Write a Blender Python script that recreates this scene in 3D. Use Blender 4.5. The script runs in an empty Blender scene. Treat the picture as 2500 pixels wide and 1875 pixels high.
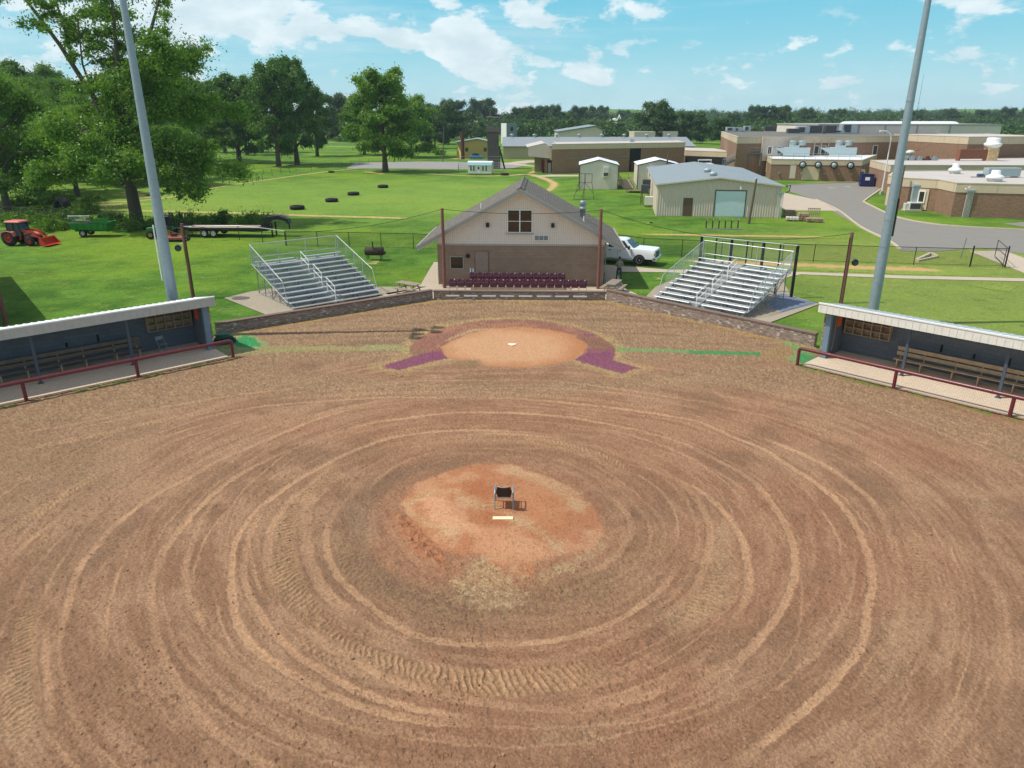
import bpy, math, random
import numpy as np
from mathutils import Vector, Matrix
R_ = math.radians
sc = bpy.context.scene
col = sc.collection

# ------------------------------------------------------------ camera, sky, sun, exposure
F_PX, CXP, CYP, TH, CH = 1760., 1250., 937.5, R_(20.3), 11.6
ST, CT = math.sin(TH), math.cos(TH)
cam = bpy.data.cameras.new('camera'); camo = bpy.data.objects.new('camera', cam); col.objects.link(camo)
camo.location = (0, 0, CH); camo.rotation_euler = (R_(90)-TH, 0, 0)
cam.sensor_width = 36; cam.sensor_fit = 'HORIZONTAL'; cam.lens = 36*F_PX/2500
cam.clip_end = 6000; cam.clip_start = .1
sc.camera = camo
SUN_EL = R_(57.5)
SUN_DIR = Vector((-math.cos(SUN_EL)*math.cos(.07), -math.cos(SUN_EL)*math.sin(.07), math.sin(SUN_EL)))   # towards the sun
world = bpy.data.worlds.new('World'); sc.world = world; world.use_nodes = True
SUN_L = bpy.data.lights.new('sun', 'SUN'); SUN_L.energy = 3.9; SUN_L.angle = R_(.5); SUN_L.color = (1, .955, .88)
suno = bpy.data.objects.new('sun', SUN_L); col.objects.link(suno); suno.location = (-40, 0, 60)
suno.rotation_euler = (-SUN_DIR).to_track_quat('-Z', 'Y').to_euler()
sc.view_settings.view_transform = 'Standard'; sc.view_settings.look = 'None'; sc.view_settings.gamma = 1
sc.view_settings.exposure = 0.0
sc.render.engine = 'CYCLES'
sc.cycles.transparent_max_bounces = 16

class NT:
    """tiny node builder"""
    def __init__(s, nt): s.nt = nt
    def n(s, t, **k):
        nd = s.nt.nodes.new(t)
        for a, v in k.items():
            if a.startswith('i_'):
                key = a[2:]; key = int(key) if key.isdigit() else key.replace('_', ' ')
                s.put(nd.inputs[key], v)
            else: setattr(nd, a, v)
        return nd
    def put(s, sock, v):
        if hasattr(v, 'is_output') or isinstance(v, bpy.types.NodeSocket): s.nt.links.new(v, sock)
        else: sock.default_value = v
    def m(s, op, a, b=0., c=None, clamp=False):
        nd = s.nt.nodes.new('ShaderNodeMath'); nd.operation = op; nd.use_clamp = clamp
        s.put(nd.inputs[0], a); s.put(nd.inputs[1], b)
        if c is not None: s.put(nd.inputs[2], c)
        return nd.outputs[0]
    def vm(s, op, a, b=(0, 0, 0)):
        nd = s.nt.nodes.new('ShaderNodeVectorMath'); nd.operation = op
        s.put(nd.inputs[0], a); s.put(nd.inputs[1], b)
        return nd.outputs[0]
    def noise(s, vec, scale, detail=4, rough=.55):
        nd = s.nt.nodes.new('ShaderNodeTexNoise')
        nd.inputs['Scale'].default_value = scale; nd.inputs['Detail'].default_value = detail; nd.inputs['Roughness'].default_value = rough
        if vec is not None: s.nt.links.new(vec, nd.inputs['Vector'])
        return nd.outputs['Fac']
    def mix(s, f, a, b, mode='MIX'):
        nd = s.nt.nodes.new('ShaderNodeMix'); nd.data_type = 'RGBA'; nd.blend_type = mode; nd.clamp_factor = True
        s.put(nd.inputs[0], f); s.put(nd.inputs[6], a if not isinstance(a, tuple) else (*a[:3], 1)); s.put(nd.inputs[7], b if not isinstance(b, tuple) else (*b[:3], 1))
        return nd.outputs[2]
    def ramp(s, f, lo, hi):   # smooth 0..1 between lo and hi
        nd = s.nt.nodes.new('ShaderNodeMapRange'); nd.interpolation_type = 'SMOOTHSTEP'
        s.put(nd.inputs[0], f); nd.inputs[1].default_value = lo; nd.inputs[2].default_value = hi
        return nd.outputs[0]
    def xyz(s, v):
        nd = s.nt.nodes.new('ShaderNodeSeparateXYZ'); s.nt.links.new(v, nd.inputs[0]); return nd.outputs
    def comb(s, x=0., y=0., z=0.):
        nd = s.nt.nodes.new('ShaderNodeCombineXYZ')
        for i, v in enumerate((x, y, z)): s.put(nd.inputs[i], v)
        return nd.outputs[0]

def srgb(r, g, b):
    f = lambda c: (c/12.92 if c <= .04045 else ((c+.055)/1.055)**2.4)
    return (f(r/255), f(g/255), f(b/255))

# sky with cumulus
w = NT(world.node_tree); wn = world.node_tree.nodes; bgn = wn['Background']
sky = w.n('ShaderNodeTexSky', sky_type='NISHITA', sun_disc=False, sun_elevation=SUN_EL, sun_rotation=math.atan2(SUN_DIR.x, SUN_DIR.y),
          air_density=1.0, dust_density=.6, ozone_density=1.5, altitude=60)
tc = w.n('ShaderNodeTexCoord'); dx, dy, dz = w.xyz(tc.outputs['Generated'])
az = w.m('ARCTAN2', dx, dy); el = w.m('ARCSINE', dz)
cv = w.comb(w.m('MULTIPLY', az, 6.), w.m('MULTIPLY', el, 11.5), 3.1)
wp_ = w.n('ShaderNodeTexNoise', i_Vector=cv, i_Scale=1.3, i_Detail=2).outputs['Color']
cv2 = w.vm('ADD', cv, w.vm('MULTIPLY', w.vm('SUBTRACT', wp_, (.5, .5, .5)), (.3, .3, 0)))
n1 = w.noise(cv2, 1.15, 10, .56)
cvl = w.comb(w.m('MULTIPLY', az, 3.), w.m('MULTIPLY', el, 34.), 5.)
n2 = w.noise(cvl, 1.1, 7, .6)
bias = w.m('MULTIPLY', az, -.15)
bias = w.m('ADD', bias, w.m('MULTIPLY', w.ramp(el, .05, .14), .045))
puff = w.ramp(w.m('ADD', n1, bias), .54, .595)
veil = w.m('MULTIPLY', w.ramp(w.m('ADD', n2, w.m('MULTIPLY', bias, 1.6)), .48, .76), .36)
low = w.m('MULTIPLY', w.ramp(el, .09, .0), .35)
n3 = w.noise(w.comb(w.m('MULTIPLY', az, 17.), w.m('MULTIPLY', el, 38.), 9.3), 1., 7, .58)
puff = w.m('MAXIMUM', puff, w.m('MULTIPLY', w.m('MULTIPLY', w.ramp(n3, .56, .66), w.ramp(el, .005, .03)), w.m('MULTIPLY', w.ramp(el, .16, .05), .85)))
cl = w.m('MAXIMUM', puff, w.m('MAXIMUM', veil, low))
shade = w.ramp(w.noise(cv2, 2.6, 5), .35, .7)
skc = w.mix(.88, sky.outputs[0], w.mix(w.ramp(el, .0, .16), (4.3, 7.9, 8.8), (1.75, 6.3, 8.3)))
skc = w.mix(w.ramp(el, .15, .5), skc, (3.9, 4.3, 5.6))
cc = w.mix(shade, (7.0, 8.3, 8.9), (9.2, 10.1, 10.4))
fin = w.mix(w.m('MULTIPLY', w.m('MULTIPLY', cl, .88), w.m('SUBTRACT', 1., w.m('MULTIPLY', w.ramp(el, .15, .5), .6))), skc, cc)
world.node_tree.links.new(fin, bgn.inputs[0]); bgn.inputs[1].default_value = .1

# ------------------------------------------------------------ helpers
def G(px, py, z=0.):          # where the sight line through a photo pixel meets height z
    u = (px-CXP)/F_PX; v = (py-CYP)/F_PX; Z = -ST-v*CT; Y = CT-v*ST; t = (z-CH)/Z
    return Vector((u*t, Y*t, z))
def AY(px, py, Y):            # ... meets the vertical plane y = Y
    u = (px-CXP)/F_PX; v = (py-CYP)/F_PX; t = Y/(CT-v*ST)
    return Vector((u*t, Y, CH+t*(-ST-v*CT)))

class MB:
    def __init__(s): s.v = []; s.f = []; s.sm = []
    def add(s, vs, fs, smooth=False):
        o = len(s.v); s.v += [tuple(p) for p in vs]; s.f += [tuple(i+o for i in f) for f in fs]; s.sm += [smooth]*len(fs); return s
    def box(s, x0, x1, y0, y1, z0, z1):
        if x0 > x1: x0, x1 = x1, x0
        if y0 > y1: y0, y1 = y1, y0
        if z0 > z1: z0, z1 = z1, z0
        return s.add([(x0,y0,z0),(x1,y0,z0),(x1,y1,z0),(x0,y1,z0),(x0,y0,z1),(x1,y0,z1),(x1,y1,z1),(x0,y1,z1)],
                     [(0,3,2,1),(4,5,6,7),(0,1,5,4),(1,2,6,5),(2,3,7,6),(3,0,4,7)])
    def bbox(s, x0, x1, y0, y1, z0, z1, b=.02):      # box with chamfered vertical+top edges
        if x0 > x1: x0, x1 = x1, x0
        if y0 > y1: y0, y1 = y1, y0
        q = [(x0+b,y0),(x1-b,y0),(x1,y0+b),(x1,y1-b),(x1-b,y1),(x0+b,y1),(x0,y1-b),(x0,y0+b)]
        cx, cy = (x0+x1)/2, (y0+y1)/2
        ins = lambda p: (p[0]+(b if p[0] < cx else -b), p[1]+(b if p[1] < cy else -b))
        vs = [(x, y, z0) for x, y in q]+[(x, y, z1-b) for x, y in q]+[(*ins(p), z1) for p in q]
        fs = [tuple(range(7, -1, -1)), tuple(range(16, 24))]
        for k in (0, 8):
            for i in range(8): fs.append((k+i, k+(i+1) % 8, k+8+(i+1) % 8, k+8+i))
        return s.add(vs, fs)
    def bar(s, p, q, w, h=None, up=(0,0,1)):
        h = w if h is None else h
        p = Vector(p); q = Vector(q); d = (q-p).normalized(); up = Vector(up)
        if abs(d.dot(up)) > .98: up = Vector((0,1,0))
        sd = d.cross(up).normalized(); u = sd.cross(d)
        vs = [e+sd*a*w/2+u*b*h/2 for e in (p, q) for a, b in ((-1,-1),(1,-1),(1,1),(-1,1))]
        return s.add(vs, [(0,1,2,3),(7,6,5,4),(0,4,5,1),(1,5,6,2),(2,6,7,3),(3,7,4,0)])
    def tube(s, pts, r, n=8, caps=True):
        pts = [Vector(p) for p in pts]; rs = r if isinstance(r, (list, tuple)) else [r]*len(pts)
        vs = []; u = None
        for i, p in enumerate(pts):
            d = (pts[min(i+1, len(pts)-1)]-pts[max(i-1, 0)]).normalized()
            if u is None:
                a = Vector((0,0,1)) if abs(d.z) < .9 else Vector((1,0,0)); u = d.cross(a).normalized()
            else: u = (u-d*u.dot(d)).normalized()
            w_ = d.cross(u)
            vs += [p+(u*math.cos(6.28318*k/n)+w_*math.sin(6.28318*k/n))*rs[i] for k in range(n)]
        fs = [(i*n+k, i*n+(k+1) % n, (i+1)*n+(k+1) % n, (i+1)*n+k) for i in range(len(pts)-1) for k in range(n)]
        s.add(vs, fs, n > 5)
        if caps:
            s.add(vs[:n], [tuple(range(n-1, -1, -1))]); s.add(vs[-n:], [tuple(range(n))])
        return s
    def lathe(s, prof, c=(0,0,0), axis='z', n=20):    # prof: (radius, height)
        vs = []
        for r, h in prof:
            for k in range(n):
                a = 6.28318*k/n; x, y = r*math.cos(a), r*math.sin(a)
                p = {'z': (x, y, h), 'x': (h, x, y), 'y': (x, h, y)}[axis]
                vs.append((p[0]+c[0], p[1]+c[1], p[2]+c[2]))
        fs = [(i*n+k, i*n+(k+1) % n, (i+1)*n+(k+1) % n, (i+1)*n+k) for i in range(len(prof)-1) for k in range(n)]
        return s.add(vs, fs, True)
    def prism(s, poly, axis, a, b):    # 2D poly extruded; axis 'x': poly=(y,z), 'y': (x,z), 'z': (x,y)
        mk = {'x': lambda p, t: (t, p[0], p[1]), 'y': lambda p, t: (p[0], t, p[1]), 'z': lambda p, t: (p[0], p[1], t)}[axis]
        n = len(poly); vs = [mk(p, a) for p in poly]+[mk(p, b) for p in poly]
        return s.add(vs, [tuple(range(n-1, -1, -1)), tuple(range(n, 2*n))]+[(i, (i+1) % n, n+(i+1) % n, n+i) for i in range(n)])
    def slab(s, top, th):              # top: list of 3D points, extruded down by th
        n = len(top); vs = [Vector(p) for p in top]; vs += [p-Vector((0,0,th)) for p in vs[:n]]
        return s.add(vs, [tuple(range(n)), tuple(range(2*n-1, n-1, -1))]+[(i, n+i, n+(i+1) % n, (i+1) % n) for i in range(n)])
    def quad(s, *p): return s.add(p, [tuple(range(len(p)))])
    def sheet(s, p, q, w):             # flat thin wire strip, vertical-ish
        p = Vector(p); q = Vector(q); d = (q-p).normalized(); sd = d.cross(Vector((0,1,0)) if abs(d.y) < .8 else Vector((1,0,0))).normalized()*w/2
        return s.add([p-sd, q-sd, q+sd, p+sd], [(0,1,2,3)])
    def move(s, off): s.v = [(x+off[0], y+off[1], z+off[2]) for x, y, z in s.v]; return s
    def turn(s, a, c=(0,0)):
        ca, sa = math.cos(a), math.sin(a)
        s.v = [((x-c[0])*ca-(y-c[1])*sa+c[0], (x-c[0])*sa+(y-c[1])*ca+c[1], z) for x, y, z in s.v]; return s

def mk_obj(name, mb, mat, parent=None, world_sp=False, label=None):
    me = bpy.data.meshes.new(name)
    vs = mb.v
    if world_sp and parent is not None:
        iv = parent.matrix_basis.inverted(); vs = [tuple(iv @ Vector(p)) for p in vs]
    me.from_pydata(vs, [], mb.f)
    import bmesh
    bm = bmesh.new(); bm.from_mesh(me); bmesh.ops.recalc_face_normals(bm, faces=bm.faces); bm.to_mesh(me); bm.free()
    if len(me.polygons) == len(mb.sm): me.polygons.foreach_set('use_smooth', mb.sm)
    for m in (mat if isinstance(mat, (list, tuple)) else [mat]): me.materials.append(m)
    o = bpy.data.objects.new(name, me); col.objects.link(o)
    if parent is not None: o.parent = parent
    if label: o['label'] = label
    return o
def thing(name, label, cat, loc=(0,0,0), rz=0., group=None):
    o = bpy.data.objects.new(name, None); col.objects.link(o); o.location = loc; o.rotation_euler = (0, 0, rz)
    o.empty_display_size = .3
    o.matrix_basis = Matrix.Translation(Vector(loc)) @ Matrix.Rotation(rz, 4, 'Z')
    o['label'] = label; o['category'] = cat
    if group: o['group'] = group
    return o
def tag(o, label, cat, group=None):
    o['label'] = label; o['category'] = cat
    if group: o['group'] = group
    return o
def struct(o, label=None, kind='structure'):
    o['kind'] = kind
    if label: o['label'] = label
    return o
def dup(root, loc, rz=0., label=None, scale=None):
    """a copy of a thing with copies of its parts and their sub-parts (mesh data shared)"""
    def cp(o, par):
        c = o.copy(); col.objects.link(c)
        if par is not None: c.parent = par
        for ch in kids.get(o.name, []): cp(ch, c)
        return c
    kids = {}
    def walk(o):
        kids[o.name] = list(o.children)
        for ch in o.children: walk(ch)
    walk(root)
    r = cp(root, None); s_ = scale or 1.
    r.rotation_euler = (0, 0, rz); r.location = loc
    r.scale = (s_, s_, s_) if not isinstance(s_, tuple) else s_
    if label: r['label'] = label
    return r

# ------------------------------------------------------------ materials
def newmat(name):
    m = bpy.data.materials.new(name); m.use_nodes = True; t = NT(m.node_tree); b = m.node_tree.nodes['Principled BSDF']
    return m, t, b
def pos(t): return t.n('ShaderNodeNewGeometry').outputs['Position']
def objco(t): return t.n('ShaderNodeTexCoord').outputs['Object']
def bump(t, b, h, strength=.5, dist=.02):
    bn = t.n('ShaderNodeBump', i_Strength=strength, i_Distance=dist); t.put(bn.inputs['Height'], h); t.put(b.inputs['Normal'], bn.outputs[0])
_mc = {}
def pm(name, rgb, rough=.6, metal=0., var=.12, scale=3., bs=0., bsc=60., spec=None):
    """plain painted / natural surface with gentle weathering"""
    if name in _mc: return _mc[name]
    m, t, b = newmat(name); c = srgb(*rgb)
    P = objco(t); f = t.noise(P, scale, 5, .6); f2 = t.noise(P, scale*9, 3)
    k = t.m('ADD', t.m('MULTIPLY', t.m('SUBTRACT', f, .5), var*3), t.m('MULTIPLY', t.m('SUBTRACT', f2, .5), var*1.5))
    k = t.m('ADD', k, 1.)
    t.put(b.inputs['Base Color'], t.vm('MULTIPLY', t.comb(*c), t.comb(k, k, k)))
    b.inputs['Roughness'].default_value = rough; b.inputs['Metallic'].default_value = metal
    t.put(b.inputs['Roughness'], t.m('ADD', t.m('MULTIPLY', t.m('SUBTRACT', f, .5), .25), rough))
    if spec is not None: b.inputs['Specular IOR Level'].default_value = spec
    if bs: bump(t, b, t.noise(P, bsc, 4), bs, .01)
    _mc[name] = m; return m
def wallco(t):
    g = t.n('ShaderNodeNewGeometry'); nx, ny, nz = t.xyz(g.outputs['True Normal']); x, y, z = t.xyz(g.outputs['Position'])
    al = t.m('SUBTRACT', t.m('MULTIPLY', y, nx), t.m('MULTIPLY', x, ny))
    return al, z, g.outputs['Position']
def brickmat(name, c1, c2, mortar, bw=.2, bh=.067, ms=.012, var=.25, white=None):
    m, t, b = newmat(name); al, z, P = wallco(t)
    br = t.n('ShaderNodeTexBrick', i_Vector=t.comb(al, z), i_Scale=1., i_Mortar_Size=ms, i_Brick_Width=bw, i_Row_Height=bh, i_Bias=0.,
             i_Color1=(*srgb(*c1), 1), i_Color2=(*srgb(*c2), 1), i_Mortar=(*srgb(*mortar), 1), i_Mortar_Smooth=.2)
    cid = t.n('ShaderNodeTexWhiteNoise', noise_dimensions='2D', i_Vector=t.comb(t.m('FLOOR', t.m('DIVIDE', al, bw)), t.m('FLOOR', t.m('DIVIDE', z, bh)))).outputs[0]
    n = t.noise(P, .7, 5); k = t.m('ADD', .78, t.m('ADD', t.m('MULTIPLY', n, .28), t.m('MULTIPLY', cid, var)))
    c = t.vm('MULTIPLY', br.outputs['Color'], t.comb(k, k, k))
    if white:
        n2 = t.noise(P, 2.3, 3); mk = t.m('MULTIPLY', t.m('MULTIPLY', t.m('GREATER_THAN', cid, .8), t.ramp(n2, .5, .62)), t.m('SUBTRACT', 1., br.outputs['Fac']))
        c = t.mix(mk, c, srgb(*white))
    t.put(b.inputs['Base Color'], c); b.inputs['Roughness'].default_value = .88
    bump(t, b, t.m('ADD', t.m('MULTIPLY', br.outputs['Fac'], -1.), t.noise(P, 40, 2)), .5, .01)
    return m
def grass_rgb(t, P):
    """colour of the mown grass, from the place in the world: shared by the lawn and the worn edges of paths"""
    x, y, z = t.xyz(P)
    a = t.noise(P, .035, 5, .6); b_ = t.noise(P, .22, 5, .62); c = t.noise(P, 1.3, 4, .65); d = t.noise(P, 9., 3, .7)
    e = t.noise(t.vm('MULTIPLY', P, (1, .45, 1)), 3.2, 4, .7)
    deep, mid, yel, dry = srgb(66, 104, 30), srgb(94, 134, 42), srgb(122, 150, 38), srgb(158, 152, 92)
    g = t.mix(t.ramp(b_, .36, .64), deep, mid)
    g = t.mix(t.m('MULTIPLY', t.ramp(a, .44, .62), .75), g, yel)
    # far playing field paler, right-hand lawn drier
    far = t.m('MULTIPLY', t.ramp(y, 78, 100), t.ramp(y, 165, 128)); far = t.m('MULTIPLY', far, t.ramp(x, 18, -6))
    g = t.mix(t.m('MULTIPLY', far, .6), g, srgb(130, 160, 66))
    rt = t.m('MULTIPLY', t.ramp(x, 14, 26), t.ramp(y, 90, 62))
    g = t.mix(t.m('MULTIPLY', rt, .65), g, srgb(140, 152, 74))
    dryf = t.m('ADD', t.m('MULTIPLY', rt, .10), t.m('MULTIPLY', far, .05))
    g = t.mix(t.m('MULTIPLY', t.ramp(t.m('ADD', t.m('ADD', c, t.m('MULTIPLY', t.m('SUBTRACT', d, .5), .5)), t.m('ADD', dryf, t.m('MULTIPLY', t.m('SUBTRACT', a, .5), .5))), .60, .80), .6), g, dry)
    hf = t.noise(P, 22., 2, .8); g = t.mix(t.m('MULTIPLY', t.ramp(t.noise(P, .5, 6, .72), .5, .64), .4), g, srgb(128, 150, 66)); g = t.mix(t.m('MULTIPLY', t.ramp(t.noise(P, .8, 5, .7), .56, .7), .45), g, srgb(56, 88, 36))
    k = t.m('ADD', .42, t.m('ADD', t.m('MULTIPLY', t.ramp(d, .3, .7), .42), t.m('ADD', t.m('MULTIPLY', e, .34), t.m('MULTIPLY', t.ramp(hf, .3, .7), .36))))
    return t.vm('MULTIPLY', g, t.comb(k, k, k)), d, c
def grassmat():
    m, t, b = newmat('grass'); P = pos(t); g, d, c = grass_rgb(t, P)
    t.put(b.inputs['Base Color'], g); b.inputs['Roughness'].default_value = .9; b.inputs['Specular IOR Level'].default_value = .15
    bump(t, b, t.m('ADD', d, t.noise(P, 30, 2)), .7, .06)
    return m
def wornmat(name, rgb, rgb2, lo=.35, hi=.75, amp=.9, solid=False):
    """bare earth path: attribute 'edge' runs 0 at its rim to 1 on its centre line; the rim breaks up into grass"""
    m, t, b = newmat(name); P = pos(t); g, d, c = grass_rgb(t, P)
    at = t.n('ShaderNodeAttribute', attribute_name='edge').outputs['Fac']
    n = t.noise(P, .9, 5, .7); n2 = t.noise(P, 6., 3, .7)
    f = t.ramp(t.m('ADD', at, t.m('MULTIPLY', t.m('SUBTRACT', t.m('ADD', t.m('MULTIPLY', n, .6), t.m('MULTIPLY', n2, .4)), .5), amp*2)), lo, hi)
    e = t.mix(t.ramp(t.noise(P, 1.7, 5), .35, .65), srgb(*rgb), srgb(*rgb2)); kk = t.m('ADD', .75, t.m('MULTIPLY', n2, .5)); e = t.vm('MULTIPLY', e, t.comb(kk, kk, kk))
    t.put(b.inputs['Base Color'], t.mix(f, g, e)); b.inputs['Roughness'].default_value = .95; b.inputs['Specular IOR Level'].default_value = .1
    bump(t, b, t.m('ADD', d, n2), .5, .04)
    return m
def concmat(name, rgb, rough=.85, stain=.3, joint=0.):
    m, t, b = newmat(name); P = pos(t); c = srgb(*rgb)
    n = t.noise(P, .5, 6, .65); n2 = t.noise(P, 4, 5, .6); n3 = t.noise(P, 45, 2)
    k = t.m('ADD', 1.-stain*.75, t.m('ADD', t.m('MULTIPLY', n, stain*.8), t.m('MULTIPLY', n2, stain*.7)))
    k = t.m('ADD', k, t.m('MULTIPLY', t.m('SUBTRACT', n3, .5), .25))
    t.put(b.inputs['Base Color'], t.vm('MULTIPLY', t.comb(*c), t.comb(k, k, k))); b.inputs['Roughness'].default_value = rough
    bump(t, b, t.m('ADD', n3, n2), .3, .01)
    return m
def shinglemat(name, c1, c2):
    m, t, b = newmat(name); P = objco(t); x, y, z = t.xyz(P)
    br = t.n('ShaderNodeTexBrick', i_Vector=t.comb(y, t.m('MULTIPLY', x, 1.13)), i_Scale=1., i_Mortar_Size=.012, i_Brick_Width=.3, i_Row_Height=.14,
             i_Color1=(*srgb(*c1), 1), i_Color2=(*srgb(*c2), 1), i_Mortar=(*srgb(60, 56, 52), 1))
    k = t.m('ADD', .6, t.m('ADD', t.m('MULTIPLY', t.noise(P, 1.2, 5), .35), t.m('MULTIPLY', t.noise(P, 25, 2), .45)))
    t.put(b.inputs['Base Color'], t.vm('MULTIPLY', br.outputs['Color'], t.comb(k, k, k))); b.inputs['Roughness'].default_value = .95
    bump(t, b, t.m('ADD', t.m('MULTIPLY', br.outputs['Fac'], -1.), t.noise(P, 50, 2)), .5, .01)
    return m
def glassmat(name, rgb=(40, 36, 30)):
    m, t, b = newmat(name); P = objco(t)
    t.put(b.inputs['Base Color'], t.mix(t.noise(P, 3, 4), tuple(v*.4 for v in srgb(*rgb)), srgb(*rgb)))
    b.inputs['Roughness'].default_value = .08; b.inputs['Specular IOR Level'].default_value = .6
    return m
def leafmat(name, c1, c2, trans=.35):
    m, t, b = newmat(name)
    at = t.n('ShaderNodeAttribute', attribute_name='tint').outputs['Fac']
    oi = t.n('ShaderNodeObjectInfo').outputs['Random']
    f = t.m('ADD', t.m('MULTIPLY', at, .8), t.m('MULTIPLY', oi, .25))
    c = t.mix(f, srgb(*c1), srgb(*c2))
    df = t.n('ShaderNodeBsdfDiffuse', i_Color=c, i_Roughness=.3)
    tr = t.n('ShaderNodeBsdfTranslucent', i_Color=t.vm('MULTIPLY', c, (1.1, 1.25, .6)))
    mx = t.n('ShaderNodeMixShader', i_Fac=trans); t.put(mx.inputs[1], df.outputs[0]); t.put(mx.inputs[2], tr.outputs[0])
    gl = t.n('ShaderNodeBsdfGlossy', i_Roughness=.45, i_Color=(.5, .55, .5, 1)); m2 = t.n('ShaderNodeMixShader', i_Fac=.05)
    t.put(m2.inputs[1], mx.outputs[0]); t.put(m2.inputs[2], gl.outputs[0])
    m.node_tree.links.new(m2.outputs[0], m.node_tree.nodes['Material Output'].inputs[0])
    return m
def roofmetal(name, rgb, rough=.45, var=.15):
    m, t, b = newmat(name); P = objco(t); c = srgb(*rgb)
    k = t.m('ADD', 1-var, t.m('ADD', t.m('MULTIPLY', t.noise(P, .35, 5, .65), var*1.2), t.m('MULTIPLY', t.noise(t.vm('MULTIPLY', P, (1, .1, 1)), 3., 4), var*.8)))
    t.put(b.inputs['Base Color'], t.vm('MULTIPLY', t.comb(*c), t.comb(k, k, k))); b.inputs['Roughness'].default_value = rough; b.inputs['Metallic'].default_value = .15
    return m

M_grass = grassmat()
M_dirtpath = wornmat('worn_path', (196, 168, 118), (176, 150, 104))
M_redpath = wornmat('bare_red_earth', (196, 150, 112), (178, 158, 100), .5, .85)
M_conc = concmat('concrete', (186, 172, 152)); M_conc2 = concmat('old_concrete', (160, 148, 128), stain=.5); M_slab = concmat('dugout_slab', (212, 192, 168), stain=.3)
M_asph = concmat('asphalt', (132, 128, 120), .9, .3); M_court = concmat('court_asphalt', (146, 142, 136), .9, .25)
M_kerb = concmat('kerb_concrete', (198, 184, 160))
M_fieldbrick = brickmat('wall_brick', (100, 84, 76), (140, 118, 105), (138, 128, 118), var=.6, white=(200, 192, 184))
M_capbrick = brickmat('cap_brick', (106, 86, 76), (122, 102, 90), (112, 98, 88), bw=.07, bh=.3, ms=.008)
M_concbrick = brickmat('concession_brick', (160, 135, 116), (150, 126, 108), (134, 113, 99), bw=.4, bh=.2, ms=.006, var=.06)
M_school = brickmat('school_brick', (152, 116, 92), (132, 99, 79), (142, 120, 100), bw=.3, bh=.1, var=.2)
M_cream = concmat('cream_fascia', (206, 186, 158), .8, .22)
M_blockblue = brickmat('painted_block', (98, 106, 116), (92, 100, 110), (80, 88, 97), bw=.4, bh=.2, ms=.008, var=.08)
M_bluetrim = pm('blue_grey_paint', (112, 134, 150), .5)
M_siding = pm('cream_siding', (228, 215, 203), .6, var=.05)
M_trim = pm('grey_trim', (164, 160, 154), .6, var=.05)
M_tanmetal = pm('tan_metal', (214, 197, 182), .5, var=.05, scale=1.)
M_palemetal = pm('pale_shed_metal', (224, 214, 202), .5, var=.08, scale=1.)
M_tandoor = pm('brown_door', (102, 76, 60), .5)
M_shingle = shinglemat('shingles', (126, 120, 110), (104, 98, 90))
M_roofgrey = roofmetal('grey_metal_roof', (146, 154, 156)); M_roofwhite = roofmetal('white_roof', (236, 240, 242), .5, .1)
M_roofpale = roofmetal('pale_flat_roof', (196, 189, 182), .85, .3); M_roofdark = roofmetal('dark_flat_roof', (112, 110, 104), .9, .3)
M_galv = pm('galvanised_steel', (156, 166, 172), .45, .5, var=.08, scale=1.5)
M_polegalv = pm('pole_galvanised', (150, 164, 172), .5, .35, var=.14, scale=5.)
M_alu = pm('aluminium', (200, 203, 206), .38, .55, var=.05)
M_aludull = pm('dull_aluminium', (176, 178, 176), .5, .4, var=.08)
M_black = pm('black_paint', (24, 24, 26), .5); M_fence = pm('black_fence', (30, 34, 34), .6)
M_rubber = pm('tyre_rubber', (34, 34, 34), .85, bs=.3); M_dark = pm('dark_interior', (26, 24, 22), .8)
M_maroon = pm('maroon_paint', (108, 44, 50), .32, var=.08); M_seat = pm('maroon_plastic', (84, 36, 52), .4, var=.08)
M_polewood = pm('red_stained_pole', (128, 82, 74), .8, var=.2, scale=4., bs=.4); M_wood = pm('weathered_wood', (150, 136, 116), .85, var=.3, scale=6., bs=.4)
M_bench = pm('bench_wood', (172, 148, 120), .8, var=.35, scale=5., bs=.4); M_utility = pm('utility_pole_wood', (104, 92, 80), .9, var=.2)
M_darkwood = pm('dark_tower_wood', (112, 102, 98), .9, var=.25, scale=3.)
M_white = pm('white_paint', (236, 236, 234), .4, var=.03); M_carwhite = pm('white_car_paint', (240, 242, 244), .16, var=.01)
M_chrome = pm('chrome', (220, 222, 224), .14, .95, var=.02); M_red = pm('red_tractor_paint', (200, 56, 38), .4, var=.12); M_redfade = pm('faded_red_paint', (214, 120, 108), .5, var=.15)
M_green = pm('green_machine_paint', (36, 122, 40), .4, var=.12); M_yellow = pm('yellow_paint', (214, 178, 40), .5)
M_rust = pm('rusty_steel', (92, 58, 46), .85, var=.4, scale=6.); M_orange = pm('rust_orange', (132, 82, 60), .85, var=.3)
M_glass = glassmat('window_glass', (70, 60, 46)); M_glassb = glassmat('blue_glass', (60, 80, 96))
M_hvac = pm('unit_grey_blue', (164, 178, 180), .5, .2, var=.1); M_hvacl = pm('unit_pale', (208, 208, 200), .5, .1, var=.1)
M_grille = pm('dark_grille', (70, 74, 78), .6); M_navy = pm('navy_dumpster', (28, 38, 92), .45, var=.1)
M_tarp = pm('green_tarp', (20, 92, 66), .6, var=.25, scale=4., bs=.5); M_rollup = pm('pale_blue_door', (206, 222, 226), .45, var=.04)
M_bark = pm('bark', (92, 82, 70), .95, var=.35, scale=6., bs=.8, bsc=14.); M_vine = pm('brush_bark', (70, 62, 50), .95, var=.3)
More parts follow.
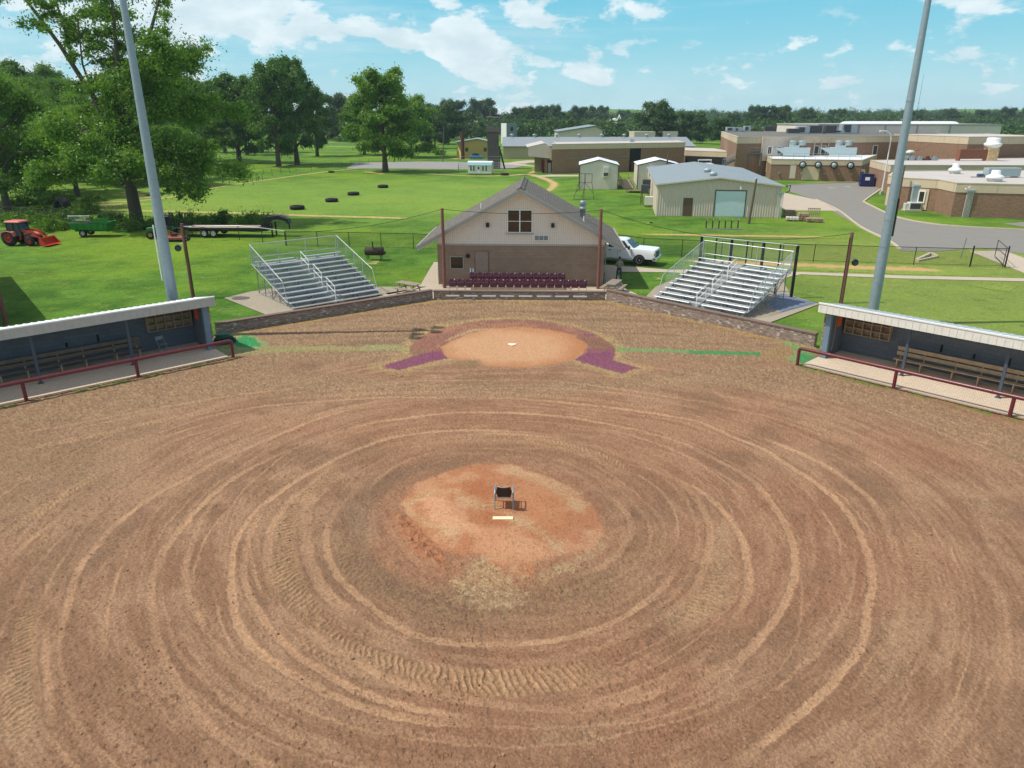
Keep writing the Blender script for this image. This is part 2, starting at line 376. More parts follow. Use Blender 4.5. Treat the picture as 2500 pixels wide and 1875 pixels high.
# ------------------------------------------------------------ numpy helpers for the dirt
rng = np.random.default_rng(7)
def vnoise(x, y, seed=0):
    """value noise, smooth, ~0..1"""
    r = np.random.default_rng(seed); T = r.random((256, 256), dtype=np.float32)
    xi = np.floor(x).astype(np.int64); yi = np.floor(y).astype(np.int64); fx = (x-xi).astype(np.float32); fy = (y-yi).astype(np.float32)
    fx = fx*fx*(3-2*fx); fy = fy*fy*(3-2*fy)
    a = T[xi & 255, yi & 255]; b = T[(xi+1) & 255, yi & 255]; c = T[xi & 255, (yi+1) & 255]; d = T[(xi+1) & 255, (yi+1) & 255]
    return (a*(1-fx)+b*fx)*(1-fy)+(c*(1-fx)+d*fx)*fy
def fbm(x, y, o=5, seed=0, g=.55):
    s = 0; a = 1; t = 0
    for i in range(o):
        ca, sa = math.cos(i*1.3), math.sin(i*1.3)
        s = s+a*vnoise((x*ca-y*sa)*2**i+i*17.3, (x*sa+y*ca)*2**i+i*9.1, seed+i); t += a; a *= g
    return s/t
def sst(x, a, b): t = np.clip((x-a)/(b-a), 0, 1); return t*t*(3-2*t)
def sdf(x, y, poly, margin=1.5):
    """signed distance to polygon (negative inside), far = +9"""
    P = np.array(poly); out = np.full(x.shape, 9., np.float32)
    m = (x > P[:, 0].min()-margin) & (x < P[:, 0].max()+margin) & (y > P[:, 1].min()-margin) & (y < P[:, 1].max()+margin)
    px, py = x[m], y[m]; d = np.full(px.shape, 1e9); ins = np.zeros(px.shape, bool)
    for i in range(len(P)):
        a = P[i]; b = P[(i+1) % len(P)]; e = b-a; w_ = np.stack([px-a[0], py-a[1]])
        t = np.clip((w_[0]*e[0]+w_[1]*e[1])/max(e@e, 1e-9), 0, 1); d = np.minimum(d, (w_[0]-t*e[0])**2+(w_[1]-t*e[1])**2)
        c = ((a[1] > py) != (b[1] > py)); ins ^= c & (px < (b[0]-a[0])*(py-a[1])/((b[1]-a[1]) if b[1] != a[1] else 1e-9)+a[0])
    d = np.sqrt(d); out[m] = np.where(ins, -d, d); return out
def gw(pts, z=0.): return [tuple(G(*p, z))[:2] for p in pts]
ZO = {'6': (0, 1000, .5275, .5275), '7': (1600, 900, .5878, .5878), 'B': (700, 1375, .4521, .4521), 'T': (600, 880, .5425, .5425),
      'L': (0, 880, .3617, .3617), 'R': (1700, 880, .3617, .3617), 'M': (900, 1080, .3165, .3165), 'H': (900, 700, .3165, .3165), 'N': (0, 0, 1, 1)}
def trace(*segs):
    out = []
    for z, pts in segs:
        ox, oy, sx, sy = ZO[z]
        out += gw([(ox+p[0]*sx, oy+p[1]*sy) for p in pts])
    return out
def spline(pts, step=.012):
    P = np.array(pts, float); P = np.vstack([2*P[0]-P[1], P, 2*P[-1]-P[-2]]); o = []
    for i in range(1, len(P)-2):
        n = max(2, int(np.linalg.norm(P[i+1]-P[i])/step)); t = np.linspace(0, 1, n, endpoint=False)[:, None]
        o.append(.5*((2*P[i])+(-P[i-1]+P[i+1])*t+(2*P[i-1]-5*P[i]+4*P[i+1]-P[i+2])*t*t+(-P[i-1]+3*P[i]-3*P[i+1]+P[i+2])*t**3))
    return np.vstack(o)
# raster of wheel ruts and tyre treads, 2.5 cm cells
RX0, RY0, RS, RNX, RNY = -36., 4., .025, 2880, 1920
r_h = np.zeros((RNX, RNY), np.float32); r_p = np.zeros((RNX, RNY), np.float32); r_t = np.zeros((RNX, RNY), np.float32)
def stamp(pts, w, kind, amt=1., seed=1, off=0., rng_=None):
    c = spline(pts, .015)
    if rng_: c = c[int(len(c)*rng_[0]):int(len(c)*rng_[1])]
    k = 61; ker = np.ones(k)/k
    cs = np.stack([np.convolve(np.pad(c[:, i], k//2, mode='edge'), ker, 'valid') for i in (0, 1)], 1)
    d = np.gradient(cs, axis=0); L = np.linalg.norm(d, axis=1)+1e-9; s = np.cumsum(L); nx, ny = -d[:, 1]/L, d[:, 0]/L
    n = np.arange(-w/2-.12, w/2+.12, .018)
    S, Nn = np.meshgrid(s, n, indexing='ij')
    wob = (vnoise(s*.7, s*0+seed*3.1, seed)-.5)*.12
    wob = wob+off*(1+.15*np.sin(s*.25+seed))
    X = cs[:, 0][:, None]+nx[:, None]*(Nn+wob[:, None]); Y = cs[:, 1][:, None]+ny[:, None]*(Nn+wob[:, None])
    q = np.abs(Nn+(vnoise(S*6, Nn*6, seed+3)-.5)*.07)/(w/2); fade = np.clip(vnoise(S*.22, S*0+seed, seed+9)*1.7-.15, .15, 1)*amt*np.clip(S/1.2, 0, 1)*np.clip((s[-1]-S)/1.2, 0, 1)
    if kind == 'rut':
        h = -.018*(1-sst(q, .55, 1.05))+.008*np.exp(-((q-1.25)/.22)**2)*(vnoise(S*5, Nn*4, seed)*1.6); p = (1-sst(q, .7, 1.1))*(.75+.5*vnoise(S*1.7, Nn*9, seed+5)); tr = 0*p
        h = h*fade; p = p*fade
    else:
        per = .135*(1+w*.3); sh = np.abs(Nn)*.75 if kind == 'chev' else Nn*.35
        ph = (S+sh+(vnoise(S*2.1, Nn*3, seed)-.5)*.16+(vnoise(S*7, Nn*8, seed+1)-.5)*.07)/per; lug = sst(np.abs((ph % 1)-.5)*2, .3, .75)*(.35+.9*vnoise(S*4, Nn*6, seed+2))
        env = (1-sst(q, .72, 1.06)); gap = 1-np.exp(-(Nn/.035)**2)*(.8 if kind == 'chev' else 0)
        h = env*gap*(lug-.4)*.04*fade; p = env*gap*lug*(1.25 if kind == 'chev' else .95)*fade; tr = env*fade
    ix = ((X-RX0)/RS).astype(int); iy = ((Y-RY0)/RS).astype(int); ok = (ix >= 0) & (ix < RNX) & (iy >= 0) & (iy < RNY)
    ix = ix[ok]; iy = iy[ok]
    r_h[ix, iy] = np.broadcast_to(h, X.shape)[ok]
    r_p[ix, iy] = np.maximum(r_p[ix, iy]*.6, np.broadcast_to(p, X.shape)[ok]); r_t[ix, iy] = np.maximum(r_t[ix, iy]*.6, np.broadcast_to(tr, X.shape)[ok])
RR = [
 ([('6',[(445,1650),(345,1450),(290,1250),(275,1080),(300,940),(345,800),(430,650),(560,520),(700,410),(880,310),(1100,200)]),('T',[(361,250),(600,205),(850,178),(1100,172),(1300,178),(1600,210),(1800,235),(2000,270)]),('7',[(340,290),(450,340),(600,430),(710,510),(800,610),(860,730),(885,830),(890,950),(870,1090),(800,1230),(680,1380),(500,1520),(300,1659)])],.24,1.1),
 ([('6',[(560,510),(500,560),(430,640)])],.15,.8),
 ([('6',[(1450,1800),(1200,1640),(1050,1530),(900,1400),(800,1250),(730,1100),(700,960),(705,820),(740,700),(800,600),(880,500),(980,400),(1100,310),(1250,230),(1450,150)]),('T',[(553,285),(700,265),(900,240),(1100,235),(1400,250),(1600,280),(1800,325),(2000,390)]),('7',[(380,450),(480,560),(540,650),(575,760),(575,880),(530,1000),(430,1120),(300,1230)]),('B',[(1800,765),(1500,830),(1200,860)])],.25,1.1),
 ([('B',[(1200,860),(900,860),(600,830),(400,790),(200,710)]),('6',[(1300,1210),(1170,1110),(1090,980),(1060,850),(1065,750),(1080,650),(1120,560),(1200,460),(1300,380),(1450,290)]),('T',[(553,380),(700,340),(900,318),(1100,318),(1300,330),(1500,365),(1700,430),(1850,500)]),('7',[(180,505),(280,590),(340,680),(380,780),(390,890),(350,1010),(270,1130),(150,1230),(0,1310)]),('B',[(1800,735),(1600,780),(1450,792)])],.24,1.2),
 ([('6',[(1250,430),(1200,500),(1150,600),(1130,690),(1140,800),(1190,930),(1280,1050),(1400,1160),(1550,1250)]),('B',[(442,715),(600,770),(900,830),(1150,855)])],.22,1.1),
 ([('T',[(560,400),(450,440)]),('6',[(1450,330),(1330,440),(1260,540),(1230,650),(1235,770),(1290,890)]),('B',[(0,290),(200,440),(400,560),(600,650),(800,710),(1000,745),(1200,775),(1450,790),(1700,775),(2000,690),(2212,560)])],.26,1.3),
 ([('B',[(140,70),(180,130),(270,220),(400,320),(600,420),(800,487),(1000,525),(1200,535),(1400,520),(1600,480),(1800,410),(2000,310),(2150,190)]),('7',[(180,885),(215,780),(220,680),(190,580),(120,490),(0,410)]),('T',[(1700,440),(1500,372),(1300,340),(1000,330)])],.25,1.2),
 ([('6',[(1706,330),(1620,400),(1560,450),(1520,560),(1520,660),(1560,770),(1640,850)]),('B',[(350,160),(500,280),(650,370),(850,430),(1100,445),(1300,440),(1500,410),(1700,340),(1900,240),(2050,120),(2120,0)]),('7',[(140,760),(130,640),(70,560),(0,500)])],.22,1.),
 ([('6',[(1560,330),(1440,430),(1410,550),(1420,680),(1480,820),(1600,940),(1706,1000)])],.4,.8),
 ([('L',[(300,820),(700,630),(1100,480),(1400,380),(1700,320),(2000,290)]),('T',[(361,185),(600,170),(850,168),(1100,165)])],.2,.9),
 ([('R',[(0,290),(200,320),(400,365),(600,420),(850,510),(1100,610),(1300,710),(1500,840),(1700,1010),(1820,1170),(1950,1380)]),('7',[(1400,900),(1450,1080),(1455,1250),(1440,1450),(1400,1650)])],.27,1.2),
 ([('R',[(350,500),(550,570),(800,680),(1000,800),(1150,920),(1250,1050),(1320,1200)]),('7',[(1010,800),(1020,950),(990,1120),(930,1280),(820,1450)])],.25,1.1),
 ([('L',[(700,830),(1000,640),(1200,540),(1500,450),(1800,370),(2100,310)])],.2,1.),
 ([('L',[(0,510),(300,465),(600,415),(900,350),(1200,300),(1500,250),(1900,200),(2200,170)]),('T',[(700,98),(1000,92),(1400,95),(1700,135),(2212,215)])],.16,.9),
 ([('6',[(0,750),(100,640),(250,520),(400,400)])],.2,1.),
 ([('7',[(440,650),(470,750),(465,850),(440,950),(360,1060),(250,1150)])],.25,.8),
 ([('7',[(600,560),(640,640),(650,760),(630,900)])],.2,.5),
 ([('R',[(0,120),(300,130),(600,170),(900,230),(1300,330),(1700,480),(2212,640)])],.2,.7),
 ([('6',[(240,960),(220,1100),(220,1300),(250,1500)])],.2,.8),
 ([('6',[(590,900),(620,1050),(640,1200),(700,1330)])],.25,.6),
 ([('M',[(200,380),(110,520),(170,720),(320,900),(480,1060)])],.22,.9),
 ([('M',[(500,110),(800,90),(1100,100),(1400,170),(1650,290),(1900,470),(2030,640),(1980,800),(1800,960),(1500,1090)])],.22,.9),
]
rq = random.Random(4)
for i in (0, 2, 3, 5, 6, 7, 10, 11, 12, 20, 21, 9, 17, 13):
    for k in range(9 if i not in (9, 13, 17) else 5):
        a0_ = rq.uniform(0, .6); stamp(trace(*RR[i][0]), rq.choice((.05, .07, .1, .14)), 'rut', rq.uniform(.4, .85), 200+i*11+k, rq.choice((-1, 1))*rq.uniform(.25, 1.5), (a0_, min(1, a0_+rq.uniform(.25, .8))))
for k in range(110):      # faint arcs left by the drag all round the mound
    r0_ = rq.uniform(4.6, 17.5); a0_ = rq.uniform(0, 6.28); sp_ = rq.uniform(.5, 2.2); dr_ = rq.uniform(-.5, .5); cx_, cy_ = .3+rq.uniform(-.4, .4), 20.2+rq.uniform(-.5, .5)
    stamp([(cx_+(r0_+dr_*j/7)*math.cos(a0_+sp_*j/7), cy_+(r0_+dr_*j/7)*math.sin(a0_+sp_*j/7)*.96) for j in range(8)], rq.choice((.05, .08, .12, .2)), 'rut', rq.uniform(.3, .85), 500+k)
# treads first, smooth ruts over them
stamp(trace(('L', [(0,640),(300,575),(600,520),(900,450),(1200,385),(1500,330),(1800,275),(2200,240)]), ('T', [(600,150),(900,145),(1200,152),(1500,175),(1800,210),(2000,235)])), .42, 'chev', 1.1, 2)
stamp(trace(('6', [(0,610),(60,560),(150,500),(300,400),(450,310),(650,215)])), .45, 'chev', 1.1, 3)
stamp(trace(('6', [(320,650),(450,520),(600,390),(720,310),(900,210),(1050,150),(1250,80),(1500,20)]), ('T', [(550,195),(700,180)])), .42, 'chev', 1.1, 4)
stamp(trace(('T', [(550,360),(700,325),(900,295),(1100,285),(1300,300),(1500,335),(1650,385),(1850,480),(1960,553)])), .55, 'chev', 1.2, 5)
stamp(trace(('T', [(300,553),(400,480),(600,410),(800,370),(1000,350),(1200,352),(1400,385),(1600,440),(1750,530)])), .8, 'chev', 1., 6)
stamp(trace(('6', [(1600,265),(1450,375),(1360,480),(1310,600),(1310,720),(1370,850),(1480,960),(1650,1060)]), ('B', [(130,350),(300,480),(500,560),(700,620),(1000,650),(1300,640),(1600,600),(1800,540)])), .95, 'lug', 1.2, 7)
stamp(trace(('6', [(1090,830),(1110,900),(1150,980),(1260,1080),(1400,1180),(1550,1270)]), ('B', [(150,650),(300,720),(500,790)])), .42, 'lug', 1.2, 8)
stamp(trace(('6', [(190,850),(150,980),(110,1150),(90,1280),(110,1450),(140,1600)])), .6, 'lug', 1.1, 9)
stamp(trace(('6', [(1130,1380),(1280,1450),(1400,1530),(1500,1600)]), ('B', [(180,950),(260,1040)])), .5, 'lug', 1., 10)
stamp(trace(('6', [(1640,440),(1590,520),(1570,610),(1620,740),(1706,860)]), ('B', [(300,10),(400,80),(500,150),(650,240),(850,330),(1050,370),(1300,380),(1500,340),(1700,260)])), .8, 'lug', 1.2, 11)
stamp(trace(('7', [(930,470),(970,520),(1050,640),(1100,770),(1115,900),(1105,1050),(1080,1200)])), .5, 'lug', 1.2, 12)
stamp(trace(('7', [(50,1100),(200,970),(270,850),(290,730),(260,640),(200,560)])), .8, 'lug', 1.1, 13)
stamp(trace(('R', [(0,150),(250,160),(500,220),(800,280),(1100,370)])), .6, 'chev', 1., 14)
stamp(trace(('R', [(0,190),(250,205),(500,255),(800,320)])), .4, 'chev', 1., 24)
stamp(trace(('R', [(1300,450),(1600,580),(1900,620),(2200,680)])), .6, 'chev', .9, 15)
stamp(trace(('R', [(1800,610),(2000,690),(2212,740)])), .6, 'chev', .8, 25)
stamp(trace(('R', [(500,370),(750,440),(1000,540),(1200,640),(1400,750)])), .5, 'chev', 1., 16)
stamp(trace(('7', [(560,900),(540,960),(500,1010)])), .5, 'lug', 1., 17)
stamp(trace(('T', [(1800,120),(1900,95),(2050,85),(2212,90)])), .7, 'chev', .9, 18)
for i, (tr, w_, a) in enumerate(RR): stamp(trace(*tr), w_, 'rut', a, 40+i)
def rs(F, X, Y):
    fx = np.clip((X-RX0)/RS, 0, RNX-2); fy = np.clip((Y-RY0)/RS, 0, RNY-2); ix = fx.astype(int); iy = fy.astype(int); fx = fx-ix; fy = fy-iy
    return (F[ix, iy]*(1-fx)+F[ix+1, iy]*fx)*(1-fy)+(F[ix, iy+1]*(1-fx)+F[ix+1, iy+1]*fx)*fy

# grid fanned out from below the camera: fine where it is near
rr = [7.6]
while rr[-1] < 53.5: rr.append(rr[-1]+max(.02, rr[-1]**2*.8/8360))
rr = np.array(rr); th = np.radians(np.arange(-47, 47.01, .062))
Rg, Tg = np.meshgrid(rr, th, indexing='ij'); NR, NT_ = Rg.shape
X = (Rg*np.sin(Tg)).ravel().astype(np.float32); Y = (Rg*np.cos(Tg)).ravel().astype(np.float32)
XD_R, YD_R, O_R = np.array((.69, -.724)), np.array((.724, .69)), np.array((15.78, 35.08))
XD_L, YD_L, O_L = np.array((-.742, -.67)), np.array((-.67, .742)), np.array((-15.83, 36.46))
INF = [(-5.30, 47.9), (6.28, 47.58), (16.3, 37.0), tuple(O_R+.3*YD_R), tuple(O_R+30*XD_R+.3*YD_R), (45, -5), (-45, -5), tuple(O_L+30*XD_L+.3*YD_L), tuple(O_L+.3*YD_L), (-16.9, 39.3)]
keep = (sdf(X, Y, INF) < 0.05)
mcx, mcy = -.25, 19.45
dm = np.hypot(X-mcx, (Y-mcy)); am = np.arctan2(Y-mcy, X-mcx)
# streaks left by the drag, curling round the mound
dc = np.hypot(X-.3, (Y-20.3)*1.06); ac = np.arctan2(Y-20.3, X-.3); dc2 = dc+(fbm(X*.12, Y*.12, 2, 5)-.5)*2.2
stk = .5*vnoise(dc2*3.1+70, ac*5+9, 11)+.3*vnoise(dc2*9+70, ac*11+9, 12)+.2*vnoise(dc2*24+70, ac*20+9, 13)
big = fbm(X*.16+4, Y*.16, 4, 21); med = fbm(X*.9, Y*.9, 4, 22); fin = fbm(X*5, Y*5, 4, 23, .7); vf = fbm(X*17, Y*17, 2, 24)
H = (fin-.5)*.05+(vf-.5)*.03+(med-.5)*.03+(stk-.5)*.014
gr2 = vnoise(X*41+3, Y*41, 202)
C = lambda *c: np.array(srgb(*c), np.float32)
def mixc(a, b, f): f = np.clip(f, 0, 1)[:, None]; return a*(1-f)+b*f
base = mixc(np.tile(C(156, 121, 94), (len(X), 1)), C(178, 142, 112), sst(.45*stk+.3*med+.25*big, .40, .60))
base = mixc(base, C(168, 116, 88), sst(fbm(X*.11+9, Y*.11, 3, 31), .52, .66)*.28)
base = mixc(base, C(142, 112, 88), sst(fbm(X*.5, Y*.5+3, 4, 33), .54, .68)*.6)
# rougher straw-grey soil: outfield side far left, along walls and behind home
rough = sst(sdf(X, Y, [tuple(G(*p))[:2] for p in ((0,900),(640,870),(700,905),(900,935),(1250,940),(1560,930),(1700,890),(2000,900),(2500,1060),(2500,1130),(2000,960),(1700,935),(1300,965),(900,965),(640,960),(0,1060))], 4.), 1.2, -.6)
rough = np.maximum(rough, sst(Y, 33.6, 35.2)); rough = np.maximum(rough, sst(X, -10.2-.0*X, -16)*sst(Y, 12, 22)*.6)
sp = sst(fbm(X*11, Y*11, 3, 41, .8), .5, .62); sp2 = sst(fbm(X*7+5, Y*7, 3, 43, .8), .56, .64)
base = mixc(base, C(162, 132, 106), rough*.75)
base = mixc(base, C(190, 168, 122), rough*sp*.5); base = mixc(base, C(122, 102, 78), rough*sp2*.4)
stripe = vnoise(X*.35+3, Y*2.4+(np.abs(X)*.22)**1.5, 51)
base = mixc(base, C(124, 104, 84), sst(stripe, .5, .85)*sst(Y, 36, 38)*.4); base = mixc(base, C(176, 150, 112), sst(stripe, .45, .1)*sst(Y, 36, 38)*.35)
H += rough*(vf-.5)*.03
# ruts and treads
P_ = rs(r_p, X, Y); T_ = rs(r_t, X, Y); Hr = rs(r_h, X, Y)
br_ = .75+.5*vnoise(X*1.3, Y*1.3, 61)
base = mixc(base, C(202, 162, 126), P_*.8*br_); base = mixc(base, C(176, 150, 108), T_*(1-P_)*.3*br_)
H = H*(1-.55*np.clip(P_, 0, 1))+Hr
# dead-grass straw drifts caught in the dirt
straw_spots = [('6', [(60,1200),(140,1200),(150,1400),(120,1650),(40,1500)]), ('6', [(560,1290),(640,1280),(640,1400),(560,1400)]), ('7', [(1280,480),(1340,500),(1450,600),(1430,625),(1330,570)]), ('B', [(1400,900),(1800,870),(1700,1000),(1350,980)]), ('7', [(950,1080),(1040,980),(1040,1180),(970,1320),(930,1300)]), ('7', [(240,640),(320,650),(350,840),(280,980),(100,1090),(60,1050),(220,900)]), ('6', [(1640,430),(1706,440),(1706,640),(1650,600)])]
for z_, p_ in straw_spots:
    d_ = sdf(X, Y, trace((z_, p_)), 2.); base = mixc(base, C(188, 162, 126), sst(d_+(fin-.5)*1.1+(med-.5)*.8, .35, -.4)*(.2+.4*sp))
d_ = sdf(X, Y, trace(('6', [(1630,450),(1706,440),(1760,500),(1750,640),(1680,640),(1640,560)])), 1.); base = mixc(base, C(178, 150, 122), sst(d_, .25, -.3)*.7)
d_ = sdf(X, Y, trace(('L', [(0,700),(300,640),(700,600),(700,680),(300,760),(0,830)])), 2.); base = mixc(base, C(160, 132, 100), sst(d_, .6, -.6)*.6)
# ring of churned darker soil about the mound, then the mound itself
rg = np.exp(-((dm-4.5-(med-.5)*.9)/.75)**2); base = mixc(base, C(124, 99, 82), rg*(.28+.2*np.sin(am*1.-2.2)))
base = mixc(base, C(168, 142, 102), sst(sp, .3, .9)*np.exp(-((dm-4.3)/.9)**2)*(.25+.35*(Y < 18.5)))
dmp = dm+(fbm(X*.8, Y*.8, 3, 71)-.5)*.9
red = sst(dmp+.5*np.cos(am), 4.0, 3.3); base = mixc(base, mixc(np.tile(C(168, 122, 92), (len(X), 1)), C(186, 138, 106), sst(fin, .4, .6)), red*.62)
cl_ = sdf(X, Y, trace(('M', [(250,480),(350,330),(600,230),(800,180),(1100,175),(1350,270),(1620,400),(1750,550),(1830,740),(1700,850),(1480,900),(1300,960),(1250,1050),(1000,1000),(870,910),(700,900),(600,880),(400,780),(300,600)])), 1.)
cm = sst(cl_+(fin-.5)*.35, .08, -.12)
clay = mixc(np.tile(C(206, 154, 116), (len(X), 1)), C(194, 134, 96), sst(fbm(X*1.1, Y*1.1, 4, 75), .42, .6))
base = mixc(base, clay, cm)
def patch(z_, p_, colr, f=1., soft=.12, rag=.32, tex=None):
    global base
    d_ = sdf(X, Y, trace((z_, p_)), 1.2); k = sst(d_+(fin-.5)*rag*1.6+(med-.5)*rag+(gr2-.5)*rag*.6, soft, -soft)*f*(.82+.18*sst(vf, .3, .6))
    if tex is not None: k = k*tex
    base = mixc(base, C(*colr), k); return k
patch('M', [(380,460),(480,430),(600,470),(640,600),(800,700),(870,740),(620,740),(450,620)], (224, 172, 132), .9)
patch('M', [(800,720),(1100,730),(1350,850),(1400,900),(1100,930),(850,880)], (218, 164, 124), .8, .25)
patch('M', [(680,370),(800,320),(960,330),(980,480),(900,540),(760,470)], (184, 118, 78), .75, .2)
patch('M', [(1000,500),(1180,480),(1250,560),(1120,600),(1000,560)], (186, 112, 74), .7, .15)
patch('M', [(1130,320),(1400,370),(1520,480),(1500,700),(1250,700),(1150,560)], (200, 140, 98), .7, .2)
patch('M', [(870,600),(1050,610),(1040,690),(900,680)], (182, 108, 72), .6, .15)
patch('M', [(900,940),(1300,960),(1250,1060),(1150,1080)], (186, 122, 84), .8, .1)
st = .35+.65*sp
for p_ in ([(250,480),(420,400),(560,375),(480,440),(350,520),(560,680),(700,760),(500,730),(320,600)], [(560,375),(700,420),(850,515),(1000,545),(850,595),(720,530)], [(1050,610),(1180,635),(1350,750),(1500,800),(1530,880),(1450,885),(1250,750)],
           [(1000,230),(1100,185),(1300,255),(1650,410),(1665,580),(1590,590),(1540,460),(1300,330)], [(1640,680),(1840,740),(1740,770)], [(620,1080),(870,905),(950,940),(1100,1060),(1210,1190),(1120,1290),(900,1310),(720,1230)],
           [(1040,940),(1200,980),(1230,1080),(1080,1060)], [(1300,1040),(1600,900),(1800,760),(1850,820),(1600,1000),(1350,1090)]):
    patch('M', p_, (206, 184, 140), .7, .12, .4, st)
ob = sdf(X, Y, trace(('M', [(190,540),(300,590),(450,760),(620,920),(590,1000),(400,900),(250,740)])), 1.)
obm = sst(ob+(fin-.5)*.4, .1, -.1); base = mixc(base, mixc(np.tile(C(190, 132, 96), (len(X), 1)), C(158, 106, 76), sp), obm*.8); H += obm*(.03+(fin-.4)*.16)
obr = sst(np.abs(dm-3.75)+(med-.5)*.5, .3, .05)*sst(np.sin(am+2.6), -.1, .5); H += obr*.03*fin
mh = .26*(1-sst(dm, 1.1, 3.7)); H = H*(1-.6*cm*(1-obm))+mh
H += .035*np.exp(-((dm-3.9)/.18)**2)*(.4+vnoise(am*7+40, dm*2, 77))
# home plate circle
hx, hy = 0., 37.3; X2 = X+(fbm(X*.5, Y*.5, 3, 81)-.5)*.6; dh = np.hypot((X2-hx-.0), (Y-hy)*1.0)
eh = sdf(X, Y, trace(('H', [(545,480),(600,430),(760,365),(960,325),(1150,312),(1400,330),(1560,370),(1680,440),(1670,500),(1600,560),(1450,600),(1250,625),(1000,622),(850,610),(820,570),(720,575),(610,545)])), 2.)
ring = sdf(X, Y, trace(('H', [(320,470),(380,400),(560,320),(800,272),(1060,252),(1300,262),(1560,305),(1750,370),(1880,450),(1905,490),(1895,550),(1880,570),(2085,632),(1950,672),(1600,562),(1680,500),(1250,600),(850,560),(605,555),(230,648),(100,618),(330,548)])), 2.)
rim = sst(ring+(fin-.5)*.7+(med-.5)*.7, .85, .1)*sst(ring, -.1, .12); base = mixc(base, C(196, 172, 118), rim*(.45+.4*sp))
ri = sst(ring, .06, -.06)
pur = mixc(np.tile(C(174, 130, 104), (len(X), 1)), C(158, 114, 98), sst(med+(fin-.5)*.3, .4, .6)); base = mixc(base, pur, ri)
for p_, f_ in (([(100,618),(330,548),(420,520),(560,490),(605,555),(230,648)], .97), ([(1560,562),(1700,520),(1890,500),(1895,550),(1880,570),(2085,632),(1950,672)], .97), ([(1640,360),(1740,370),(1730,390),(1660,385)], .7), ([(1680,480),(1900,480),(1890,550),(1650,540)], .75), ([(420,540),(560,500),(600,550),(500,575)], .5)):
    patch('H', p_, (140, 84, 112), f_, .07, .22)
patch('H', [(1640,400),(1780,400),(1900,470),(1860,500),(1700,470)], (130, 102, 82), .6, .3)
patch('H', [(320,480),(440,490),(430,520),(330,525)], (142, 124, 84), .6, .2)
ei = sst(eh+(med-.5)*.4, .1, -.1); hc = mixc(np.tile(C(214, 168, 128), (len(X), 1)), C(190, 130, 88), sst(dh+(big-.5)*3+(med-.5)*1.5, 1.8, 4.4))
base = mixc(base, hc, ei)
patch('H', [(540,450),(620,420),(800,350),(960,325),(800,330),(620,400)], (206, 180, 138), .7, .08, .15)
patch('H', [(640,590),(850,560),(880,600),(830,630),(700,640)], (146, 122, 92), .6, .2)
H = H*(1-.75*ei)-.02*ei
# painted / carpeted green runs
patch('H', [(-40,455),(200,452),(310,468),(200,475),(-40,488)], (160, 178, 118), .75, .05, .1)
patch('N', [(1503,849),(1680,855),(1680,864),(1503,858)], (118, 172, 108), .75, .04, .16)
patch('N', [(1676,856),(1857,861),(1857,870),(1676,865)], (48, 156, 92), .88, .03, .14)
patch('N', [(632,845),(900,848),(1000,849),(1000,858),(740,858),(560,868)], (166, 164, 108), .8, .1, .12)
patch('N', [(525,818),(600,812),(660,840),(610,862),(525,872)], (150, 172, 112), .9, .15, .1)
patch('N', [(560,838),(598,820),(624,828),(642,848),(590,850),(575,846)], (30, 160, 96), .95, .08, .1)
patch('N', [(1857,862),(1925,835),(1990,850),(1985,880),(1950,895),(1870,878)], (166, 138, 98), .8, .1, .1)
patch('N', [(1905,838),(1925,832),(1980,850),(1990,876),(1950,893),(1925,875),(1950,862),(1925,850)], (110, 176, 110), .75, .12, .3)
patch('N', [(1950,862),(1990,872),(1968,892),(1950,885)], (52, 166, 98), .8, .1, .1)
# weeds along the dugout kerbs and walls
def along(O, XD, YD): r0 = X-O[0]; r1 = Y-O[1]; return r0*XD[0]+r1*XD[1], r0*YD[0]+r1*YD[1]
for O, XD, YD in ((O_R, XD_R, YD_R), (O_L, XD_L, YD_L)):
    u_, v_ = along(O, XD, YD); k = sst(np.abs(v_+2.12)+(med-.5)*.35, .22, .02)*sst(u_, -.6, .2)*sst(fbm(X*2, Y*2, 3, 91), .40, .55)
    base = mixc(base, C(104, 136, 52), k*.8); H += k*fin*.06
dw = np.minimum(np.minimum(np.abs(sdf(X, Y, [(-5.3,47.9),(6.28,47.58),(6.28,47.6),(-5.3,47.95)], 4)), np.abs(sdf(X, Y, [(6.28,47.58),(16.3,37.),(16.35,37.),(6.3,47.6)], 4))), np.abs(sdf(X, Y, [(-5.3,47.9),(-16.9,39.3),(-16.9,39.35),(-5.3,47.95)], 4)))
base = mixc(base, C(188, 160, 96), sst(dw+(med-.5)*1.2+(fin-.5)*.6, .9, .1)*.6)
# scattered clods darken and pock the surface
cd = sst(fbm(X*9.5+2, Y*9.5, 3, 95, .7), .70, .78)*sst(fbm(X*.35, Y*.35, 3, 96), .42, .6)*(1-ei)*(1-cm)
base = mixc(base, C(120, 96, 74), cd*.5); H += cd*.03
gr1 = vnoise(X*26, Y*26, 201); gr2 = vnoise(X*41+3, Y*41, 202); drk = sst(vf, .58, .74)*(1-.6*ei); base = mixc(base, C(112, 88, 68), drk*.45); base = base*(1+((gr1-.5)*.30+(gr2-.5)*.30)*(1-.5*ei)*(1-.5*cm))[:, None]
base *= (.86+.28*vf)[:, None]*np.array([.865,.84,.82],np.float32)
Z = .03+np.clip(H, -.045, .5)
me = bpy.data.meshes.new('infield_dirt')
idx = np.arange(NR*NT_).reshape(NR, NT_); q = np.stack([idx[:-1, :-1], idx[:-1, 1:], idx[1:, 1:], idx[1:, :-1]], -1).reshape(-1, 4)
q = q[keep[q].all(1)][:, ::-1]
used = np.unique(q); remap = np.zeros(NR*NT_, np.int64); remap[used] = np.arange(len(used)); q = remap[q]
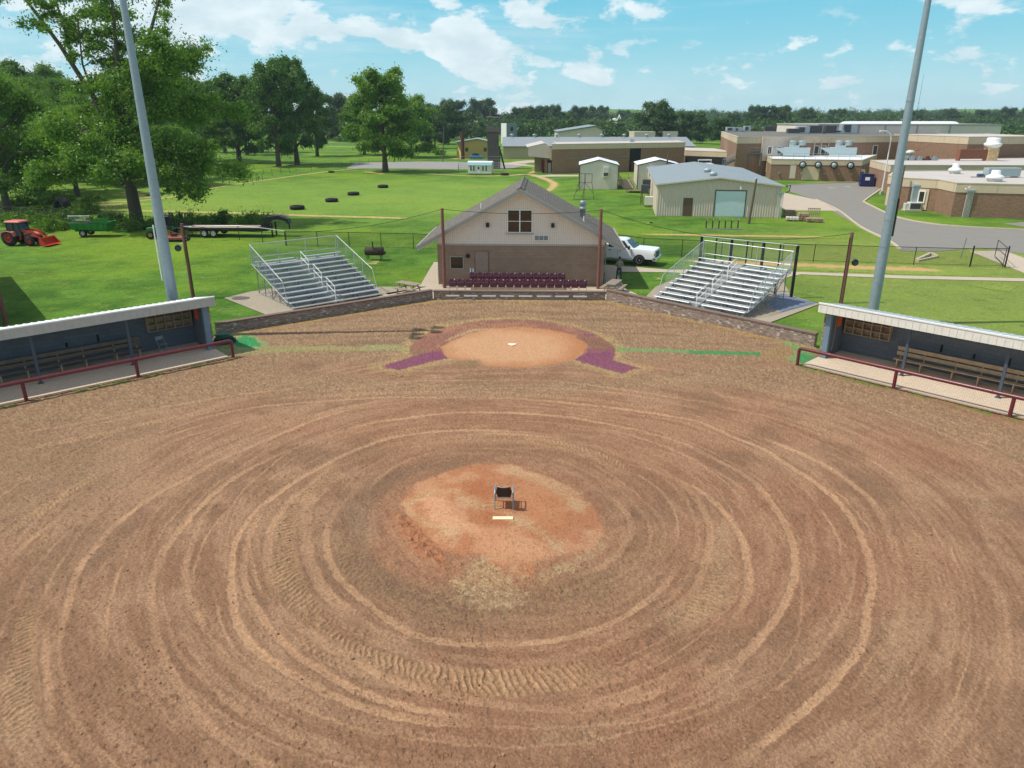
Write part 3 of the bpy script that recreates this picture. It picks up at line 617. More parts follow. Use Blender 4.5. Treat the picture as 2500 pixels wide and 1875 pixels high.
def np_mesh(me, co, quads, smooth=True):
    me.vertices.add(len(co)); me.vertices.foreach_set('co', np.ascontiguousarray(co, dtype=np.float32).ravel())
    me.loops.add(quads.size); me.loops.foreach_set('vertex_index', quads.astype(np.int32).ravel())
    me.polygons.add(len(quads)); me.polygons.foreach_set('loop_start', np.arange(0, quads.size, quads.shape[1], dtype=np.int32))
    if smooth: me.polygons.foreach_set('use_smooth', np.ones(len(quads), bool))
    me.update(calc_edges=True)
np_mesh(me, np.stack([X[used], Y[used], Z[used]], 1), q)
ca = me.color_attributes.new('soil', 'FLOAT_COLOR', 'POINT')
ca.data.foreach_set('color', np.concatenate([np.clip(base[used], 0, 1), np.ones((len(used), 1), np.float32)], 1).astype(np.float32).ravel())
m, t, b = newmat('infield_soil'); P = pos(t)
at = t.n('ShaderNodeAttribute', attribute_name='soil').outputs['Color']
g1 = t.noise(P, 20, 3, .75); g2 = t.noise(P, 60, 2, .7); k = t.m('ADD', .60, t.m('ADD', t.m('MULTIPLY', g1, .40), t.m('MULTIPLY', t.ramp(g2, .25, .75), .40)))
t.put(b.inputs['Base Color'], t.vm('MULTIPLY', at, t.comb(k, k, k))); b.inputs['Roughness'].default_value = .95; b.inputs['Specular IOR Level'].default_value = .12
bump(t, b, t.m('ADD', t.m('MULTIPLY', g1, .7), g2), .8, .035)
me.materials.append(m); o = bpy.data.objects.new('infield_dirt', me); col.objects.link(o); struct(o, 'brown dirt infield with curved tyre ruts round the mound')
del base, q, Rg, Tg, r_h, r_p, r_t

# ------------------------------------------------------------ wide grass ground (one sheet to the horizon), sunk a little under the dirt
gx = np.concatenate([-np.geomspace(2600, 80, 14), np.arange(-70, 71, 10.), np.geomspace(80, 2600, 14)]); gy = np.concatenate([np.arange(-60, 201, 10.), np.geomspace(220, 3400, 26)])
GX, GY = np.meshgrid(gx, gy, indexing='ij')
GZ = -.06+np.where(GY > 650, (GY-650)*.012, 0)*np.clip((GX+500)/900, .15, 1.)*(1+.4*np.sin(GX*.004))
me = bpy.data.meshes.new('ground'); idx = np.arange(GX.size).reshape(GX.shape); q = np.stack([idx[:-1, :-1], idx[1:, :-1], idx[1:, 1:], idx[:-1, 1:]], -1).reshape(-1, 4)
np_mesh(me, np.stack([GX.ravel(), GY.ravel(), GZ.ravel()], 1), q); me.materials.append(M_grass)
o = bpy.data.objects.new('grass_ground', me); col.objects.link(o); struct(o, 'green mown grass reaching to the woods')

def path(name, pts, w, mat, z, label, widths=None, step=1.5):
    """a ribbon on the ground: attribute 'edge' 0 at the rims, 1 in the middle"""
    c = spline(pts, step); d = np.gradient(c, axis=0); L = np.linalg.norm(d, axis=1)[:, None]+1e-9; n = np.stack([-d[:, 1], d[:, 0]], 1)/L
    n_ = len(c); W = np.interp(np.linspace(0, 1, n_), np.linspace(0, 1, len(widths)), widths) if widths else np.full(n_, w)
    ks = (-1, -.5, 0, .5, 1); co = []; ed = []
    for k in ks:
        p_ = c+n*(W*k/2)[:, None]; co.append(np.column_stack([p_, np.full(n_, z)])); e_ = np.full(n_, 1-abs(k)); co_e = np.minimum(e_, np.minimum(np.arange(n_), np.arange(n_)[::-1])/2.); ed.append(co_e)
    co = np.vstack(co); ed = np.concatenate(ed).astype(np.float32)
    idx = np.arange(len(co)).reshape(5, n_); q = np.stack([idx[:-1, :-1], idx[:-1, 1:], idx[1:, 1:], idx[1:, :-1]], -1).reshape(-1, 4)[:, ::-1]
    me = bpy.data.meshes.new(name); np_mesh(me, co, q); a_ = me.attributes.new('edge', 'FLOAT', 'POINT'); a_.data.foreach_set('value', ed); me.materials.append(mat)
    o = bpy.data.objects.new(name, me); col.objects.link(o); return struct(o, label)
def flat(name, pts, z, mat, label, th=.03, kind='structure'):
    mb = MB(); mb.slab([(p[0], p[1], z) for p in pts], th); return struct(mk_obj(name, mb, mat), label, kind)
N = lambda *p: gw(p)
path('dirt_path', N((0,535),(120,520),(235,495),(330,490),(420,480),(505,462),(560,452),(640,440),(740,426),(800,418),(860,412),(905,408)), 1.8, M_dirtpath, -.045, 'narrow worn footpath skirting the trees on the left')
path('dirt_path', N((200,512),(420,515),(640,521),(740,525),(850,528),(990,532),(1060,536)), 2.6, M_dirtpath, -.04, 'straight worn footpath crossing the grass behind the bleachers')
path('dirt_path', N((880,416),(960,423),(1050,424),(1150,429),(1240,428),(1290,425),(1330,436),(1352,447),(1345,460),(1325,470),(1300,482)), 3.2, M_dirtpath, -.05, 'worn footpath bending from the small white shed towards the concession building', widths=[1.5,1.5,2,3,4,3.5,3,2.5,1.5])
path('dirt_path', N((1290,424),(1308,416),(1322,408)), 2.6, M_dirtpath, -.045, 'short worn footpath leading to the red dumpster')
path('bare_strip', N((1500,572),(1600,571),(1720,573),(1850,575),(1990,577),(2100,578)), 2.8, M_redpath, -.04, 'bare reddish earth strip beyond the black fence', widths=[1.2,2.5,2.8,2.,2.6,2.,1.5])
path('bare_strip', N((1620,636),(1760,640),(1900,643),(2050,650),(2250,656),(2420,664)), 5., M_redpath, -.045, 'dry tan strip of grass along the inside of the fence', widths=[3,5,5,4,5,4])
path('bare_patch', N((1550,540),(1580,547),(1620,545)), 4., M_redpath, -.045, 'bare reddish patch on the slope by the ditch')
path('bare_patch', N((880,418),(940,424),(990,424)), 5., M_redpath, -.042, 'bare reddish patch under the lone tree')
path('bare_patch', N((890,638),(920,640),(945,638)), 2.4, M_dirtpath, -.04, 'bare patch of earth under the smoker')
path('bare_patch', N((1595,679),(1612,679),(1628,679)), 1.2, M_dirtpath, -.04, 'small bare ring in the grass beside the bleachers')
path('bare_patch', N((2400,690),(2450,700),(2500,706)), 3., M_redpath, -.042, 'bare patch in the dry grass at the right')
path('bare_patch', N((210,505),(260,500),(330,498),(350,505)), 5., M_dirtpath, -.042, 'bare earth in the shade under the big tree')
path('bare_patch', N((1090,386),(1130,388),(1180,389)), 9., M_redpath, -.05, 'bare yard in front of the yellow shed')
path('bare_patch', N((300,470),(350,480),(420,474)), 6., M_dirtpath, -.05, 'bare worn ground among the trees')
flat('concrete_path', N((1440,655),(1480,646),(1640,658),(1720,657),(1950,663),(1960,668),(1930,674),(1880,690),(1700,668),(1640,664),(1500,662),(1440,668)), -.02, M_conc, 'concrete walk behind the right bleachers')
flat('concrete_path', N((1950,663),(2200,672),(2500,679),(2560,681),(2560,688),(2500,686),(2200,679),(1957,669)), -.016, M_conc, 'narrow concrete walk across the right lawn')
flat('concrete_path', N((2370,612),(2440,616),(2560,690),(2560,660),(2500,640),(2480,622),(2500,655),(2500,668)), -.024, M_conc, 'concrete walk by the fence gate') if False else None
flat('concrete_path', N((2366,612),(2455,612),(2600,668),(2600,705)), -.012, M_conc, 'concrete walk leading through the open gate')
ya = -.045
cb = lambda x, y: (x*math.cos(ya)-y*math.sin(ya)+.62, x*math.sin(ya)+y*math.cos(ya)+52.3)
flat('concrete_pad', [cb(-9., -1.), cb(-6.9, -.6), cb(-6.2, 8.4), cb(-7.4, 9.2), cb(-8.3, 5), ] if False else N((1010,705),(1030,690),(1050,655),(1060,640),(1075,640),(1070,700),(1070,712),(960,722),(940,716)), .0, M_conc, 'concrete apron left of the concession building')
flat('concrete_pad', [(-9.3, 48.6), (-5.4, 48.0), (6.4, 47.6), (9.6, 46.9), (8.2, 51.), (7.6, 52.6), (-5.6, 52.9), (-6.5, 51.5)], .012, M_conc, 'concrete terrace behind the backstop wall')
flat('concrete_pad', N((1478,700),(1478,655),(1500,652),(1506,668),(1545,735),(1515,742),(1478,735)), .004, M_conc, 'concrete walk right of the concession building')
flat('concrete_pad', N((548,727),(610,712),(690,700),(735,700),(1000,700),(1010,712),(930,735),(668,776),(655,770)), .0, M_conc2, 'concrete pad under the left bleachers')
flat('concrete_pad', N((1560,742),(1600,700),(1700,660),(1900,665),(1930,720),(2000,742),(1880,787),(1850,790)), .0, M_conc2, 'concrete pad under the right bleachers')
flat('blue_grey_patch', N((1905,716),(1992,741),(1910,762),(1862,742)), .012, pm('blue_grey_tone', (112, 124, 142), .8, var=.3), 'blue-grey corner of the pad behind the right bleachers')  # flat blue-grey patch laid over the pad corner
mb = MB(); g_ = G(588, 728, .006); mb.add([(g_.x+.62*math.cos(a*.4), g_.y+.5*math.sin(a*.4), .006) for a in range(16)], [tuple(range(16))]); struct(mk_obj('oil_stain', mb, pm('dark_stain', (96, 88, 80), .8, var=.4)), 'dark oval stain on the left concrete pad')
flat('court', N((845,411),(868,397),(1030,394),(1290,397),(1278,404),(1245,412),(1200,414),(1000,411)), -.03, M_court, 'grey asphalt playing court beyond the lawn')
flat('concrete_path', N((1220,400),(1260,394),(1290,391),(1322,392),(1322,395),(1262,399),(1300,404),(1322,405),(1322,408),(1240,401)), -.02, M_conc, 'pale branching concrete walk in front of the far metal building')
flat('concrete_path', N((1300,429),(1345,426),(1412,427),(1412,430),(1320,431)), -.03, M_conc, 'concrete walk along the long brick building')
# road, drive and kerbs
road = N((1925,452),(1990,448),(2096,445),(2170,448),(2150,462),(2112,490),(2112,494),(2135,506),(2190,530),(2280,547),(2400,556),(2500,561),(2700,570),(2700,640),(2500,618),(2390,604),(2300,612),(2200,612),(2170,588),(2100,553),(2020,508),(1990,487),(1925,466))
flat('road', road, -.03, M_asph, 'grey asphalt drive curving past the school', th=.02)
flat('driveway', N((1914,470),(1992,487),(2046,514),(1915,513),(1900,500)), -.022, M_conc, 'pale concrete apron beside the metal building')
flat('parking_lot', N((2450,545),(2520,540),(2700,545),(2700,560),(2520,556)), -.02, M_asph, 'corner of a grey parking bay at the right edge')
def kerb(pts, label):
    c = spline(N(*pts), .8); mb = MB()
    for a, b_ in zip(c[:-1], c[1:]): mb.bar((a[0], a[1], .0), (b_[0], b_[1], .0), .22, .16)
    return struct(mk_obj('kerb', mb, M_kerb), label)
kerb([(2170,448),(2150,462),(2112,489),(2112,494),(2135,506),(2190,530),(2280,547),(2400,556),(2500,561),(2600,566)], 'pale kerb round the school side of the drive')
kerb([(1992,487),(2046,513),(2100,553),(2170,588),(2202,612)], 'pale kerb on the field side of the drive')
kerb([(1925,452),(1990,448),(2096,444)], 'pale kerb below the fan wall')
mb = MB()
for px, py, dx_ in ((2022, 458, 18), (2062, 455, 16)): a = G(px, py, -.025); b_ = G(px+dx_, py+1, -.025); mb.bar(a, b_, .3, .004)
struct(mk_obj('road_marking', mb, M_white), 'faded white dashes painted on the drive')
flat('fan_lawn', N((1898,441),(1960,443),(2092,443),(2094,445),(1990,448),(1930,452)), -.02, M_redpath, 'strip of dry grass below the fan wall') if False else None
# ------------------------------------------------------------ backstop walls
def wall_run(name, p, q, label, h=.62, th=.3, lab_cap=None):
    d = (Vector(q)-Vector(p)); L = d.length; rz = math.atan2(d.y, d.x)
    t = thing(name, label, 'wall', (p[0], p[1], 0), rz)
    mk_obj('brickwork', MB().box(0, L, 0, th, -.2, h-.07), M_fieldbrick, t)
    cap = MB().bbox(-.02, L+.02, -.035, th+.035, h-.07, h+.01, .012)
    mk_obj('cap', cap, M_capbrick, t); return t, L
wc, Lc = wall_run('brick_wall', (-5.3, 47.82), (6.28, 47.5), 'low brick wall in shade straight behind home plate, with pale vent slots')
for k in range(8):
    a = AY(1105+44.4*k, 722+.5*k, 47.75); x_ = (a.x+5.3)
    mk_obj('vent_slot', MB().box(x_-.46, x_+.46, -.035, .05, .25, .345), M_white, wc)
wr, _ = wall_run('brick_wall', (6.34, 47.46), (16.2, 37.0), 'sunlit low brick wall running from the backstop to the right dugout', .78)
wl, _ = wall_run('brick_wall', (-16.72, 39.35), (-5.36, 47.8), 'dark low brick wall running from the left dugout to the backstop', .68)

# ------------------------------------------------------------ backstop net poles, cables and netting
NP = [((-30.4, 41.9), 7.2, 'tall reddish net pole at the left edge, standing in the building shadow'), ((-21.9, 48.5), 5.0, 'reddish net pole with a round loudspeaker, beside the left light pole'),
      ((-4.88, 51.4), 5.65, 'reddish net pole before the left corner of the concession building'), ((6.2, 51.15), 5.62, 'reddish net pole before the right corner of the concession building'),
      ((22.0, 47.1), 4.62, 'reddish net pole with a round loudspeaker, behind the right dugout')]
NPO = []
for i, ((x_, y_), h_, lb) in enumerate(NP):
    t = thing('net_pole', lb, 'pole', (x_, y_, 0), 0, 'reddish wooden poles that carry the backstop net')
    mk_obj('post', MB().tube([(0,0,-.1), (.01,0,h_*.5), (0,0,h_)], [.125,.115,.105], 12), M_polewood, t)
    mk_obj('eye_bolt', MB().tube([(0,-.15,h_-.12), (0,.15,h_-.12)], .02, 6), M_galv, t)
    if i in (1, 4):
        mk_obj('conduit', MB().tube([(.13*(1 if i == 1 else -1), -.05, .0), (.13*(1 if i == 1 else -1), -.05, h_-.3)], .02, 6), M_black, t)
    NPO.append((Vector((x_, y_, h_-.06))))
for i, sx in ((1, -1), (4, 1)):
    (x_, y_), h_, _ = NP[i]; z_ = AY(442, 605, y_).z if i == 1 else AY(2085, 640, y_).z
    t = thing('loudspeaker', 'round black horn speaker hung on the reddish pole by the %s dugout' % ('left' if i == 1 else 'right'), 'speaker', (x_+sx*.42, y_-.12, z_))
    mk_obj('housing', MB().lathe([(.02,.16),(.15,.14),(.2,.02),(.215,-.08),(.2,-.1),(.19,-.06),(.10,-.02),(.02,-.03)], axis='y', n=18), M_black, t)
    mk_obj('cone', MB().lathe([(.17,-.075),(.06,-.03),(.0,-.05)], axis='y', n=16), M_grille, t)
    mk_obj('bracket', MB().tube([(0,0,.2),(0,0,.27),(-sx*.34,.06,.27)], .022, 6).bar((-.12,0,.22),(.12,0,.22),.05,.03), M_galv, t)
def cable(p, q, sag, r=.014, n=14):
    return [(p[0]+(q[0]-p[0])*k/n, p[1]+(q[1]-p[1])*k/n, p[2]+(q[2]-p[2])*k/n-sag*4*(k/n)*(1-k/n)) for k in range(n+1)]
cbl = thing('net_cable', 'thin black cable strung between the reddish poles behind home plate', 'cable', (0, 49, 5)); mb = MB()
SAG = [.55, 1., .28, 1.05]
for i in range(4): mb.tube(cable(NPO[i], NPO[i+1], SAG[i]), .016, 5)
mk_obj('cable', mb, M_black, cbl, True)
net = thing('backstop_net', 'fine black netting hung from the cable behind home plate, almost invisible', 'net', (0, 48, 0))
mb = MB(); WB = [(-21.9, 48.5), (-16.7, 39.5), (-5.33, 47.95), (6.3, 47.62), (16.2, 37.15), (22.0, 47.1)]
for i in (1, 2, 3):
    a, b_ = NPO[i], NPO[i+1]; n_ = int((b_-a).length/.16)
    for k in range(n_+1):
        f = k/n_; x_ = a.x+(b_.x-a.x)*f; y_ = a.y+(b_.y-a.y)*f; zt = a.z+(b_.z-a.z)*f-SAG[i]*4*f*(1-f); zb = .2 if i != 2 else .2
        mb.sheet((x_, y_, zb), (x_, y_, zt), .0026)
    for j in range(1, 34):
        z_ = .16*j; fs = [f/20 for f in range(21)]
        for f0, f1 in zip(fs[:-1], fs[1:]):
            za = a.z+(b_.z-a.z)*f0-SAG[i]*4*f0*(1-f0); zb = a.z+(b_.z-a.z)*f1-SAG[i]*4*f1*(1-f1)
            if z_ < min(za, zb): mb.sheet((a.x+(b_.x-a.x)*f0, a.y+(b_.y-a.y)*f0, z_), (a.x+(b_.x-a.x)*f1, a.y+(b_.y-a.y)*f1, z_), .0026)
mk_obj('mesh_net', mb, M_black, net, True)

# ------------------------------------------------------------ floodlight poles
def light_pole(x, y, lb):
    t = thing('floodlight_pole', lb, 'light pole', (x, y, 0), 0, 'tall galvanised floodlight poles behind the dugouts')
    Ht = 22.6
    mk_obj('shaft', MB().tube([(0,0,-.2),(0,0,4.2),(0,0,8),(0,0,14),(0,0,19),(0,0,Ht)], [.305,.285,.25,.19,.14,.11], 20), M_polegalv, t)
    for z_, r_ in ((4.6, .285), (6.1, .27), (12.4, .21)): mk_obj('sleeve_joint', MB().tube([(0,0,z_),(0,0,z_+.05)], r_+.012, 20), M_galv, t)
    for z_, ks_ in ((20.8, (-1.25, -.5, .35)), (22.4, (-.1, .85))):
        mk_obj('crossarm', MB().bar((0,min(ks_)-.2,z_), (0,max(ks_)+.2,z_), .12), M_galv, t)
        for k in ks_:
            f = mk_obj('floodlight', MB().lathe([(.05,.0),(.2,.1),(.33,.42),(.35,.5)], axis='z', n=14), M_hvac, t)
            f.location = (0.0, k, z_+.1); f.rotation_euler = (R_(120), 0, R_(60 if x < 0 else -60))
    return t
lpl = light_pole(-18.85, 39.2, 'tall galvanised floodlight pole behind the left dugout')
mk_obj('conduit_box', MB().tube([(-.36,-.08,3.2),(-.36,-.08,6.2)], .035, 8), M_white, lpl)
lpr = light_pole(21.5, 41.8, 'tall galvanised floodlight pole behind the right dugout')
mk_obj('hanging_sign', MB().box(.3,.36,-.1,.5,5.2,7.3), M_rust, lpr)

# ------------------------------------------------------------ concession building
cb_ = thing('concession_building', 'two-tone gabled concession building, cream siding over dark brick, behind home plate', 'building', (.62, 52.3, 0), -.045)
ca, sa = math.cos(-.045), math.sin(-.045)
def lw(px, py, yl=0.):      # photo pixel -> local x,z on the building's front wall
    a = AY(px, py, 52.3+yl); return ((a.x-.62), a.z)
HW, EZ, AZ, DP, SL = 6.06, 2.92, 6.62, 8.3, .545
mk_obj('brick_wall', MB().box(-HW, HW, 0, DP, -.1, EZ), M_concbrick, cb_)
gz = lambda x: AZ-abs(x)*SL
gb = MB(); gb.prism([(-HW, EZ), (HW, EZ), (HW, gz(HW)), (0, AZ), (-HW, gz(HW))], 'y', -.03, DP+.03)
mk_obj('gable_siding', gb, M_siding, cb_)
gv = MB(); x_ = -HW+.1
while x_ < HW:
    gv.box(x_-.012, x_+.012, -.038, -.028, EZ+.02, gz(x_)-.02); x_ += .15
mk_obj('siding_batten', gv, pm('batten', (206, 195, 184), .6), cb_)['kind'] = 'stuff'
mk_obj('band_board', MB().box(-HW-.02, HW+.02, -.055, -.025, EZ-.02, EZ+.1), M_trim, cb_)
OH, EX = .78, 7.38
for s in (-1, 1):
    rf = MB(); T = .10
    p0 = (0, AZ+.36); p1 = (s*EX, AZ+.36-EX*SL)
    rf.prism([(p0[0], p0[1]), (p1[0], p1[1]), (p1[0], p1[1]-T), (p0[0], p0[1]-T)], 'y', -OH, DP+OH)
    mk_obj('roof_slope', rf, M_shingle, cb_)
    fb = MB(); fb.prism([(0, p0[1]-T-.002), (p1[0], p1[1]-T-.002), (p1[0], p1[1]-T-.2), (0, p0[1]-T-.2)], 'y', -OH-.03, -OH+.02)
    fb.prism([(0, p0[1]+.01), (p1[0]*1.004, p1[1]+.01), (p1[0]*1.004, p1[1]-T-.01), (0, p0[1]-T-.01)], 'y', -OH-.045, -OH-.002)
    mk_obj('rake_board', fb, M_trim, cb_)
    so = MB(); so.prism([(0, p0[1]-T-.21), (p1[0], p1[1]-T-.21), (p1[0], p1[1]-T-.24), (0, p0[1]-T-.24)], 'y', -OH, DP+OH); mk_obj('soffit', so, M_siding, cb_)
    mk_obj('gutter', MB().bar((s*(EX+.04), -OH, p1[1]-.08), (s*(EX+.04), DP+OH, p1[1]-.08), .1, .14), M_trim, cb_)
mk_obj('ridge_cap', MB().tube([(0, -OH-.02, AZ+.42), (0, DP+OH, AZ+.42)], .05, 6).prism([(-.27, AZ+.26), (0, AZ+.44), (.27, AZ+.26), (0, AZ+.40)], 'y', -OH-.05, DP+OH), M_shingle, cb_)
def frame_on(parent, x0, x1, z0, z1, y=-.03, w=.07, mat=None, d=.05, cols=1, rows=1):
    mb = MB(); mat = mat or M_trim
    mb.box(x0-w, x1+w, y-d, y, z1, z1+w).box(x0-w, x1+w, y-d, y, z0-w, z0).box(x0-w, x0, y-d, y, z0, z1).box(x1, x1+w, y-d, y, z0, z1)
    for c_ in range(1, cols): xm = x0+(x1-x0)*c_/cols; mb.box(xm-w*.75, xm+w*.75, y-d-.004, y, z0, z1)
    for r__ in range(1, rows): zm = z0+(z1-z0)*r__/rows; mb.box(x0, x1, y-d*.8, y, zm-w*.35, zm+w*.35)
    return mb
(xa, zb), (xb, za) = lw(1240.5, 566), lw(1298, 513.5)
wn_ = mk_obj('window', MB().box(xa, xb, -.045, -.032, zb, za), M_glass, cb_)
mk_obj('frame', frame_on(None, xa, xb, zb, za, -.045, .055, M_white, .05, 2, 2), M_white, wn_); mk_obj('sill', MB().box(xa-.15, xb+.12, -.17, -.045, zb-.14, zb-.06), M_trim, wn_)
for px in (1190.5, 1349.5):
    xa, zb = lw(px, 549); s = mk_obj('wall_speaker', MB().bbox(xa-.11, xa+.11, -.27, -.05, zb-.15, zb+.15, .02), M_black, cb_)
(xa, zb), (xb, za) = lw(1303, 586.5), lw(1340, 573)
vt = mk_obj('vent_unit', MB().box(xa, xb, -.16, -.03, zb, za), M_white, cb_)
g_ = MB()
for i in range(3):
    for j in range(4): g_.box(xa+.07+i*(xb-xa-.1)/3+(0.0), xa+.02+(i+1)*(xb-xa-.1)/3+.02, -.175, -.158, zb+.05+j*(za-zb-.06)/4, zb+.015+(j+1)*(za-zb-.06)/4)
mk_obj('louvre', g_, M_dark, vt)
xa, zb = lw(1142, 625); mk_obj('wall_lamp', MB().lathe([(.02,-.02),(.13,-.05),(.16,-.14),(.10,-.24),(.0,-.26)], (xa, 0, zb), 'y', 14), M_dark, cb_)
(xa, zb), (xb, za) = lw(1100.5, 656), lw(1129.5, 628.5)
w2 = mk_obj('window', MB().box(xa, xb, -.02, -.006, zb, za), M_glass, cb_); mk_obj('frame', frame_on(None, xa, xb, zb, za, -.006, .05, M_trim, .05), M_trim, w2)
(xa, zb), (xb, za) = lw(1161, 675), lw(1191, 615)
dr = mk_obj('door', MB().bbox(xa, xb, -.05, -.004, .02, za, .01), pm('taupe_door', (150, 128, 116), .5), cb_)
mk_obj('frame', frame_on(None, xa, xb, -.04, za, -.004, .06, None, .055), pm('taupe_frame', (122, 104, 94), .5), dr); mk_obj('handle', MB().tube([(xa+.1, -.05, .98), (xa+.1, -.11, .98)], .03, 8), M_yellow, dr)
for px in (1148.5, 1154.5):
    xa, zb = lw(px, 661.5); mk_obj('notice', MB().box(xa-.05, xa+.05, -.02, -.003, zb-.16, zb+.16), M_white, cb_)
xa, zb = lw(1151.5, 665); mk_obj('notice', MB().box(xa-.045, xa+.045, -.015, -.003, zb-.26, zb+.16), M_black, cb_)
mk_obj('meter_box', MB().bbox(HW+.02, HW+.2, .15, .45, 2.5, 3.0, .01).tube([(HW+.12, .3, 0), (HW+.12, .3, 2.5)], .03, 8), M_galv, cb_)
# flues and pipes through the roof
def roofz(x): return AZ+.36-abs(x)*SL
ch = mk_obj('flue', MB().lathe([(.21, roofz(4.6)-.3),(.21, roofz(4.6)+.62),(.25,roofz(4.6)+.64),(.25,roofz(4.6)+.78),(.22,roofz(4.6)+.80),(.22,roofz(4.6)+.95),(.235,roofz(4.6)+.97),(.235,roofz(4.6)+1.22),(.2,roofz(4.6)+1.28),(0,roofz(4.6)+1.3)], (4.55, 3.2, 0), 'z', 18), M_galv, cb_)
mk_obj('vent_pipe', MB().tube([(4.55, 1.2, roofz(4.55)-.1), (4.55, 1.2, roofz(4.55)+.36)], .05, 8), M_white, cb_)
mk_obj('vent_pipe', MB().tube([(-2.95, 1.5, roofz(2.95)-.1), (-2.95, 1.5, roofz(2.95)+.34)], .045, 8), M_white, cb_)

# ------------------------------------------------------------ stadium seats (flip-up), two rows
def make_seat():
    t = thing('stadium_seat', '', 'seat')
    prof = [(-.26,0,.42),(-.26,.02,.60),(-.25,.06,.80),(-.20,.08,.865)]
    mb = MB(); n = 8; W = .25
    vs = []
    for z_, y_, xs in ((.40, 0, .255), (.52, .015, .275), (.70, .045, .275), (.86, .08, .26), (.91, .09, .22)):
        for k in range(n+1): u = -1+2*k/n; vs.append((u*xs, y_+.045*(1-u*u)-.02, z_))
    m_ = (n+1); fs = [(r*m_+k, r*m_+k+1, (r+1)*m_+k+1, (r+1)*m_+k) for r in range(4) for k in range(n)]
    bk = [(x, y+.022, z) for x, y, z in vs]; o_ = len(vs); fs2 = [tuple(i+o_ for i in f[::-1]) for f in fs]
    ed = list(range(m_))+[r*m_+n for r in range(1, 5)]+[4*m_+k for k in range(n-1, -1, -1)]+[r*m_ for r in range(3, 0, -1)]
    fs3 = [(ed[i], ed[(i+1) % len(ed)], ed[(i+1) % len(ed)]+o_, ed[i]+o_) for i in range(len(ed))]
    mb.add(vs+bk, fs+fs2+fs3, True); mk_obj('backrest', mb, M_seat, t)
    s = MB(); s.bbox(-.22, .22, -.11, -.05, .36, .70, .02); mk_obj('folded_seat', s, M_seat, t)
    st = MB(); st.bar((-.25,0,0), (-.25,0,.45), .035).bar((.25,0,0), (.25,0,.45), .035).bar((-.26,0,.4), (.26,0,.4), .035).box(-.29,-.21,-.14,.14,0,.02).box(.21,.29,-.14,.14,0,.02)
    mk_obj('stand', st, M_aludull, t); return t
seat0 = make_seat(); seat_used = False
tagm = MB().box(-.035, .035, .03, .05, .84, .885)
for row, n_, xs, yy, lb in ((0, 17, (1106, 1423), 50.2, 'front'), (1, 12, (1156, 1370), 51.3, 'back')):
    for k in range(n_):
        f = k/(n_-1); px = xs[0]+(xs[1]-xs[0])*f; a = AY(px, 700, yy-f*.35*(1 if row == 0 else .8)); loc = (a.x, a.y, .012+(.0 if row == 0 else .24))
        if not seat_used: s = seat0; s.location = loc; s.rotation_euler = (0, 0, -.03); seat_used = True
        else: s = dup(seat0, loc, -.03)
        tg = k < 5 and row*5+k != 1
        s['label'] = ('maroon folding stadium seat with a white number tag in the %s row' if k < 5 else 'plain maroon folding stadium seat in the %s row behind the wall') % lb
        s['group'] = ('%s row seats with number tags' if k < 5 else 'plain %s row seats') % lb
        tm = MB(); tm.v = list(tagm.v); tm.f = list(tagm.f); tm.sm = list(tagm.sm)
        if k < 5: o_ = mk_obj('number_tag', tm.move((.12, 0, 0)), M_white, s)
mk_obj_step = struct(mk_obj('seat_step', MB().box(-2.95, 3.75, 50.72, 51.5, -.02, .245), M_conc), 'low concrete step carrying the back row of seats')

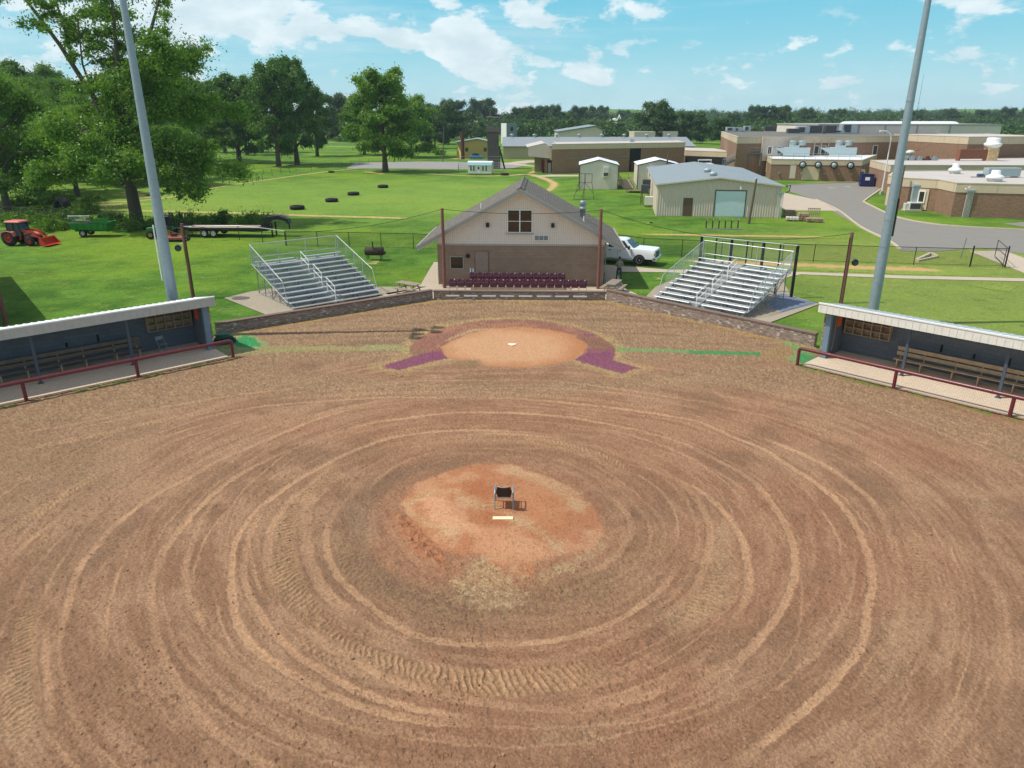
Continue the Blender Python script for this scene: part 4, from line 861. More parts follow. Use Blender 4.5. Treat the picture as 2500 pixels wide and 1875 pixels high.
# ------------------------------------------------------------ bleachers
def bleacher(loc, rz, lb, L=6.4, al=.43, ar=.57, lit=False):
    t = thing('bleacher', lb, 'bleachers', loc, rz); N_, TR, RI, Z0 = 10, .61, .205, .16
    for i in range(N_):
        y = i*TR; zf = Z0+i*RI
        mk_obj('foot_plank', MB().bbox(0, L, y, y+.27, zf-.04, zf, .008).bbox(0, L, y+.285, y+.38 if i < N_-1 else y+.95, zf-.04, zf, .008), M_aludull, t)
        mk_obj('riser', MB().box(0.02, L-.02, y+TR-.02, y+TR, zf-.02, zf+RI-.045), M_aludull, t) if i < N_-1 else None
        if i < N_:
            for x0, x1 in ((0 if i else .0, L*al), (L*ar, L)):
                if i == N_-1: x0, x1 = x0, x1
                s = mk_obj('seat_plank', MB().bbox(x0-.05, x1+.05, y+.30, y+.56, zf+.215, zf+.26, .012), M_alu, t)
            for x_ in np.arange(.35, L, 1.4):
                if L*al-.1 < x_ < L*ar+.1: continue
                mk_obj('seat_bracket', MB().bar((x_, y+.42, zf-.02), (x_, y+.42, zf+.22), .05, .12), M_galv, t)
    fr = MB()
    for x_ in (.1, L*.25, L*.5, L*.75, L-.1):
        fr.bar((x_, 0, Z0-.08), (x_, N_*TR+.3, Z0-.08+N_*RI), .05, .09)
        for i in range(2, N_+1, 2):
            y = i*TR; fr.bar((x_, y, 0), (x_, y, Z0+i*RI-.08), .05)
        fr.bar((x_, .2, .03), (x_, N_*TR, .03), .05)
        fr.bar((x_, 2*TR, .05), (x_, 6*TR, 5*RI), .035).bar((x_, 6*TR, .05), (x_, 10*TR, 9*RI), .035)
    for i in (4, 7, 10):
        y = i*TR; fr.bar((.1, y, .1), (L*.5, y, Z0+i*RI-.12), .035).bar((L*.5, y, Z0+i*RI-.12), (L-.1, y, .1), .035).bar((.1, y, .4), (L-.1, y, .4), .035)
    mk_obj('understructure', fr, M_galv, t)
    # guard rails
    D = N_*TR+.34; ZT = Z0+(N_-1)*RI
    gr = MB(); GZ0 = .95
    for sx in (-.06, L+.06):
        a = (sx, 2.1*TR, Z0+2*RI+1.12); b_ = (sx, D, ZT+1.38)
        gr.tube([a, b_], .028, 8); gr.tube([(sx, 1.2*TR, Z0+1.1*RI-.02), a], .025, 8)
        gr.tube([(sx, 1.2*TR, Z0+1.2*RI-.04), (sx, D, ZT+.02)], .024, 8)
        for k in (.27, .5, .73, .98):
            y = a[1]+(b_[1]-a[1])*k; zt = a[2]+(b_[2]-a[2])*k; gr.tube([(sx, y, zt-1.45), (sx, y, zt)], .024, 8)
    gr.tube([(-.06, D, ZT+1.38), (L+.06, D, ZT+1.38)], .028, 8); gr.tube([(-.06, D, ZT+.48), (L+.06, D, ZT+.48)], .024, 8)
    for x_ in (.05, L*.3, L*.62, L-.05): gr.tube([(x_, D, ZT-.1), (x_, D, ZT+1.38)], .024, 8)
    mk_obj('guard_rail', gr, M_alu if lit else M_alu, t)
    wm = MB(); p = .11
    for k in range(int(L/p)): wm.sheet((k*p, D+.02, ZT+.05), (k*p+.6, D+.02, ZT+1.36), .006); wm.sheet((k*p+.6, D+.02, ZT+.05), (k*p, D+.02, ZT+1.36), .006)
    for sx in (-.06, L+.06):
        for k in range(int((D-1.3)/p)):
            y = 1.3+k*p; z_ = Z0+y/TR*RI; wm.sheet((sx, y, z_), (sx+.001, min(y+.6, D), z_+1.2), .006); wm.sheet((sx, min(y+.6, D), z_+.2), (sx+.001, y, z_+1.1), .006)
    mk_obj('chain_mesh', wm, M_galv, t)
    for i0 in (.6, 3.7, 6.9):
        y0 = i0*TR; y1 = y0+1.9*TR; z0 = Z0+int(i0)*RI; z1 = z0+2*RI; x_ = L*.485; h = MB()
        h.tube([(x_, y0, z0), (x_, y0, z0+.92), (x_, y1, z1+.92), (x_, y1, z1)], .024, 8); h.tube([(x_, y0, z0+.5), (x_, y1, z1+.5)], .02, 8)
        mk_obj('handrail', h, M_white, t)
    return t
bleacher((-13.95, 44.9, 0), math.atan2(.634, .774), 'aluminium bleachers on the grass to the left of the concession building')
brt = bleacher((9.3, 46.95, 0), math.atan2(-.69, .724), 'sunlit aluminium bleachers on the right, backed by dark posts', al=.40, ar=.55)
# dark posts of the shade frame behind the right bleachers
bp = thing('shade_frame', 'row of dark posts with a thin top pipe standing behind the right bleachers', 'frame', (14, 53, 0))
A_, B_ = Vector((13.9, 53.2, 0)), Vector((19.2, 48.6, 0)); zt = [AY(1735, 577, 53.2).z, AY(1915, 600, 48.6).z]
for k in range(7):
    p_ = A_.lerp(B_, k/6); mk_obj('post', MB().bar(p_, p_+Vector((0,0,zt[0]+(zt[1]-zt[0])*k/6)), .16 if k % 2 == 0 else .08), M_black, bp, True)
mk_obj('top_pipe', MB().tube([A_+Vector((0,0,zt[0])), B_+Vector((0,0,zt[1]))], .03, 8), M_galv, bp, True)

# ------------------------------------------------------------ dugouts
def dugout(O, rz, m, side):
    other = {'left': 'dark shaded', 'right': 'open sunlit-fronted'}[side]
    L = 16.
    t = thing('dugout', '%s block dugout with a white metal roof, on the %s of the field' % (other, side), 'dugout', (O[0], O[1], 0), rz)
    bx = lambda mb, x0, x1, *r: mb.box(m*x0, m*x1, *r)
    mk_obj('floor_slab', bx(MB(), -.12, L, -1.72, 2.1, -.12, .075), M_slab, t)
    mk_obj('back_wall', bx(MB(), .2, L, 1.95, 2.15, .075, 2.36), M_blockblue, t)
    ew = bx(MB(), .0, .2, .18, 2.15, .075, 2.4); mk_obj('end_wall', ew, M_blockblue, t)
    mk_obj('end_brick', bx(MB(), -.1, -.002, .0, 2.15, -.1, 2.36), M_fieldbrick, t)
    mk_obj('end_pillar', bx(MB(), -.002, .26, -.02, .18, .075, 2.5), M_bluetrim, t)
    for x_ in (3.9, 7.9, 11.9):
        mk_obj('post', bx(MB(), x_-.06, x_+.06, .04, .16, .075, 2.5).box(m*(x_-.12), m*(x_+.12), .0, .2, .075, .095), pm('slate_steel', (74, 84, 98), .45), t)
    for k, x_ in enumerate((4.85, 6.25, 7.65, 9.05, 10.4)):
        mk_obj('wall_slit', bx(MB(), x_-.05, x_+.05, 1.935, 1.949, 1.05, 1.42 if k != 1 else 1.28), M_dark, t)
    # metal roof: gently falling to the back, ribbed
    rf = MB(); y0, y1, z0, z1 = -.34, 2.4, 2.93, 2.40
    rf.add([(m*-.28, y0, z0), (m*L, y0, z0), (m*L, y1, z1), (m*-.28, y1, z1), (m*-.28, y0, z0-.05), (m*L, y0, z0-.05), (m*L, y1, z1-.05), (m*-.28, y1, z1-.05)], [(0,1,2,3),(7,6,5,4),(0,4,5,1),(1,5,6,2),(2,6,7,3),(3,7,4,0)])
    x_ = -.2
    while x_ < L: rf.bar((m*x_, y0, z0+.012), (m*x_, y1, z1+.012), .05, .03); x_ += .305
    mk_obj('roof', rf, M_roofwhite if side == 'left' else pm('white_roof_sheet', (214, 220, 222), .4, .1), t)
    fa = bx(MB(), -.3, L, y0-.03, y0-.001, 2.47, 2.9); fa.prism([(y0-.03, 2.47), (y1, 2.3), (y1, 2.38), (y0-.03, 2.9)], 'x', m*-.32, m*-.301)
    x_ = -.2
    while x_ < L: fa.box(m*x_-.012, m*x_+.012, y0-.045, y0-.029, 2.48, 2.84); x_ += .305
    mk_obj('fascia', fa, pm('fascia_white', (226, 222, 212), .45) if side == 'right' else pm('fascia_white_shaded', (186, 182, 176), .5), t)  # left fascia: same white, greyed in its colour for the unlit side
    mk_obj('fascia_cap', bx(MB(), -.33, L, y0-.06, y0+.05, 2.902, 2.962), M_white, t)
    mk_obj('beam', bx(MB(), .0, L, .02, .18, 2.5, 2.72), M_bluetrim, t)
    # cubby shelves
    cw = mk_obj('cubby_shelf', bx(MB(), .35, 2.55, 1.925, 1.949, 1.15, 2.2), M_bench, t); d = MB()
    for i in range(6): xx = .35+.44*i; bx(d, xx-.012, xx+.012, 1.58, 1.925, 1.15, 2.2)
    for j in range(4): bx(d, .35, 2.55, 1.58, 1.925, 1.15+.34*j, 1.174+.34*j)
    mk_obj('divider', d, M_bench, cw)
    mk_obj('sign_board', bx(MB(), .205, .235, .9, 1.4, 1.55, 2.2), pm('orange_board', (214, 98, 34), .6), t)
    if side == 'right':
        mk_obj('pull_cord', MB().tube([(m*.3, .5, 2.45), (m*.32, .52, 1.2), (m*.3, .5, .4)], .012, 5), M_wood, t)
        mk_obj('floor_box', bx(MB(), .27, .45, .42, .6, .08, .2), M_wood, t)
    return t
def bench(O, rz, m, side):
    t = thing('player_bench', 'long %s wooden bench along the back wall of the %s dugout' % ('shade-darkened' if side == 'left' else 'brown', side), 'bench', (O[0], O[1], .075), rz)
    x0 = 3.1
    for k in range(5):
        a, b_ = x0+k*2.45, x0+k*2.45+2.44
        for (y0_, y1_, z0_, z1_, nm) in ((1.02, 1.16, .42, .46, 'seat_board'), (1.18, 1.34, .42, .46, 'seat_board'), (1.42, 1.46, .58, .76, 'back_board'), (1.46, 1.50, .82, 1.0, 'back_board')):
            mk_obj(nm, MB().box(m*a, m*b_, y0_, y1_, z0_, z1_), M_bench if side == 'right' else pm('shaded_bench_wood', (112, 98, 86), .85, var=.3), t)  # left boards: shade of the dugout interior put into the wood colour
        for x_ in (a+.15, (a+b_)/2): mk_obj('trestle', MB().box(m*x_, m*(x_+.05), 1.05, 1.5, 0, .42).box(m*x_, m*(x_+.05), 1.47, 1.53, .42, 1.0), M_bench, t)
    return t
def pipe_rail(O, rz, m, side):
    t = thing('pipe_railing', 'maroon pipe railing with black netting in front of the %s dugout' % side, 'railing', (O[0], O[1], 0), rz)
    y = -1.9; z = .92; xs = [-.3+4.56*k for k in range(4)]
    tp = MB(); tp.tube([(m*xs[0], y, z-.12), (m*(xs[0]+.035), y, z-.035), (m*(xs[0]+.12), y, z), (m*16, y, z)], .085, 14)
    x_ = 1.2
    while x_ < 15: tp.tube([(m*(x_-.02), y, z), (m*(x_+.02), y, z)], .092, 14); x_ += 2.28
    mk_obj('top_pipe', tp, M_maroon, t)
    for x_ in xs: mk_obj('pipe_post', MB().tube([(m*x_, y, -.1), (m*x_, y, z-.05)], .08, 14), M_maroon, t)
    nt = MB()
    for k in range(int(16/.06)): nt.sheet((m*(xs[0]+.06*k), y-.02, .04), (m*(xs[0]+.06*k), y-.02, z), .004)
    for j in range(15): nt.sheet((m*xs[0], y-.02, .04+.06*j), (m*16, y-.02, .04+.06*j), .004)
    mk_obj('netting', nt, M_black, t)
    mk_obj('bottom_cable', MB().tube([(m*xs[0], y-.04, .05), (m*16, y-.04, .05)], .018, 6), M_dark, t)
    return t
RZR, RZL = math.atan2(-.724, .69), math.atan2(.67, .742)
for O, rz, m, sd in (((15.78, 35.08), RZR, 1, 'right'), ((-15.83, 36.46), RZL, -1, 'left')):
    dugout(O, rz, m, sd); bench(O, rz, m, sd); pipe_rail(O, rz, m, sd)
# folding chair standing in the left dugout
def place_local(O, rz, x, y, z=0): return (O[0]+x*math.cos(rz)-y*math.sin(rz), O[1]+x*math.sin(rz)+y*math.cos(rz), z)
fc = thing('folding_chair', 'pale folding chair standing inside the dark left dugout', 'chair', place_local((-15.83, 36.46), RZL, -2.1, 1.3, .075), RZL+.3)
mk_obj('seat', MB().bbox(-.2,.2,-.2,.18,.43,.45,.01), M_galv, fc); mk_obj('backrest', MB().bbox(-.2,.2,.2,.225,.62,.82,.008), M_galv, fc)
for sx in (-.21, .21): mk_obj('leg', MB().tube([(sx,-.25,0),(sx,.05,.45),(sx,.22,.84)], .012, 6), M_galv, fc); mk_obj('leg', MB().tube([(sx*.95,.25,0),(sx*.95,-.12,.45)], .012, 6), M_galv, fc)

# rolled green tarp by the left dugout corner
tp = thing('folded_tarp', 'pile of folded dark green tarpaulin at the corner of the left dugout', 'tarp', (-15.75, 37.8, .0), .5)
rg_ = random.Random(5)
for k in range(6):
    mb = MB(); z_ = .03+.085*k; pts = []; w_ = .62-.05*k; d_ = .40-.03*k; n_ = 20; vs = []
    for zz, sc_ in ((0, .93), (.03, 1.), (.06, 1.), (.085, .9)):
        for i in range(n_):
            a = 6.283*i/n_; q_ = 1+.09*math.sin(3*a+k)+.05*rg_.uniform(-1, 1); cx_ = abs(math.cos(a))**.6*(1 if math.cos(a) > 0 else -1); sy_ = abs(math.sin(a))**.6*(1 if math.sin(a) > 0 else -1)
            vs.append((cx_*w_*q_*sc_+.03*math.sin(k*2.), sy_*d_*q_*sc_+.03*math.cos(k), z_+zz+.012*math.sin(2*a+k)))
    fs = [(r*n_+i, r*n_+(i+1) % n_, (r+1)*n_+(i+1) % n_, (r+1)*n_+i) for r in range(3) for i in range(n_)]+[tuple(range(3*n_, 4*n_))]
    mb.add(vs, fs, True); mk_obj('fold', mb, M_tarp if k > 3 else pm('dark_tarp', (16, 52, 46), .6, var=.3, bs=.5), tp)

# ------------------------------------------------------------ pitching mound things
rub = thing('pitching_rubber', 'white pitching rubber slab set in the mound clay in front of the chair', 'pitching rubber', (G(1228, 1266, .29)), .0)
mk_obj('rubber_slab', MB().bbox(-.305, .305, -.075, .075, -.03, .035, .008), pm('old_white_rubber', (250, 226, 180), .6, var=.08), rub)
hp = thing('home_plate', 'worn white home plate in the middle of the clay circle', 'home plate', (.0, 37.42, .025), .0)
mk_obj('plate', MB().prism([(-.216,.21),(.216,.21),(.216,0),(0,-.216),(-.216,0)], 'z', 0, .025), pm('worn_plate', (238, 222, 192), .6, var=.1), hp)
cc = G(1231, 1240, .27); chx = thing('chair', 'black sling chair with grey metal frame standing on the pitcher\'s mound', 'chair', (cc.x, cc.y+.12, .265), -.03)
# its back is towards the camera: backrest at -y
bkv = []
for z_, y_, hw in ((.46, -.20, .16), (.54, -.235, .235), (.66, -.275, .235), (.80, -.32, .205), (.86, -.345, .195)):
    for k in range(9): u = -1+k/4; bkv.append((u*hw, y_-.05*(1-u*u)+.02, z_-.012*(1-u*u)*(1 if z_ > .8 else 0)))
fs = [(r*9+k, r*9+k+1, (r+1)*9+k+1, (r+1)*9+k) for r in range(4) for k in range(8)]
mb = MB(); mb.add(bkv, fs, True); mb.add([(x, y+.02, z) for x, y, z in bkv], [f[::-1] for f in fs], True)
mk_obj('backrest', mb, M_black, chx)
mk_obj('top_rail', MB().tube([bkv[36+k] for k in range(9)], .014, 8), M_galv, chx)
mk_obj('seat', MB().bbox(-.22, .22, -.20, .25, .43, .455, .03), M_black, chx)
for sx in (-1, 1):
    mk_obj('leg', MB().tube([(sx*.285,-.27,0),(sx*.28,-.2,.36),(sx*.275,-.2,.62)], .018, 8), M_galv, chx)
    mk_obj('leg', MB().tube([(sx*.285,.30,0),(sx*.275,.22,.62)], .018, 8), M_galv, chx)
    mk_obj('armrest', MB().tube([(sx*.275,-.25,.55),(sx*.278,-.2,.62),(sx*.278,.0,.645),(sx*.275,.22,.62)], .022, 8), M_galv, chx)
    mk_obj('seat_support', MB().tube([(sx*.275,-.2,.42),(sx*.275,.24,.42)], .014, 6), M_galv, chx)
mk_obj('crossbar', MB().tube([(-.275,-.2,.40),(.275,-.2,.40)], .014, 6), M_galv, chx); mk_obj('crossbar', MB().tube([(-.275,.22,.40),(.275,.22,.40)], .014, 6), M_galv, chx)

# ------------------------------------------------------------ picnic tables
def picnic():
    t = thing('picnic_table', '', 'table')
    for k in range(5): mk_obj('top_board', MB().bbox(-.9,.9,-.37+.15*k,-.37+.15*k+.14,.71,.75,.008), M_wood, t)
    for s in (-1, 1):
        for k in range(2): mk_obj('bench_board', MB().bbox(-.9,.9,s*.62+.15*k-.14,s*.62+.15*k,.41,.45,.008), M_wood, t)
        mk_obj('leg_frame', MB().bar((s*.62,-.62,0),(s*.62,-.15,.71),.045,.09,(1,0,0)).bar((s*.62,.62,0),(s*.62,.15,.71),.045,.09,(1,0,0)).bar((s*.62+.05,-.75,.39),(s*.62+.05,.75,.39),.045,.09,(1,0,0)).bar((s*.62+.05,-.36,.68),(s*.62+.05,.36,.68),.045,.07,(1,0,0)), M_wood, t)
    return t
p1 = picnic(); p1.location = (-7.25, 49.75, .0); p1.rotation_euler = (0,0,-.55); p1['label'] = 'grey wooden picnic table between the left bleachers and the concession building'; p1['group'] = 'wooden picnic tables behind the backstop wall'
p2 = dup(p1, (7.15, 50.0, .02), 1.15, 'grey wooden picnic table to the right of the concession building, near the standing man')

# ------------------------------------------------------------ smoker
sm = thing('barrel_smoker', 'rusty black barrel smoker with a chimney on the grass behind the left bleachers', 'smoker', (-11.95, 62.6, 0), -.08)
mk_obj('drum', MB().lathe([(0,-.78),(.33,-.78),(.36,-.75),(.36,.78),(.33,.8),(0,.8)], (0,0,.72), 'x', 24), pm('rusty_black', (62, 50, 46), .8, var=.4, scale=3.), sm)
mk_obj('lid_handle', MB().tube([(.1,-.37,.7),(.1,-.43,.7),(.55,-.43,.7),(.55,-.37,.7)], .02, 6), M_rust, sm)
mk_obj('chimney', MB().tube([(.05,-.2,.95),(-.02,-.3,1.15),(-.02,-.3,1.62)], .05, 10), M_black, sm)
mk_obj('firebox', MB().bbox(.78,.98,-.2,.2,.45,.7,.02), M_rust, sm)
for sx in (-.6, .6):
    for sy in (-.25, .25): mk_obj('leg', MB().bar((sx,sy,0),(sx,sy*.8,.5),.05), M_black, sm)

# ------------------------------------------------------------ building off the left edge that throws the long shadow, with its net post
hb = thing('batting_building', 'metal batting building off the left edge whose shadow falls across the lawn', 'building', (-42, 55.2, 0), math.atan2(-12.6, 10.4))
mk_obj('wall', MB().box(0, 18, -10, 0, -.1, 4.35), pm('dark_slate_metal', (70, 78, 88), .5), hb)
mk_obj('roof', MB().prism([(-10.3, 4.33), (.18, 4.33), (.18, 4.5), (-5, 5.6), (-10.3, 4.5)], 'x', -.3, 18.3), M_roofgrey, hb)
# ------------------------------------------------------------ trees
M_leaf = leafmat('leaves', (72, 114, 40), (136, 168, 60), .38); M_leafd = leafmat('leaves_dark', (60, 100, 38), (116, 150, 60), .34); M_leaffar = leafmat('leaves_far', (46, 80, 42), (94, 122, 58), .3)
M_leafy = leafmat('leaves_bright', (76, 112, 34), (120, 148, 50))
def leaf_mesh(name, cents, rads, per, size, seed, flat_=.75, mat=None, tintv=None):
    """many small leaf-sized faces in clumps"""
    r = np.random.default_rng(seed); cents = np.array(cents); rads = np.array(rads)
    n = (per*(rads/rads.mean())**2).astype(int)+3; ci = np.repeat(np.arange(len(cents)), n); N_ = len(ci)
    d = r.normal(size=(N_, 3)); d /= np.linalg.norm(d, axis=1)[:, None]
    rad = rads[ci]*np.abs(r.normal(0, .62, N_)+.25); p_ = cents[ci]+d*rad[:, None]*np.array([1, 1, flat_]); p_[:, 2] -= .12*rads[ci]*(d[:, 0]**2+d[:, 1]**2)
    nrm = d*.6+r.normal(size=(N_, 3))*.65+np.array([0, 0, .4]); nrm /= np.linalg.norm(nrm, axis=1)[:, None]
    a = np.cross(nrm, r.normal(size=(N_, 3))); a /= np.linalg.norm(a, axis=1)[:, None]; b_ = np.cross(nrm, a)
    s = size*(.55+.9*r.random(N_))[:, None]
    co = np.stack([p_-a*s, p_+b_*s*.45, p_+a*s, p_-b_*s*.45], 1).reshape(-1, 3)
    q = np.arange(N_*4).reshape(N_, 4)
    me = bpy.data.meshes.new(name); np_mesh(me, co, q, False)
    ct = r.random(len(cents)); tint = np.clip(ct[ci]*.55+r.random(N_)*.45, 0, 1)
    at = me.attributes.new('tint', 'FLOAT', 'FACE'); at.data.foreach_set('value', tint.astype(np.float32))
    me.materials.append(mat or M_leaf); return me
def skeleton(H, R, seed, base=.25, nl=9, lean=(0, 0), fork=False, droop=.0, top=.5, sub=5, spread=1.):
    """trunk, limbs and twigs; returns wood MB and clump centres"""
    r = random.Random(seed); mb = MB(); cl = []; tr = H*.021+.08
    tp = [Vector((0, 0, -.2))]; 
    for k in range(1, 7): f = k/6; tp.append(Vector((lean[0]*f*f+r.uniform(-.02, .02)*H*.4*f, lean[1]*f*f+r.uniform(-.02, .02)*H*.4*f, H*.88*f)))
    mb.tube(tp, [tr*1.5, tr*1.0, tr*.85, tr*.66, tr*.48, tr*.3, tr*.1], 9)
    def at_(f): x = f*6; i = min(5, int(x)); return tp[i].lerp(tp[i+1], x-i)
    for i in range(nl):
        f = base+(.97-base)*((i+.5)/nl)**.9; a = i*2.4+r.uniform(-.5, .5); o = at_(f); hh = (f-base)/(1-base)
        prof = (math.sin(math.pi*min(1, .18+.82*(1-hh)**.8)*.5))*(1-.25*(hh < .12)); ln = R*prof*r.uniform(.75, 1.15)
        rise = (.35+.75*hh)*spread-droop*(1-hh)
        e = o+Vector((math.cos(a)*ln, math.sin(a)*ln, ln*rise*.75+.5)); md = o.lerp(e, .5)+Vector((r.uniform(-.1,.1)*ln, r.uniform(-.1,.1)*ln, ln*.14+droop*.8))
        r0 = tr*.5*(1-.6*hh)+.03; mb.tube([o, o.lerp(md, .5)+Vector((0,0,.06*ln)), md, md.lerp(e, .5), e], [r0, r0*.8, r0*.6, r0*.4, r0*.15], 6, False)
        for j in range(sub):
            g_ = .3+.7*(j+.5)/sub; c = (o.lerp(md, g_*2) if g_ < .5 else md.lerp(e, g_*2-1)); a2 = a+r.uniform(-1.5, 1.5); l2 = ln*r.uniform(.2, .45)
            c2 = c+Vector((math.cos(a2)*l2, math.sin(a2)*l2, r.uniform(-.15-droop*.3, .55)*l2)); mb.tube([c, c2], [r0*.3, r0*.08], 4, False)
            cl.append((c2, R*r.uniform(.13, .22))); cl.append((c.lerp(c2, .5)+Vector((0, 0, .1)), R*r.uniform(.10, .16)))
        cl.append((e, R*r.uniform(.14, .22)))
    cl.append((tp[-1], R*.2)); cl.append((tp[-1]+Vector((R*.1, 0, -R*.15)), R*.22)); cl.append((tp[-1]+Vector((-R*.12, R*.05, -R*.3)), R*.24))
    return mb, cl
def make_tree(nm, label, x, y, H, R, seed, size, per, mat=None, group=None, **kw):
    t = thing(nm, label, 'tree', (x, y, -.05), 0, group)
    mb, cl = skeleton(H, R, seed, **kw); mk_obj('trunk', mb, M_bark, t)
    me = leaf_mesh('crown', [c for c, _ in cl], [r for _, r in cl], per, size, seed, mat=mat); o = bpy.data.objects.new('crown', me); col.objects.link(o); o.parent = t; return t
def at_px(px, py): g = G(px, py); return g.x, g.y

# the big pecan in front: forked, with a bare leaning limb reaching up to the left
bx_, by_ = at_px(335, 545)
t = thing('pecan_tree', 'largest pecan tree, leaning limbs above the flatbed trailer, behind the left light pole', 'tree', (bx_, by_, -.05))
mb = MB(); cl = []; r = random.Random(3)
def limb(pts, r0, r1, leaf=(), rad=1.5, twigs=0, spread=2.):
    n = len(pts); mb.tube([Vector(p) for p in pts], [r0+(r1-r0)*i/(n-1) for i in range(n)], 9, False)
    c = [Vector(p) for p in pts]
    for k in range(twigs):
        f = .25+.75*(k+.5)/twigs; i = min(n-2, int(f*(n-1))); o = c[i].lerp(c[i+1], f*(n-1)-i); a = r.uniform(0, 6.28); l = spread*r.uniform(.5, 1.2)
        e = o+Vector((math.cos(a)*l, math.sin(a)*l, r.uniform(-.35, .6)*l)); mb.tube([o, o.lerp(e, .5)+Vector((0,0,.12*l)), e], [r1*.5+.04, r1*.3+.03, .02], 5, False)
        cl.append((e, rad*r.uniform(.6, 1.1))); cl.append((o.lerp(e, .55), rad*r.uniform(.5, .8)))
        for q_ in range(2):
            e2 = e+Vector((r.uniform(-1, 1), r.uniform(-1, 1), r.uniform(-.7, .5)))*spread*.5; mb.tube([o.lerp(e, .7), e2], [.04, .015], 4, False); cl.append((e2, rad*r.uniform(.45, .85)))
limb([(0,0,-.3),(.05,0,1.2),(0,0,4),(-.2,0,7),(-.5,0,9.5)], .8, .45)
limb([(0,0,6.5),(-1.2,.5,10),(-2.8,.6,14),(-5.2,.5,19),(-7.8,.2,23.5),(-10,0,26.5)], .42, .08, twigs=12, rad=1.25, spread=2.3)      # long leaning limb, upper left
limb([(-4.2,.5,17),(-4.6,1,21),(-5.6,1.2,26)], .2, .06, twigs=6, rad=1.1, spread=1.8)
limb([(-2.2,.4,12.5),(-2.6,-.5,17),(-2.0,-.8,22)], .16, .05, twigs=5, rad=.9, spread=1.6)
limb([(-.3,0,8),(.8,-.5,12),(1.2,-.6,17),(1.6,-.3,22),(1.6,0,27)], .4, .08, twigs=18, rad=1.7, spread=2.8)
limb([(.8,-.5,12),(3,0,16),(4.8,.3,20),(6.6,.5,24),(8,.5,26)], .3, .06, twigs=9, rad=1.1, spread=2.)
limb([(.9,-.5,13),(4,-1,16),(6.5,-1,17.5),(8.8,-1,17.2)], .28, .06, twigs=14, rad=1.8, spread=2.6)
limb([(.3,0,9.5),(4,1,12),(7.5,1.5,13),(10.2,1.5,12)], .3, .06, twigs=15, rad=1.8, spread=2.6)
limb([(.1,0,6),(4,-1,8),(8,-1.5,8.4),(11,-1.5,6.5)], .3, .05, twigs=15, rad=1.8, spread=2.4)
limb([(.1,0,5),(3.5,-2,6),(7,-3,5.5),(9.8,-3,3.4)], .24, .04, twigs=14, rad=1.5, spread=2.2)
limb([(-.2,0,7),(-3,-1,9.5),(-5.6,-1.5,10.5),(-8,-1.5,10)], .28, .05, twigs=13, rad=1.6, spread=2.4)
limb([(-.1,0,5),(-3,-1.4,6.6),(-6,-1.5,6.6),(-8.4,-1.8,5.2)], .24, .05, twigs=12, rad=1.5, spread=2.2)
limb([(0,0,8),(-1,-3,10),(-1.2,-5.5,10.5),(-1,-7,9)], .26, .05, twigs=12, rad=1.6, spread=2.4)
limb([(0,0,6),(1.5,-3,7.5),(2.6,-5.8,7.4),(3,-7.5,5.2)], .24, .05, twigs=11, rad=1.5, spread=2.2)
limb([(0,0,10),(1.5,2.5,13),(2.5,4.5,15),(3,6,16)], .26, .05, twigs=10, rad=1.7, spread=2.6)
mk_obj('trunk', mb, M_bark, t)
me = leaf_mesh('crown', [c for c, _ in cl], [q_ for _, q_ in cl], 250, .16, 9, mat=M_leaf); o = bpy.data.objects.new('crown', me); col.objects.link(o); o.parent = t

# dense growth on the left
protoA = make_tree('broadleaf_tree', 'tall dark broadleaf tree with dense crown filling the far left edge', *at_px(20, 515), 15.5, 8.2, 11, .165, 470, M_leaf, 'trees massed along the left of the field', base=.12, nl=15, droop=.25, sub=6)
lt = [  # px, base py, scale, rz, label
 (-60, 500, 1.05, .6, 'leafy tree cut by the left edge of the picture above the red tractor'),
 (105, 470, .86, 2.1, 'bright leafy tree just right of the tree on the far left edge'),
 (190, 478, .80, 4.0, 'leafy tree tucked under the leaning limb of the largest pecan'),
 (70, 440, 1.12, 5.2, 'broad tree rising behind the first row at the left'),
 (-20, 430, 1.2, 3.1, 'broad shaded tree behind the far left edge tree'),
 (245, 445, .95, 1.1, 'leafy tree between the largest pecan and the left row'),
 (300, 452, .8, 2.7, 'leafy tree close behind the trunk of the largest pecan'),
 (150, 428, 1.15, .2, 'broad tree between the left row and the tall back pecans'),
 (395, 440, .85, 3.6, 'leafy tree right behind the left light pole'),
 (440, 452, .62, 5.6, 'lower leafy tree at the right foot of the largest pecan')]
for px, py, s_, rz, lb in lt: dup(protoA, (*at_px(px, py), -.05), rz, lb, s_)
protoB = make_tree('pecan_tree', 'tall pecan tree with rounded top at the back of the left group', *at_px(55, 400), 25.5, 8.0, 21, .30, 190, M_leafd, 'tall pecans behind the left trees', base=.06, nl=22, sub=7, droop=.12)
for px, py, s_, rz, lb in ((140, 398, .98, 1.9, 'tall pecan standing right of the rounded back tree on the left'), (215, 392, .86, 3.4, 'pecan whose top shows under the bare leaning limb'), (-40, 396, 1.08, 2.6, 'tall pecan at the very left edge of the back row'),
                         (420, 404, .95, .4, 'tall pecan directly right of the left light pole'), (505, 392, .88, 4.4, 'pecan with pale dead branches left of the pecan avenue'), (340, 400, .9, 5.5, 'pecan seen behind the left light pole'), (550, 372, .84, 2.2, 'pecan at the back left of the pecan avenue')):
    dup(protoB, (*at_px(px, py), -.05), rz, lb, s_)
protoC = make_tree('pecan_tree', 'tall narrow pecan with dark crown, first of the grove trees from the left', *at_px(585, 397), 23, 6.4, 33, .30, 190, M_leafd, 'pecan grove beyond the lawn', base=.10, nl=24, sub=7, droop=.2)
